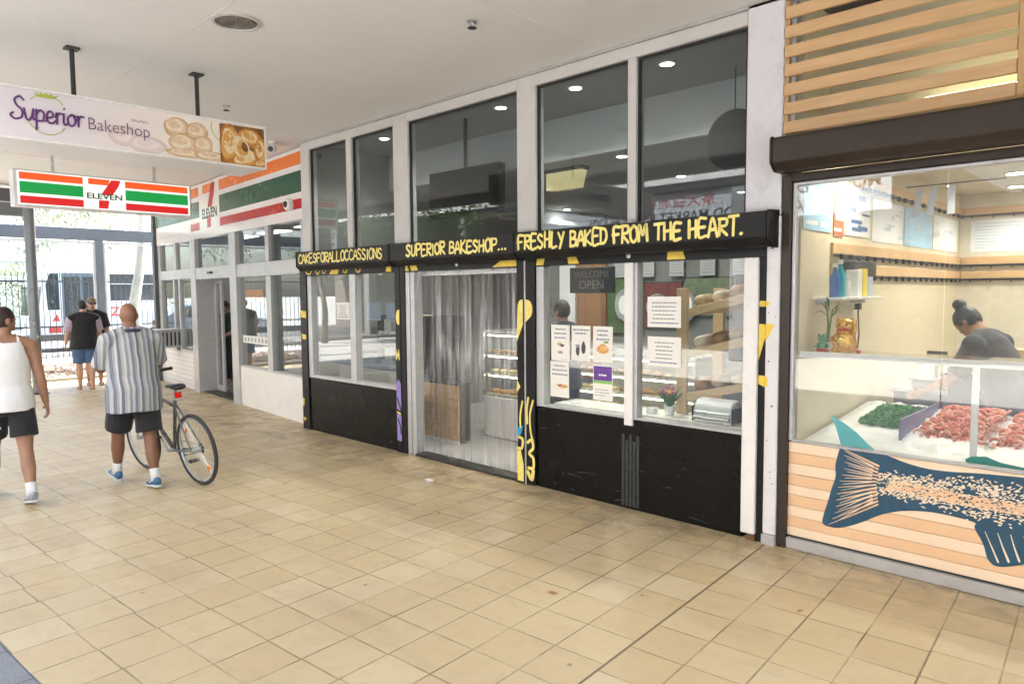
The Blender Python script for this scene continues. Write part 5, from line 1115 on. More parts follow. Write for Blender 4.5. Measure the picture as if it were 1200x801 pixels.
for i, (x, y) in enumerate(((-16.5,-8.6),(-23,-8.9),(-29.5,-8.4))):
    tree('leafy street tree standing before the market building, mirrored in the store windows', [(x,y,0),(x+.08,y,1.2),(x-.05,y+.1,2.4),(x,y,3.4)], .13, [((x+.6,y,3.6),1.1),((x-.6,y+.3,3.9),1.2),((x,y-.4,4.6),1.3),((x+.2,y+.5,3.1),.9)], 2200, LF2, M_bark2, 60+i, name='street_tree', lsize=.16, group='street trees before the market building')

# ------------------------------------------------------------------ inside the bakery
def downlight(x, y, z, parent_label, pw=14, col=(1,.96,.88), r=.055):
    t = thing('downlight', parent_label, 'ceiling light', (x,y,z), group='lit downlights inside the shops')
    m = MB(); m.lathe([(r+.022,z-.001),(r+.020,z-.010),(r+.002,z-.012),(r,z-.003)], Matrix.Translation((x,y,0)), 24); m.build('trim_ring', M_wgloss, t, smooth=40)
    m = MB(); m.lathe([(.001,z-.006),(r-.001,z-.006),(r-.001,z-.004),(.001,z-.004)], Matrix.Translation((x,y,0)), 24); m.build('lamp', L_down, t)
    l = bpy.data.lights.new('downlight', 'SPOT'); l.energy = pw; l.color = col; l.spot_size = R(140); l.spot_blend = .6; l.shadow_soft_size = .05
    o = bpy.data.objects.new('downlight_source', l); scene.collection.objects.link(o); o.parent = t; o.location = (0,0,-.03)
pos = [(-7.40,.5,3.722,'in the upper left window'),(-5.343,.5,3.722,'in the upper window over the doorway'),(-4.343,.5,3.722,'in the upper window left of the thin mullion'),(-3.347,.5,3.722,'in the upper window nearest the pillar'),
 (-6.047,1.6,3.262,'deeper in, beside the dark screen'),(-4.589,1.6,3.262,'deeper in, behind the thin mullion'),(-4.85,3.25,3.262,'deep inside the bakery above the display case'),(-8.2,5.0,3.262,'at the very back of the bakery, left'),(-5.0,5.2,3.262,'at the very back of the bakery, right')]
for x, y, z, lb in pos: downlight(x, y, z, 'small bright round downlight '+lb, 15)
tv = thing('wall_screen', 'dark switched-off flat screen hanging inside the window above the doorway', 'screen', (-5.95,.5,2.9))
MB().box(-6.54,-5.38,.50,.60,2.66,3.175).build('casing', mat('tv_black', (.010,.010,.011), .7, spec=.1), tv, bevel=.008); MB().box(-6.52,-5.40,.496,.499,2.68,3.155).build('display', mat('tv_display', (.006,.006,.007), .6, spec=.1), tv)
MB().box(-5.975,-5.945,.54,.57,3.18,3.72).build('bracket', M_dark, tv)
lt = thing('lantern_box', 'cream glowing emergency light box hanging inside the upper right window', 'lamp', (-5.5,1.75,3.15))
m = MB(); m.prism([(-5.78,3.02),(-5.30,3.02),(-5.24,3.22),(-5.78,3.22)], FR(1.70), (0,.12,0)); m.build('diffuser', emis('lantern_glow', (.95,.82,.40), .10), lt, bevel=.004)
MB().box(-5.8,-5.22,1.68,1.84,3.222,3.261).build('lid', M_dark, lt)
ds = thing('round_sign', 'dark round sign hanging inside the upper window beside the pillar', 'sign', (-3.0,1.0,3.1))
m = MB(); m.lathe([(.001,0),(.262,0),(.262,.03),(.001,.03)], Matrix.Translation((-2.98,1.02,3.10)) @ Matrix.Rotation(PI/2,4,'X'), 40); m.build('disc', mat('charcoal_disc', (.012,.0125,.014), .8, spec=.08), ds, smooth=40)
m = MB(); m.cyl((-2.98,1.005,3.36),(-2.98,1.005,3.72),.006); m.build('hanging_rod', M_dark, ds)

def sheet(label, x0, x1, z0, z1, kind, seed, y=.0105, group='paper notices taped inside the bakery windows', paper=None):
    q = random.Random(seed); t = thing('paper_notice', label, 'notice', ((x0+x1)/2,y,z0), 0, group)
    MB().box(x0,x1,y,y+.0012,z0,z1).build('sheet', paper or M_paper, t)
    w_, h = x1-x0, z1-z0; yy = y-.0009
    def bars(m, n, zt, zb, wmin=.4, wmax=.85, th=.010, left=False):
        for i in range(n):
            z = zt-(zt-zb)*(i/max(1,n-1)); l = w_*q.uniform(wmin,wmax); xa = (x0+w_*.1) if left else (x0+x1-l)/2; x = xa
            while x < xa+l-.004:
                e = min(xa+l, x+q.uniform(.012,.035)); m.box(x,e,yy,yy+.0006,z-th/2,z+th/2); x = e+.006
    if kind == 'lines': m = MB(); bars(m, 5, z1-h*.2, z0+h*.28, .45, .8); m.build('printed_text', M_grey_print, t); m = MB(); bars(m, 1, z0+h*.14, z0+h*.14, .8,.85); m.build('printed_text', mat('violet_ink', (.2,.15,.4), .7), t)
    elif kind == 'purple':
        MB().box(x0+.008,x1-.008,yy,yy+.0006,z0+h*.56,z1-.01).build('colour_panel', mat('purple_panel', (.13,.05,.32), .5), t); MB().box(x0+.008,x1-.008,yy,yy+.0006,z0+h*.48,z0+h*.555).build('colour_panel', mat('green_panel', (.25,.55,.12), .5), t)
        m = MB(); bars(m, 3, z0+h*.30, z0+h*.14, .5,.8,.006,True); m.build('printed_text', M_grey_print, t); m = MB(); yy -= .0008; bars(m, 1, z0+h*.72, z0+h*.72, .4,.45,.014); m.build('printed_text', M_paper, t)
    else:
        m = MB(); bars(m, 3 if kind != 'cups' else 2, z1-h*.12, z1-h*(.36 if kind != 'cups' else .22), .5, .85, .014); m.build('printed_text', mat('blue_grey_ink', (.25,.27,.36), .7), t)
        cols = {'icecream':[((.62,.42,.22),(-.012,.0),(.028,.018)),((.10,.05,.05),(.02,-.012),(.026,.012)),((.3,.3,.3),(0,-.075),(.03,.014))],'cups':[((.06,.055,.08),(-.035,-.055),(.022,.045)),((.05,.05,.06),(.03,-.03),(.022,.055)),((.35,.3,.38),(-.035,-.012),(.024,.014))],
         'croissant':[((.72,.36,.13),(0,-.03),(.06,.042)),((.80,.48,.22),(.015,-.02),(.04,.022)),((.25,.42,.12),(.035,.03),(.03,.01))],'tart':[((.70,.38,.14),(.02,-.05),(.07,.022)),((.80,.72,.62),(-.02,-.06),(.05,.03)),((.35,.18,.08),(.0,-.045),(.03,.012))]}[kind]
        for i, (c, o, r) in enumerate(cols):
            mb = MB(); cx, cz = (x0+x1)/2+o[0], z0+h*.5+o[1]-.01; mb.prism(blobz((cx,cz), r, seed+i), FR(yy-.0004*i), (0,.0003,0)); mb.build('printed_picture', mat('food_print_'+kind+'_'+'abc'[i], c, .5, 0, .35, 45), t)
    return t
def blobz(c, r, seed):
    q = random.Random(seed); a0, a1 = q.uniform(0,6), q.uniform(0,6)
    return [(c[0]+r[0]*(1+.08*math.sin(2*a+a0))*math.cos(a), c[1]+r[1]*(1+.1*math.sin(3*a+a1))*math.sin(a)) for a in [2*PI*i/22 for i in range(22)]]
sheet('white flyer with a small dessert picture, top left of five', -4.232,-4.015,1.182,1.504,'icecream',1)
sheet('white flyer showing two dark drink cups, top middle of five', -3.993,-3.785,1.195,1.503,'cups',2)
sheet('white flyer with an orange pastry picture, top right of five', -3.755,-3.548,1.196,1.503,'croissant',3)
sheet('white flyer with a tart picture near the window corner, bottom left of five', -4.244,-4.025,.852,1.174,'tart',4)
sheet('flyer with purple and green panel, below the orange pastry flyer', -3.755,-3.547,.870,1.172,'purple',5)
sheet('larger white landscape notice in right pane, upper of the two', -3.204,-2.90,1.513,1.755,'lines',6)
sheet('larger white landscape notice in right pane, lower of the two', -3.202,-2.897,1.20,1.438,'lines',7)
sheet('white notice in the left bay beside the silver mullion', -7.80,-7.51,1.478,1.690,'lines',8,.008)
P_bl = mat('blue_paper', (.22,.28,.42), .7, 0, .05, 9)
sheet('bluish notice behind darker glass, left one of the pair', -7.16,-6.895,1.48,1.69,'lines',9,.03,paper=P_bl)
sheet('bluish notice behind darker glass, next to the black post', -6.782,-6.535,1.478,1.686,'lines',10,.03,paper=P_bl)
# plastic strip curtain
cur = thing('strip_curtain', 'clear plastic strip curtain hanging in the bakery doorway', 'curtain', (-5.39,.1,2.03))
def pvc():
    t = NT('clear_pvc'); lw = t.node('ShaderNodeLayerWeight'); lw.inputs[0].default_value = .5
    tr = t.node('ShaderNodeBsdfTransparent'); tr.inputs[0].default_value = (.90,.90,.89,1); gl = t.node('ShaderNodeBsdfGlossy'); gl.inputs['Roughness'].default_value = .12; gl.inputs[0].default_value = (.9,.9,.9,1)
    df = t.node('ShaderNodeBsdfTranslucent'); df.inputs[0].default_value = (.80,.79,.77,1); d2 = t.node('ShaderNodeBsdfDiffuse'); d2.inputs[0].default_value = (.70,.69,.67,1)
    mm = t.node('ShaderNodeMixShader'); mm.inputs[0].default_value = .5; t.t.links.new(df.outputs[0], mm.inputs[1]); t.t.links.new(d2.outputs[0], mm.inputs[2])
    bp = t.node('ShaderNodeBump'); bp.inputs['Distance'].default_value = .02; bp.inputs['Strength'].default_value = .6; t.put(bp.inputs['Height'], t.noise(1, 3, .5, t.map((16,16,.35)), .2)); t.t.links.new(bp.outputs[0], gl.inputs['Normal'])
    m1 = t.node('ShaderNodeMixShader'); f = t.rng(t.noise(1, 4, .6, t.map((22,22,.18))), .45, .74, .01, .13); t.put(m1.inputs[0], f); t.t.links.new(tr.outputs[0], m1.inputs[1]); t.t.links.new(mm.outputs[0], m1.inputs[2])
    m2 = t.node('ShaderNodeMixShader'); t.put(m2.inputs[0], t.math('MULTIPLY_ADD', t.math('POWER', lw.outputs['Facing'], 3.0), .7, .07)); t.t.links.new(m1.outputs[0], m2.inputs[1]); t.t.links.new(gl.outputs[0], m2.inputs[2]); t.t.links.new(m2.outputs[0], t.out.inputs[0]); return t.m
M_pvc = pvc(); MB().box(-6.17,-4.61,.07,.13,1.985,2.03).build('hanging_rail', M_steel, cur)
q = random.Random(8)
for i in range(15):
    x = -6.16+i*.103; rows = []; off = q.uniform(-.015,.015); tw = q.uniform(-.22,.22); ph = q.uniform(0,6); wd_ = .15
    for k in range(17):
        z = 1.985-k*(1.955/16); u = k/16; yb = .085+.03*(i % 2)+off*u+.012*math.sin(ph+3*u); a = tw*u; row = []
        for j in range(7):
            v = (j/6-.5)*wd_; row.append((x+wd_/2+v*math.cos(a), yb+v*math.sin(a)+.010*math.sin(v*26+ph)*(.4+u), z))
        rows.append(row)
    m = MB(); rr = [[m.b.verts.new(p) for p in r] for r in rows]
    for A, B in zip(rr, rr[1:]):
        for j in range(6): m.b.faces.new((A[j],A[j+1],B[j+1],B[j]))
    for j in (0,6): m.tube([r[j] for r in rows], .0022, 5)
    m.build('strip', M_pvc, cur, True)
# counters, cakes and pastries
M_shelfglass = glass('case_glass', (.95,.98,.97), .04, 0, .03)
def case(name, label, x0, x1, y0, y1, zb, zt, shelves, lampcol=(1,.82,.5), ls=3.0):
    t = thing(name, label, 'display case', ((x0+x1)/2,(y0+y1)/2,0)); MB().box(x0,x1,y0,y1,.02,zb).build('cabinet', M_white, t, bevel=.01)
    m = MB(); m.box(x0,x0+.02,y0,y0+.02,zb+.002,zt); m.box(x1-.02,x1,y0,y0+.02,zb+.002,zt); m.box(x0,x0+.02,y1-.02,y1,zb+.002,zt); m.box(x1-.02,x1,y1-.02,y1,zb+.002,zt); m.box(x0,x1,y0,y1,zt+.001,zt+.03); m.build('case_frame', M_steel, t)
    MB().box(x0+.021,x1-.021,y0+.004,y0+.010,zb+.002,zt).build('front_glass', M_shelfglass, t); MB().box(x1-.012,x1-.006,y0+.022,y1-.022,zb+.002,zt).build('side_glass', M_shelfglass, t)
    MB().box(x0+.02,x1-.02,y1-.015,y1-.005,zb+.002,zt).build('back_panel', mat('case_back', (.55,.55,.52), .4), t)
    for i, z in enumerate(shelves): MB().box(x0+.022,x1-.022,y0+.03,y1-.03,z-.018,z).build('shelf', mat('shelf_white', (.72,.72,.70), .35), t)
    for z in list(shelves[1:])+[zt]:
        MB().cyl((x0+.05,y0+.05,z-.03),(x1-.05,y0+.05,z-.03),.008,n=8).build('lamp_tube', emis('case_lamp', lampcol, 3.0), t)
    return t
case('cake_fridge', 'lit glass cake fridge standing behind the strip curtain', -6.40,-5.58,1.2,1.85,.52,1.30,(.55,.80,1.04))
case('pastry_case', 'long glass display case of pastries behind the flyers', -5.0,-3.45,1.2,1.8,.52,1.12,(.55,.74,.93),(1,.93,.8))
def pastry_mesh(k, s):
    m = MB()
    if k == 0: m.ell((0,0,.032*s), (.062*s,.048*s,.034*s), 8)
    elif k == 1: m.lathe([(.001,0),(.045*s,0),(.055*s,.03*s),(.05*s,.04*s),(.03*s,.048*s),(.001,.05*s)], None, 16)
    else: m.tube([(-.06*s,.03*s,.016*s),(-.035*s,0,.026*s),(0,-.014*s,.032*s),(.035*s,0,.026*s),(.06*s,.03*s,.016*s)], [.010*s,.024*s,.031*s,.024*s,.010*s], 10)
    return m
def crust(name, a, b):
    if name in MATS: return MATS[name]
    t = NT(name); f = t.noise(26, 5, .65); oi = t.node('ShaderNodeObjectInfo').outputs['Random']; c = t.ramp(f, [(.3,a),(.7,b)]); c = t.mix(t.math('MULTIPLY', oi, .45), c, (*[x*.65 for x in a],1)); t.put(t.b.inputs['Base Color'], c); t.b.inputs['Roughness'].default_value = .5; t.bump(f, .006, .5); MATS[name] = t.m; return t.m
CR = [crust('golden_crust', (.42,.19,.05), (.70,.42,.14)), crust('cream_icing', (.72,.58,.36), (.82,.74,.58)), crust('brown_crust', (.26,.11,.03), (.52,.28,.09))]
protos = {}
def pastry(x, y, z, k, c, s, rot, label, cat, name, group):
    if (k, c) not in protos:
        o = pastry_mesh(k, 1).build(name, CR[c], None, True); protos[(k,c)] = o.data
    else:
        o = bpy.data.objects.new(name, protos[(k,c)]); scene.collection.objects.link(o)
    o.location = (x,y,z); o.rotation_euler = (0,0,rot); o.scale = (s,s,s); tag(o, label, cat, group); return o
q = random.Random(31)
rowname = {0:'bottom',1:'middle',2:'upper'}
for r, z in enumerate((.551,.741,.931)):
    for i in range(11): pastry(-4.90+i*.136, 1.30+q.uniform(0,.03), z, (i//4+r) % 3, (r+i//4) % 3, q.uniform(.9,1.1), q.uniform(-.4,.4), 'baked pastry in a row on the %s shelf of the long glass display case' % rowname[r], 'pastry', 'pastry', 'pastries on the %s shelf of the display case' % rowname[r])
for r, z in enumerate((.551,.801,1.041)):
    for i in range(5): pastry(-6.28+i*.148, 1.31, z, 1, (0,1,0)[r], 1.15, 0, 'round cake in a row on the %s shelf of the lit cake fridge' % rowname[r], 'cake', 'small_cake', 'cakes on the %s shelf of the cake fridge' % rowname[r])
tc = thing('timber_counter', 'low counter clad in horizontal pale timber boards just inside the door', 'counter', (-6.55,.8,0))
m = MB()
for k in range(8): m.box(-6.95,-6.20,.60,.63,.06+k*.082,.06+k*.082+.076)
m.build('board', M_timber, tc, bevel=.003); MB().box(-6.95,-6.205,.632,.80,.04,.715).build('carcass', M_dark, tc); MB().box(-6.97,-6.195,.58,.82,.717,.745).build('counter_top', M_dark, tc, bevel=.004)
MB().box(-6.95,-6.20,.604,.63,.012,.055).build('kick_strip', M_wgloss, tc)
# back of the shop: coloured menu boards, shelves
def panel(name, label, cat, x0, x1, y, z0, z1, m_, extra=None):
    t = thing(name, label, cat, ((x0+x1)/2,y,z0)); MB().box(x0,x1,y,y+.02,z0,z1).build('board', m_, t, bevel=.003); m = MB(); m.box(x0-.012,x1+.012,y+.001,y+.022,z1+.001,z1+.014); m.box(x0-.012,x1+.012,y+.001,y+.022,z0-.014,z0-.001); m.build('edge_strip', M_dark, t)
    return t
gw = thing('partition_wall', 'timber-brown and grey partition wall behind the bakery display case', 'wall', (-5.5,2.9,0))
MB().box(-7.2,-2.6,2.9,3.0,.0,2.3).build('panel', mat('partition_grey', (.17,.175,.17), .6), gw); MB().box(-6.25,-5.75,2.86,2.898,.6,2.28).build('timber_panel', wood('warm_panel', (.22,.10,.04), (.34,.17,.07), 2), gw); MB().box(-6.55,-6.27,2.85,2.898,.6,2.28).build('pale_panel', M_white, gw)
panel('green_board','green menu board on the partition behind the cake trays','board',-5.72,-5.16,2.87,1.25,2.0,mat('menu_green', (.08,.13,.05), .5, 0, .3, 9))
panel('red_board','red menu board on the partition beside the green board','board',-5.14,-4.6,2.865,1.35,1.9,mat('menu_red', (.15,.035,.03), .5, 0, .35, 9))
panel('dark_menu_board','dark menu board high on the partition at the right','board',-3.9,-3.2,2.87,1.72,2.15,mat('menu_dark', (.05,.03,.035), .5))
panel('green_menu_board','pale green menu board on the partition, right of the red board','board',-4.55,-3.95,2.87,1.5,1.95,mat('menu_pale_green', (.13,.17,.10), .5, 0, .3, 9))
for i, (x, z, rx_, rz_, lb) in enumerate(((-5.42,1.62,.15,.21,'oval silver cake tray standing upright against the green board'),(-4.92,1.60,.16,.17,'round silver cake tray standing upright against the red board'),(-4.50,1.62,.12,.19,'silver cake tray standing upright against the pale green board'))):
    t = thing('cake_tray', lb, 'tray', (x,2.83,z-rz_)); Mx = Matrix.Translation((x,2.845,z)) @ Matrix.Rotation(PI/2,4,'X') @ Matrix.Diagonal((rx_,rz_,1,1)).to_4x4()
    m = MB(); m.lathe([(.001,0),(.7,0),(.78,.012),(.98,.02),(1.0,.026),(.99,.028),(.76,.018),(.001,.006)], Mx, 30); m.build('rim', M_steel, t, smooth=40); m = MB(); m.lathe([(.001,.019),(.62,.019),(.62,.022),(.001,.022)], Mx, 24); m.build('doily', M_paper, t)
q = random.Random(5)
for i in range(6): sheet('small white price sheet pinned high on the partition wall', -5.6+i*.42, -5.6+i*.42+.2, 1.98, 2.24, 'lines', 40+i, 2.84, paper=mat('dimmed_paper', (.40,.41,.40), .7), group= 'price sheets on the partition wall')  # white paper greyed in its colour so the sheets look dim
wb = thing('welcome_board', 'dark hanging chalkboard lettered WELCOME OPEN behind the bakery window', 'sign', (-4.15,.5,1.9))
MB().box(-4.42,-3.89,.50,.52,1.785,2.03).build('board', mat('chalkboard', (.025,.032,.036), .6), wb, bevel=.004); m = MB(); text(m, 'WELCOME', (-4.155,.4985,1.935), (1,0,0), (0,0,1), .085, .001, align='CENTER'); text(m, 'OPEN', (-4.155,.4985,1.825), (1,0,0), (0,0,1), .115, .001, align='CENTER'); m.build('lettering', mat('chalk', (.22,.24,.25), .8), wb)
make_person('bakery customer with short black hair standing behind the flyers', (-4.80,.85,0), R(70), 1.70, 1.0, ((2,3,0),(-3,3,0)), ((5,8,15,5),(10,8,20,5)), 0, (10,0), S_mid, (H_black,'short'), cloth('dark_navy_top', (.02,.025,.035)), 'tee', cloth('dark_trouser', (.03,.035,.05)), .76, .9, (Shoe_g,Sole_w), None, voxel=.012)
# bread rack on the right
M_rack = wood('rack_timber', (.66,.44,.24), (.80,.60,.38), 0, 1); M_rackv = wood('rack_timber_upright', (.64,.43,.24), (.78,.58,.36), 2, 1)
rk = thing('bread_rack', 'pale timber bread rack with sloping shelves beside the right window', 'rack', (-2.8,.8,0))
for x, y, h in ((-3.165,.38,1.82),(-3.165,1.0,1.82),(-2.42,.38,1.98),(-2.42,1.0,1.98)):
    MB().box(x,x+.10 if x < -3 else x+.05,y,y+.04,.02,h).build('upright', M_rackv, rk, bevel=.004)
SL = math.tan(R(14))
rackz = (1.60,1.26,.90,.56)
for z in rackz:
    m = MB(); fr = lambda u, v: Vector((u,.48,v)); m.prism([(-3.06,z),(-2.40,z+.66*SL),(-2.40,z+.66*SL+.035),(-3.06,z+.035)], lambda u, v: Vector((u,.425,v)), (0,.57,0)); sh_ = m.build('shelf', M_rack, rk, bevel=.003)
    m = MB(); m.prism([(-3.062,z-.02),(-2.40,z+.66*SL-.02),(-2.40,z+.66*SL+.05),(-3.062,z+.05)], lambda u, v: Vector((u,.382,v)), (0,.036,0)); m.build('shelf_edge', M_rack, sh_, bevel=.003)
loaf_m = MB(); loaf_m.tube([(0,-.15,.05),(0,-.12,.058),(0,0,.062),(0,.12,.058),(0,.15,.05)], [(.045,.035),(.062,.05),(.068,.056),(.062,.05),(.045,.035)], 14, (1,0,0)); loaf_proto = loaf_m.build('bread_loaf', crust('pale_crust', (.60,.42,.24), (.76,.62,.44)), None, True); lp2 = loaf_proto.data.copy(); lp2.materials.clear(); lp2.materials.append(CR[2]); used = [False]
lp3 = loaf_proto.data.copy(); lp3.materials.clear(); lp3.materials.append(crust('floury_crust', (.70,.60,.46), (.80,.73,.62)))
def loaf(x, y, z, k, label, group, rot=0, s=1):
    o = loaf_proto if not used[0] else bpy.data.objects.new('bread_loaf', (loaf_proto.data,lp2,lp3)[k])
    if used[0]: scene.collection.objects.link(o)
    used[0] = True; o.location = (x,y,z); o.rotation_euler = (0,-R(14),rot); o.scale = (s,s,s); tag(o, label, 'bread', group)
M_wrap = glass('plastic_wrap', (.94,.95,.95), .10, .15, .10, 1.4)
q = random.Random(14); names_ = ('topmost','second','third','lowest')
for r, z in enumerate(rackz):
    for i in range(4):
        x = -2.97+i*.155
        for j, y in enumerate((.60,.86)):
            loaf(x, y, z+.036+(x+3.06)*SL, (0,2,1,0)[(i+r+j) % 4], 'wrapped bread loaf lying on the %s sloping shelf of the timber rack' % names_[r], 'loaves on the %s shelf of the bread rack' % names_[r], q.uniform(-.15,.15), q.uniform(.92,1.05))
ml = thing('bread_slicer', 'white enamel bread slicer standing by the window under the rack', 'machine', (-2.70,.33,.68))
MB().box(-2.86,-2.52,.13,.34,.775,.80).build('bench_plate', M_steel, ml); m = MB(); m.prism([(.13,.80),(.34,.80),(.34,.915),(.26,.955),(.17,.945),(.13,.91)], lambda u, v: Vector((-2.85,u,v)), (.32,0,0)); m.build('hood', M_wgloss, ml, bevel=.014, segs=2)
m = MB(); m.cyl((-2.84,.122,.815),(-2.54,.122,.815),.018); m.cyl((-2.84,.122,.855),(-2.54,.122,.855),.010); m.build('roller', M_steel, ml, smooth=40); MB().box(-2.862,-2.852,.12,.34,.78,.90).box(-2.528,-2.518,.12,.34,.78,.90).build('side_plate', M_dark, ml, bevel=.004)
bn = thing('window_bench', 'narrow bench shelf just inside the right bakery window', 'bench', (-3.3,.3,0)); MB().box(-4.3,-2.42,.12,.46,.745,.772).build('bench_top', M_wgloss, bn, bevel=.004)
for x in (-4.2,-3.3,-2.5): MB().box(x,x+.05,.15,.43,.02,.744).build('leg', M_steel, bn)
pl = thing('flower_pot', 'small pot of pink tulips standing inside the right bakery window', 'potted plant', (-3.14,.25,.773)); m = MB(); m.lathe([(.035,.773),(.05,.85),(.054,.852),(.046,.852),(.03,.78)], Matrix.Translation((-3.14,.25,0)), 20); m.build('pot', M_wgloss, pl, smooth=40)
q = random.Random(4); m = MB()
for k in range(26):
    a, l = q.uniform(0,6.28), q.uniform(.10,.19); d = V3((math.cos(a)*.5,math.sin(a)*.5,1)).normalized(); p = V3((-3.14+math.cos(a)*.015,.25+math.sin(a)*.015,.845)); s_ = d.cross(V3((0,0,1))).normalized()*.009; e = p+d*l+V3((math.cos(a),math.sin(a),-.3))*.03; mid = p+d*l*.6
    m.add([p-s_*.4,p+s_*.4,mid+s_,e,mid-s_],[(0,1,2,3,4)])
m.build('leaf', mat('tulip_leaf', (.06,.17,.04), .5, 0, .3, 30), pl, fix=False)
for k, (dx, dy, dz) in enumerate(((-.06,-.03,.13),(-.035,.02,.16),(-.015,-.045,.12),(.02,.0,.15),(.05,-.03,.12))): m = MB(); m.lathe([(.002,0),(.014,.006),(.017,.018),(.012,.032),(.005,.036)], Matrix.Translation((-3.14+dx,.25+dy,.845+dz-.02)), 10); m.cyl((-3.14,.25,.845),(-3.14+dx,.25+dy,.845+dz-.018),.0025,n=5); m.build('flower', mat('tulip_pink', (.62,.16,.22), .5), pl, True)
o = MB().box(-3.34,-3.26,.20,.26,.774,.82).build('price_card', M_paper, None, bevel=.003); tag(o, 'small white card standing left of the flower pot', 'card')
# left bay contents
lb_ = thing('shelf_unit', 'dark metal shelf unit with white boxes behind the left bakery windows', 'shelf', (-7.5,1.0,0))
for x in (-8.2,-7.2,-6.98): MB().box(x,x+.04,.9,1.4,.02,1.5).build('upright', M_dark, lb_)
for z in (.35,.8,1.25): MB().box(-8.16,-7.2,.9,1.4,z,z+.025).build('shelf', M_steel, lb_)
q = random.Random(9)
for z in (.376,.826,1.276):
    for i in range(4):
        x = -8.12+i*.23; h = q.uniform(.12,.3); o = MB().box(x,x+q.uniform(.14,.2),.95,1.3,z,z+h).build('carton', mat('carton_%s' % 'abc'[i % 3], ((.62,.63,.62),(.45,.47,.5),(.5,.42,.3))[i % 3], .6), None, bevel=.004); tag(o, 'pale carton on the dark shelf unit behind the left bakery windows', 'carton', 'cartons on the shelf unit')
cf = thing('chest_freezer', 'grey chest freezer low behind the left bakery windows', 'freezer', (-7.6,.6,0)); MB().box(-8.25,-7.1,.30,.80,.02,.86).build('cabinet', mat('freezer_grey', (.30,.31,.33), .4), cf, bevel=.015); MB().box(-8.27,-7.08,.28,.82,.862,.91).build('lid', mat('freezer_lid', (.22,.23,.26), .2), cf, bevel=.01)

# ------------------------------------------------------------------ inside the seafood shop
for x, y, lb in ((-1.235,1.95,'nearest the seafood window'),(-1.25,2.9,'in the middle of the seafood shop ceiling'),(-1.40,3.9,'at the back of the seafood shop ceiling'),(-.3,1.95,'over the prawn tray'),(-.3,3.3,'right of the middle of the seafood ceiling'),(.6,1.95,'at the right side of the seafood shop'),(.6,3.4,'at the far right back of the seafood shop'),(-1.7,.75,'over the ice near the lucky cat')):
    downlight(x, y, 2.838 if not (1.75 < y < 4.5 and x > -1.55) else 2.827, 'bright round downlight '+lb, 9.5, (1,.91,.74), .075)
ice = thing('ice_bench', 'white display bench heaped with crushed ice behind the seafood window', 'display bench', (-.2,.65,0))
MB().box(-1.98,1.5,.10,1.45,.02,.74).build('bench', M_wgloss, ice, bevel=.01)
def heap(x0, x1, y0, y1, z0, slope, amp, step, f=9):
    m = MB(); nx, ny = int((x1-x0)/step)+1, int((y1-y0)/step)+1; g = []
    for j in range(ny):
        row = []
        for i in range(nx):
            x, y = x0+i*(x1-x0)/(nx-1), y0+j*(y1-y0)/(ny-1); e = min(i,nx-1-i,j,ny-1-j)/3; e = min(1,e)
            row.append(m.b.verts.new((x,y,z0+slope*(y-y0)+e*(.02+amp*(mnoise.noise(V3((x*f,y*f,1)))+.5*mnoise.noise(V3((x*f*3,y*f*3,4)))+.4*mnoise.noise(V3((x*f*8,y*f*8,4))))))))
        g.append(row)
    for A, B in zip(g, g[1:]):
        for i in range(nx-1): m.b.faces.new((A[i],A[i+1],B[i+1],B[i]))
    return m
tag(heap(-1.98,1.5,.10,1.45,.745,.09,.018,.022).build('crushed_ice', mat('ice_white', (.82,.85,.87), .35, 0, .04, 60, bump=.6, bscale=160), None, True), None, None, kind='stuff')
def piece_heap(name, m_, x0, x1, y0, y1, n, seed, maker, hz=.06):
    q = random.Random(seed); m = MB()
    for k in range(n):
        x, y = q.uniform(x0,x1), q.uniform(y0,y1); u = 1-max(abs((x-(x0+x1)/2)/((x1-x0)/2)),abs((y-(y0+y1)/2)/((y1-y0)/2)))**2; maker(m, V3((x,y,.775+.09*(y-.1)+hz*u*q.random()**.5)), q)
    return tag(m.build(name, m_, None, True, fix=False), None, None, kind='stuff')
def prawn_piece(m, p, q):
    a, b = q.uniform(0,6.28), q.uniform(-.6,.6); d = V3((math.cos(a)*math.cos(b),math.sin(a)*math.cos(b),math.sin(b))); s_ = d.orthogonal(); pts = []
    for i in range(5): t_ = -1.2+i*.6; pts.append(p+(d*math.sin(t_)+s_*math.cos(t_))*.030)
    m.tube(pts, [.004,.009,.011,.009,.004], 6)
def island_mat(name, stops, rough=.35):
    t = NT(name); g = t.node('ShaderNodeNewGeometry'); t.put(t.b.inputs['Base Color'], t.ramp(g.outputs['Random Per Island'], stops)); t.b.inputs['Roughness'].default_value = rough; return t.m
M_prawn = island_mat('cooked_prawn', [(0,(.62,.13,.06)),(.5,(.72,.25,.15)),(1,(.80,.48,.36))])
piece_heap('prawn_heap', M_prawn, -1.36,-.98,.50,1.30,520, 3, prawn_piece, .07); piece_heap('prawn_heap', M_prawn, -.92,-.25,.48,1.30,760, 4, prawn_piece, .07)
def herb_piece(m, p, q):
    for k in range(3):
        d = V3((q.uniform(-1,1),q.uniform(-1,1),q.uniform(.2,1))).normalized(); s_ = d.orthogonal().normalized(); l = q.uniform(.02,.04); m.add([p,p+d*l*.5+s_*l*.4,p+d*l,p+d*l*.5-s_*l*.4],[(0,1,2,3)])
piece_heap('parsley_heap', island_mat('parsley', [(0,(.04,.20,.04)),(1,(.14,.42,.09))], .6), -1.78,-1.48,.62,1.20,900, 6, herb_piece, .05)
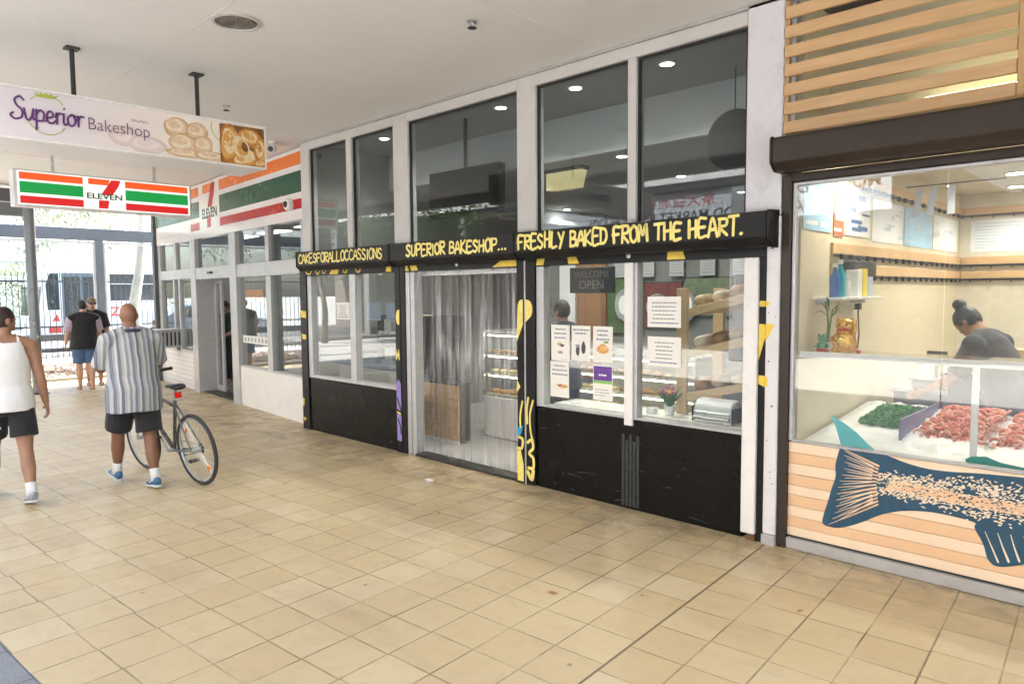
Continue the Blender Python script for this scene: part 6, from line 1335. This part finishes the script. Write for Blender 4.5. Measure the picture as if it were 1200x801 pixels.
dv = thing('tray_divider', 'violet-grey plastic divider between the parsley and the prawns', 'divider', (-1.42,.8,.77)); MB().box(-1.435,-1.42,.35,1.4,.77,.93).build('plate', mat('violet_plastic', (.17,.17,.32), .4), dv, bevel=.004); MB().box(-1.45,-1.405,.35,1.4,.77,.782).build('foot', MATS['violet_plastic'], dv)
dv2 = thing('tray_divider', 'clear plastic divider between the two heaps of prawns', 'divider', (-.95,.8,.77)); MB().box(-.955,-.945,.40,1.4,.77,.92).build('plate', M_clear, dv2); MB().box(-.97,-.93,.40,1.4,.768,.776).build('foot', M_plas, dv2)
rl = thing('counter_rail', 'white serving rail with glass shelf across the seafood window', 'rail', (-.2,.2,1.36)); MB().box(-1.99,FX1-.02,.045,.075,1.335,1.378).build('front_bar', M_wgloss, rl, bevel=.004); MB().box(-1.99,FX1-.02,.076,.42,1.362,1.372).build('glass_shelf', M_clear, rl)
for x in (-.965,.35): MB().box(x,x+.035,.048,.078,.78,1.334).build('upright', M_wgloss, rl, bevel=.004)
# small things on the rail
cat = thing('lucky_cat', 'golden seated lucky cat figurine with red collar on the glass shelf', 'figurine', (-1.76,.25,1.373)); gold = mat('gold_lacquer', (.78,.42,.10), .22, .6, .25, 30); b = MB()
b.tube([(-1.76,.25,1.375),(-1.76,.25,1.43),(-1.76,.25,1.49),(-1.76,.25,1.53)], [(.07,.06),(.082,.068),(.066,.056),(.045,.042)], 14); b.ell((-1.755,.235,1.555),(.062,.052,.048),10)
for sx in (-1,1): b.tube([(-1.757+sx*.042,.235,1.585),(-1.757+sx*.05,.235,1.612)],[.018,.004],8); b.ell((-1.76+sx*.045,.195,1.39),(.026,.035,.018),8)
b.tube([(-1.70,.23,1.49),(-1.685,.205,1.54),(-1.69,.20,1.60)],[.018,.017,.019],10); b.tube([(-1.82,.23,1.48),(-1.83,.19,1.45),(-1.80,.18,1.43)],[.018,.017,.016],10); finalize(b, 'body', gold, cat, .005, 3).data.transform(ROOTM[cat.name].inverted())
m = MB(); m.torus((-1.757,.238,1.515),(0,.3,1),.048,.009,24,8); m.build('collar', mat('red_lacquer', (.55,.03,.03), .3), cat, True); m = MB(); m.ell((-1.76,.18,1.45),(.03,.012,.036),8); m.build('coin', mat('coin_gold', (.85,.6,.2), .25, .8), cat, True)
m = MB()
for sx in (-1,1): m.ell((-1.755+sx*.022,.186,1.562),(.007,.004,.009),6)
m.ell((-1.755,.182,1.548),(.006,.004,.004),6); m.build('eye', mat('eye_dark', (.03,.02,.015), .2), cat, True)
o = MB().tube([(-1.655,.17,1.40),(-1.64,.17,1.374)],[.004,.02],10).build('red_tassel', mat('red_lacquer', (.55,.03,.03), .3), None, True); tag(o, 'small red tassel beside the golden lucky cat on the shelf', 'tassel')
fg = thing('frog_figurine', 'small green figurine with red ribbon at the left end of the glass shelf', 'figurine', (-1.90,.22,1.373)); b = MB(); b.tube([(-1.90,.22,1.376),(-1.90,.22,1.41),(-1.90,.22,1.44)],[.036,.034,.022],12); b.ell((-1.90,.21,1.462),(.03,.027,.024),8)
for sx in (-1,1): b.ell((-1.90+sx*.017,.2,1.486),(.011,.011,.012),6); b.tube([(-1.90+sx*.03,.21,1.425),(-1.90+sx*.045,.19,1.40)],[.011,.009],8)
finalize(b, 'body', mat('jade_glaze', (.10,.36,.18), .25), fg, .004, 3).data.transform(ROOTM[fg.name].inverted()); m = MB(); m.lathe([(.04,1.3735),(.046,1.385),(.036,1.392)], Matrix.Translation((-1.90,.22,0)), 16); m.build('ribbon_base', mat('red_lacquer', (.55,.03,.03), .3), fg, True)
bp = thing('bamboo_plant', 'lucky bamboo with long thin leaves behind the small green figurine', 'potted plant', (-1.915,.33,1.373)); q = random.Random(2); m = MB(); m.lathe([(.028,1.374),(.034,1.43),(.028,1.43),(.024,1.38)], Matrix.Translation((-1.915,.33,0)), 16); m.build('vase', M_wgloss, bp, smooth=40)
m = MB(); m.tube([(-1.915,.33,1.40),(-1.905,.33,1.55),(-1.92,.33,1.72)],[.008,.0075,.006],8); m.tube([(-1.905,.335,1.40),(-1.895,.34,1.56),(-1.88,.34,1.66)],[.007,.007,.005],8); m.build('stem', mat('bamboo_stem', (.12,.26,.06), .4), bp, True); m = MB()
for k in range(22):
    a = q.uniform(0,6.28); p = V3((-1.91+q.uniform(-.01,.02),.33,q.uniform(1.58,1.72))); d = V3((math.cos(a),math.sin(a)*.6,q.uniform(-.1,.9))).normalized(); l = q.uniform(.12,.22); s_ = d.cross(V3((0,0,1))).normalized()*.008; mid = p+d*l*.5+V3((0,0,.01)); e = p+d*l+V3((0,0,-.05)); m.add([p,mid+s_,e,mid-s_],[(0,1,2,3)])
m.build('leaf', mat('bamboo_leaf', (.05,.14,.05), .45, 0, .3, 30), bp, fix=False)
# wall fittings
def wall_board(x0, x1, y0, y1, z0, z1, label):
    t = thing('wall_board', label, 'board', ((x0+x1)/2,(y0+y1)/2,z0), 0, 'timber boards with hook rails on the seafood shop walls'); MB().box(x0,x1,y0,y1,z0,z1).build('plank', M_timber, t, bevel=.003)
    side = x1-x0 < y1-y0; MB().box(*( (x1,x1+.012,y0,y1) if side else (x0,x1,y0-.012,y0) ), z0-.012, z0+.012).build('hook_rail', M_dark, t); m = MB(); L_ = (y1-y0) if side else (x1-x0); k = .1
    while k < L_:
        if side: m.box(x1+.012,x1+.035,y0+k-.005,y0+k+.005,z0-.03,z0+.01)
        else: m.box(x0+k-.005,x0+k+.005,y0-.035,y0-.012,z0-.03,z0+.01)
        k += .19
    m.build('hook', M_dark, t)
YB = 4.46
bx('partition', M_creamt, -2.009,FX1-.003,YB,YB+.06,0,2.838, fish)
for z0, z1, lb in ((2.055,2.15,'upper'),(1.90,1.99,'lower')):
    wall_board(-2.008,-1.985,.62,YB-.02,z0,z1,'timber hook board along the left seafood wall, %s of the two under the posters' % lb); wall_board(-1.98,FX1-.05,YB-.025,YB-.002,z0,z1,'timber hook board along the back seafood wall, %s of the two under the posters' % lb)
wall_board(-2.008,-1.985,1.2,YB-.02,2.60,2.69,'timber hook board high on the left seafood wall near the ceiling'); wall_board(-1.98,FX1-.05,YB-.025,YB-.002,2.60,2.69,'timber hook board high on the back seafood wall near the ceiling')
def fish_poster(label, x, y0, y1, z0, z1, m_, seed, accent):
    q = random.Random(seed); t = thing('wall_poster', label, 'poster', (x,(y0+y1)/2,z0)); MB().box(x,x+.004,y0,y1,z0,z1).build('sheet', m_, t); m = MB()
    for k in range(7): a = q.uniform(y0,y1-.12); c = q.uniform(z0+.03,z1-.06); m.box(x+.0045+.0003*k,x+.0047+.0003*k,a,min(y1-.01,a+q.uniform(.06,.25)),c,min(z1-.01,c+q.uniform(.012,.05)))
    m.build('printed_picture', accent, t)
PB = mat('poster_blue', (.36,.58,.78), .4, 0, .12, 8); PW = mat('poster_white', (.76,.78,.80), .4, 0, .05, 8); PN = mat('poster_navy', (.06,.15,.38), .4, 0, .1, 8); PG = mat('poster_grey_print', (.52,.60,.70), .4, 0, .2, 12); PR = mat('poster_rust', (.45,.16,.08), .5, 0, .2, 12)
fish_poster('pale blue poster on the left seafood wall next to the window',-2.007,.10,.62,2.22,2.58,PB,1,PW); fish_poster('narrow rust-red poster hanging beside the pale blue poster',-2.006,.66,.86,2.20,2.52,PR,2,PW); fish_poster('white poster with navy band beside the rust-red poster',-2.007,.90,1.45,2.22,2.60,PW,3,PN)
for i, (a, b_) in enumerate(((1.52,2.35),(2.40,3.30),(3.36,4.35))): fish_poster(('first','second','third')[i]+' wide white price chart along left seafood wall, counting from the window',-2.007,a,b_,2.20,2.55,PW if i != 1 else PB,10+i,PG)
for i in range(4):
    x0 = -1.9+i*.8; t = thing('price_chart', ('first','second','third','fourth')[i]+' white price chart on the back seafood wall, counting from the corner', 'poster', (x0,YB,2.2)); MB().box(x0,x0+.74,YB-.006,YB-.002,2.20,2.55).build('sheet', PW, t); m = MB()
    for k in range(9): z = 2.24+k*.033; m.box(x0+.04,x0+.04+.3+.3*((k*7+i) % 3)/2,YB-.0075,YB-.0065,z,z+.014)
    m.build('printed_text', PG, t)
q = random.Random(6)
for i, x in enumerate((-1.86,-1.75,-1.62)):
    o = MB().box(x,x+.055,2.2,2.203,2.44,2.68,Matrix.Translation((x,2.2,2.68)) @ Matrix.Rotation(q.uniform(-.22,.22),4,'Y') @ Matrix.Translation((-x,-2.2,-2.68))).build('paper_banner', mat('banner_paper', (.42,.46,.52), .7)); tag(o, 'narrow white paper banner hanging from the seafood shop ceiling', 'banner', 'paper banners hanging under the seafood ceiling')
m = MB(); m.cyl((-1.95,2.2,2.70),(-1.2,2.2,2.70),.006); o = m.build('banner_rod', M_dark); tag(o, 'thin dark rod the white paper banners hang from', 'rod')
dvc = thing('insect_trap', 'dark box device with dangling cable on the left seafood wall', 'device', (-1.97,1.05,1.93)); MB().box(-1.984,-1.90,.80,1.32,1.90,2.02).build('casing', M_dark, dvc, bevel=.01); m = MB(); m.tube([(-1.96,1.12,1.90),(-1.955,1.15,1.75),(-1.965,1.11,1.62),(-1.96,1.13,1.45),(-1.965,1.12,1.33)],.006,6); m.box(-1.99,-1.95,1.10,1.15,1.64,1.69); m.build('cable', M_dark, dvc)
ws = thing('wall_shelf', 'white wall shelf with bottles on the left seafood wall', 'shelf', (-1.9,.7,1.74)); MB().box(-2.008,-1.80,.30,1.15,1.725,1.745).build('board', M_wgloss, ws, bevel=.003); MB().box(-2.008,-1.90,.36,.375,1.695,1.724).build('bracket', M_steel, ws); MB().box(-2.008,-1.90,1.06,1.075,1.695,1.724).build('bracket', M_steel, ws)
def bottle(x, y, z, h, r, c, label):
    t = thing('bottle', label, 'bottle', (x,y,z), 0, 'bottles on the seafood wall shelf'); m = MB(); m.lathe([(.001,0),(r,0),(r,h*.62),(r*.45,h*.76),(r*.4,h*.88),(.001,h*.88)], Matrix.Translation((x,y,z)), 16); m.build('body', mat('bottle_'+label.split()[0], c, .2), t, smooth=50); m = MB(); m.lathe([(.001,h*.885),(r*.5,h*.885),(r*.5,h),(.001,h)], Matrix.Translation((x,y,z)), 12); m.build('cap', M_wgloss, t, smooth=40)
bottle(-1.90,.42,1.746,.24,.034,(.04,.16,.5),'blue bottle on the wall shelf nearest the window'); bottle(-1.90,.53,1.746,.27,.034,(.02,.38,.46),'teal bottle on the wall shelf beside the blue one'); bottle(-1.90,.66,1.746,.16,.03,(.6,.6,.58),'white bottle in the middle of the wall shelf')
for i, (y, h, c, lb) in enumerate(((.78,.20,(.72,.72,.70),'white carton on the wall shelf in the seafood shop'),(.90,.21,(.75,.58,.06),'yellow carton on the wall shelf beside the white one'),(1.02,.15,(.42,.5,.62),'pale blue carton at the inner end of the wall shelf'))): o = MB().box(-1.95,-1.86,y,y+.09,1.746,1.746+h).build('carton', mat('box_tone_'+'xyz'[i], c, .5), None, bevel=.003); tag(o, lb, 'carton')
# working area behind the ice
sbn = thing('steel_bench', 'stainless steel work bench behind the ice display', 'bench', (-1.2,2.2,0)); MB().box(-1.9,.6,1.75,2.45,.93,.965).build('bench_top', M_steel, sbn, bevel=.004); MB().box(-1.88,.58,1.78,2.43,.05,.925).build('front_panel', mat('bench_panel', (.20,.21,.23), .4, .4), sbn)
for i, (x, y, w_, h, c, lb) in enumerate(((-1.72,2.05,.16,.22,(.75,.75,.74),'white plastic bag standing on the steel bench, left'),(-1.52,2.1,.17,.24,(.74,.74,.73),'white plastic bag standing on the steel bench beside another bag'))):
    b = MB(); b.tube([(x,y,.967),(x,y,.967+h*.4),(x+.01,y,.967+h*.75),(x,y,.967+h)],[(w_*.5,.06),(w_*.55,.07),(w_*.4,.045),(w_*.3,.015)],14,(1,0,0)); o = finalize(b, 'plastic_bag', mat('bag_plastic', c, .3), None, .010, 2, .014, 12); tag(o, lb, 'bag')
for i, (x, y, z, s_, lb) in enumerate(((-1.25,2.15,.967,(.26,.24,.2),'cream cardboard box on the steel bench behind the worker'),(-1.2,2.18,1.169,(.2,.2,.13),'smaller cream cardboard box stacked on the one on the bench'))): o = MB().box(x,x+s_[0],y,y+s_[1],z,z+s_[2]).build('cardboard_box', mat('cardboard', (.60,.44,.28), .8), None, bevel=.004); tag(o, lb, 'box')
sc2 = thing('weighing_scale', 'grey weighing scale standing on the ice bench behind parsley', 'scale', (-1.62,1.62,.97)); MB().box(-1.75,-1.42,1.78,2.0,.967,1.03).build('base', M_plas, sc2, bevel=.01); MB().box(-1.77,-1.40,1.76,2.02,1.04,1.055).build('pan', M_steel, sc2, bevel=.004); MB().box(-1.60,-1.57,1.88,1.90,1.056,1.2).build('pole', M_plas, sc2); MB().box(-1.66,-1.51,1.87,1.91,1.2,1.28).build('display', M_dark, sc2, bevel=.006)
bkt = thing('crate', 'black plastic crate with paper on top beside the worker', 'crate', (-1.35,1.5,.9)); MB().box(-1.42,-1.15,1.52,1.74,.90,1.12).build('body', mat('crate_black', (.02,.02,.022), .5), bkt, bevel=.01); MB().box(-1.44,-1.13,1.50,1.76,1.122,1.14).build('rim', MATS['crate_black'], bkt)
o = MB().box(-1.40,-1.10,1.54,1.72,1.1415,1.146).build('paper_sheet', mat('butcher_paper', (.70,.62,.42), .8)); tag(o, 'cream sheet of paper lying on the black crate', 'paper')
wk, wd2 = make_person('seafood worker with hair bun and dark top leaning over the bench', (-.98,1.60,0), R(72), 1.76, 1.05, ((10,6,0),(4,4,0)), ((48,14,40,14),(52,12,36,10)), 27, (0,20), S_tan, (mat('blue_black_hair', (.02,.022,.03), .5, 0, .3, 60),'bun'), cloth('dark_grey_top', (.025,.028,.038)), 'tee', cloth('dark_trouser', (.03,.035,.05)), .76, .9, (mat('black_boot', (.02,.02,.022), .4),M_dark), None, voxel=.011)
m = MB(); m.tube([wd2['T'](0,.05,.62), wd2['T'](0,.12,.85), wd2['T'](0,.135,1.1), wd2['T'](0,.125,1.28)], [(.20,.02),(.18,.02),(.16,.02),(.11,.02)], 14, (1,0,0)); m.build('apron', cloth('grey_apron', (.06,.065,.08)), wk, True, world=False)

# ------------------------------------------------------------------ the painted fish on the boards
FR0 = FR(-.0085)
mural = thing('fish_mural', 'large navy and teal fish painted across the striped boards and glass', 'mural', (-1.2,-.01,.5))
NAVY = mat('navy_mural_paint', (.018,.075,.135), .5, 0, .12, 14); TEAL = mat('teal_mural_paint', (.10,.38,.42), .45, 0, .14, 6); PEACH = mat('peach_mural_paint', (.78,.52,.33), .5, 0, .08, 14); CRM = mat('cream_mural_paint', (.82,.70,.54), .5, 0, .05, 14)
tailtop = [(-1.752,.967),(-1.715,.88),(-1.682,.772)]
body_ = [(-1.682,.772),(-1.70,.70),(-1.715,.63),(-1.705,.56),(-1.735,.47),(-1.75,.40),(-1.775,.31),(-1.792,.235),(-1.775,.212),(-1.70,.210),(-1.63,.235),(-1.53,.29),(-1.43,.36),(-1.33,.405),(-1.25,.425),(-1.15,.44),(-1.05,.44),(-.97,.435),(-.90,.425),(-.92,.40),(-.865,.31),(-.845,.225),(-.81,.19),(-.75,.20),(-.62,.26),(-.45,.40),(-.2,.44),(.2,.42),(.8,.40),(1.2,.44),(1.45,.52),(1.2,.66),(.8,.74),(.3,.748),(-.3,.748),(-.70,.735),(-.90,.722),(-1.05,.705),(-1.18,.702),(-1.30,.722),(-1.40,.752),(-1.47,.772)]
def tri_prism(mb, poly, fr, n): 
    from mathutils.geometry import tessellate_polygon
    n = Vector(n); P3 = [fr(*p) for p in poly]; tr = tessellate_polygon([[Vector((p[0],p[1],0)) for p in poly]]); k = len(poly)
    a = [mb.b.verts.new(p) for p in P3]; b = [mb.b.verts.new(p+n) for p in P3]
    for t3 in tr:
        mb.b.faces.new([b[i] for i in t3])
    for i in range(k): mb.b.faces.new((a[i],b[i],b[(i+1)%k],a[(i+1)%k]))
def chaikin(p, n=2):
    for _ in range(n):
        o = []
        for a, b in zip(p, p[1:]+p[:1]): o += [(a[0]*.78+b[0]*.22, a[1]*.78+b[1]*.22), (a[0]*.22+b[0]*.78, a[1]*.22+b[1]*.78)]
        p = o
    return p
body_ = chaikin(body_); up_w = 0
mb = MB(); tri_prism(mb, body_, FR0, (0,-.0012,0)); mb.build('fish_body', NAVY, mural)
up = [(-1.752,.967),(-1.72,.89),(-1.69,.80),(-1.682,.7725),(-1.47,.7725),(-1.51,.80),(-1.58,.865),(-1.66,.92)]
mb = MB(); tri_prism(mb, up, FR(-.0006), (0,-.0012,0)); mb.build('tail_on_glass', TEAL, mural)
mb = MB(); tri_prism(mb, [(-.97,.775),(-.975,.795),(-.94,.815),(-.87,.825),(-.80,.80),(-.70,.79),(-.3,.80),(.3,.81),(.3,.7735),(-.85,.7735)], FR(-.0006), (0,-.0012,0)); mb.build('fin_on_glass', mat('green_mural_paint', (.02,.17,.15), .45, 0, .14, 8), mural)
mb = MB(); tri_prism(mb, [(-1.40,.57),(-1.33,.60),(-1.2,.60),(-1.0,.585),(-.7,.585),(-.2,.59),(.6,.58),(1.0,.56),(.6,.52),(-.2,.52),(-.7,.515),(-1.0,.515),(-1.2,.525),(-1.32,.53),(-1.40,.52)], FR(-.0099), (0,-.0006,0)); mb.build('belly_band', PEACH, mural)
q = random.Random(17)
def rays(mb, root, tips, w_, k0=0, j=0):
    for i, (a, b_) in enumerate(tips): ribbon(mb, [b_, ((a[0]+b_[0])/2+q.uniform(-.004,.004),(a[1]+b_[1])/2), a], w_*q.uniform(.7,1.25), FR(-.0099), (0,-1,0), .0003*((i+k0) % 4), taper=True)
mb = MB(); tips = []
for i in range(13):
    u = i/12; ax = -1.69+.02*math.sin(u*9)-.085*max(0,u-.55)/.45; az = .755-.53*u; bx_, bz = -1.44+.03*abs(u-.45), .70-.30*u+.05*(u-.5); tips.append(((ax+.018,az),(bx_-.02,bz)))
rays(mb, None, tips, .0115); mb.build('fin_ray', PEACH, mural)
mb = MB(); tips = [((a[0]+.02,a[1]-.017),(b_[0]-.03,b_[1]-.008)) for a, b_ in tips[:-1]]; rays(mb, None, tips, .0065, 2); mb.build('fin_ray', CRM, mural)
mb = MB(); tips = [((-.79+.05*i,.22+.016*i),(-.86+.062*i,.385+.006*i)) for i in range(7)]; rays(mb, None, [(b_,a) for a, b_ in tips], .011, 1); mb.build('fin_ray', CRM, mural)
def spots(m_, n, rg, size, y, seed):
    q = random.Random(seed); mb = MB(); k = 0
    while k < n:
        x = q.uniform(-1.45,1.15); c, hw = rg(x); z = c+q.gauss(0,.5)*hw
        if abs(z-c) > hw*1.5: continue
        k += 1; l, wd_ = size*q.uniform(.6,1.9), size*q.uniform(.3,.65); a = q.uniform(-.5,.9)
        y2 = y-.00002*(k % 50); mb.prism([(x+l*math.cos(b)*math.cos(a)-wd_*math.sin(b)*math.sin(a), z+l*math.cos(b)*math.sin(a)+wd_*math.sin(b)*math.cos(a)) for b in [2*PI*i/6 for i in range(6)]], FR(y2), (0,-.0004,0))
    return mb.build('speckle', m_, mural)
def up_band(x): t_ = min(1,max(0,(x+1.45)/.5)); return (.60+.02*t_, .035+.025*t_)
def lo_band(x): t_ = min(1,max(0,(x+1.40)/.5)); return (.525-.035*t_, .028+.022*t_)
spots(CRM, 1150, up_band, .0085, -.0108, 1); spots(CRM, 950, lo_band, .0082, -.0122, 2); spots(NAVY, 520, lambda x: (.555,.055), .0062, -.0136, 3); spots(CRM, 140, lambda x: (.545, .045) if x < -1.2 else (.66,.02), .008, -.0148, 4)

# ------------------------------------------------------------------ inside the convenience store
def gondola(x, y, label, seed):
    q = random.Random(seed); t = thing('product_shelf', label, 'shelf', (x,y,0)); MB().box(x-.9,x+.9,y-.04,y+.04,.02,1.55).build('back_panel', M_plas, t)
    for z in (.15,.55,.95,1.3):
        MB().box(x-.9,x+.9,y-.4,y-.041,z,z+.03).build('shelf', M_white, t)
        for r_ in range(3):
            m = MB(); xx = x-.88+r_*.6
            while xx < x-.88+(r_+1)*.6-.1: w_ = q.uniform(.06,.12); m.box(xx,xx+w_,y-.37,y-.12,z+.031,z+.031+q.uniform(.14,.27)); xx += w_+.012
            m.build('packet_row', mat('packet_'+'abcdef'[(seed+r_*2+int(z*10)) % 6], ((.5,.10,.05),(.05,.2,.45),(.6,.45,.08),(.1,.35,.15),(.6,.6,.58),(.25,.08,.3))[(seed+r_*2+int(z*10)) % 6], .4), t)
    return t
gondola(-10.3,3.6,'shelf of colourful packets deep inside the store, right one',1); gondola(-12.6,3.6,'shelf of colourful packets deep inside the store, left one',2)
ct = thing('store_counter', 'grey service counter inside the store behind the windows', 'counter', (-11,1.8,0)); MB().box(-11.9,-9.2,1.5,2.1,.02,.98).build('cabinet', mat('counter_grey', (.16,.18,.19), .5), ct, bevel=.01); MB().box(-11.95,-9.15,1.45,2.15,.982,1.02).build('counter_top', M_white, ct, bevel=.005)
cb = thing('drinks_machine', 'blue and white drinks machine on the store counter', 'machine', (-11.1,1.7,1.02)); MB().box(-11.3,-10.95,1.55,1.95,1.022,1.5).build('body', mat('machine_blue', (.03,.28,.5), .3), cb, bevel=.02); MB().box(-11.28,-10.97,1.53,1.548,1.05,1.25).build('panel', M_white, cb)
hot = thing('food_warmer', 'lit glass food warmer on the store counter', 'display case', (-9.7,1.7,1.02)); MB().box(-10.0,-9.4,1.55,1.95,1.022,1.08).build('base', M_steel, hot); MB().box(-9.98,-9.42,1.57,1.93,1.40,1.44).build('top', M_steel, hot); MB().box(-9.97,-9.43,1.90,1.92,1.082,1.398).build('back_panel', emis('warmer_glow', (1,.75,.4), .4), hot); MB().box(-9.97,-9.43,1.58,1.586,1.082,1.398).build('front_glass', M_clear, hot)
def wl(s, y, z): return ROOTM[store.name] @ Vector((-s,y,z))
def store_sheet(name, s0, s1, z0, z1, m_, label, cat, y=.02): t = thing(name, label, cat, SO, -TH); MB().box(-s1,-s0,y,y+.004,z0,z1).build('sheet', m_, t, world=False); return t
po = store_sheet('orange_poster', 1.85,2.55,1.68,1.87,mat('poster_orange', (.75,.24,.04), .5),'orange promotional strip poster high in the store window','poster',.03)
m = MB(); text(m, 'SALE' if False else '', (0,0,0), (1,0,0), (0,0,1), .1) if False else None; m.b.free()
dk = store_sheet('dark_poster', 1.95,2.4,1.42,1.56,mat('poster_black', (.03,.03,.04), .5),'small dark poster below the orange one in store window','poster',.03)
db = store_sheet('window_decal', 1.62,2.66,1.02,1.14,mat('decal_white', (.72,.74,.75), .5),'white decal band with row of dark pictograms on the store window','decal',.008)
m = MB()
for i in range(7): m.box(-2.58+i*.14,-2.58+i*.14+.05,.0065,.0075,1.05,1.11)
m.build('pictogram', M_grey_print, db, world=False)
make_person('store clerk in dark clothes standing behind the automatic doors', (-13.55,1.14,0), R(200), 1.66, 1.05, ((2,3,0),(-2,3,0)), ((20,8,50,5),(20,8,50,5)), 0, (0,6), S_mid, (H_black,'short'), cloth('dark_green_uniform', (.02,.04,.035)), 'tee', cloth('dark_trouser', (.03,.035,.05)), .76, .9, (Shoe_g,Sole_w), None, voxel=.014)

# ------------------------------------------------------------------ small things on the paving
def leaf(x, y, label, s, rot, seed):
    q = random.Random(seed); m = MB(); pts = [(-.5,0),(-.25,.16),(.05,.19),(.3,.12),(.5,0),(.3,-.1),(0,-.17),(-.3,-.13)]
    v = [(x+s*(a*math.cos(rot)-b*math.sin(rot)), y+s*(a*math.sin(rot)+b*math.cos(rot)), .004+s*.16*abs(b)*2+s*.1*abs(a)*q.random()) for a, b in pts]; m.add(v+[(p[0],p[1],p[2]+.0012) for p in v], [tuple(range(8)),tuple(range(15,7,-1))]+[(i,(i+1)%8,8+(i+1)%8,8+i) for i in range(8)])
    tag(m.build('dry_leaf', mat('dry_leaf_brown', (.42,.20,.10), .7, 0, .3, 30)), label, 'leaf')
leaf(-2.72,-1.72,'small pale dry leaf lying on the tiles left of the dark joint',.07,.4,1); leaf(-1.55,-.95,'thin dry leaf lying on the tiles in front of the seafood shop',.05,1.2,2); leaf(-4.4,-1.2,'brown dry leaf lying on the tiles near the doorway',.05,2.2,3)
o = MB().prism([(-5.30,-.62),(-5.22,-.64),(-5.20,-.60),(-5.235,-.575),(-5.29,-.585)], lambda u, v: Vector((u,v,.003)), (0,0,.012)).build('paper_scrap', M_paper); tag(o, 'crumpled white paper scrap on the tiles in front of the bakery doorway', 'litter')
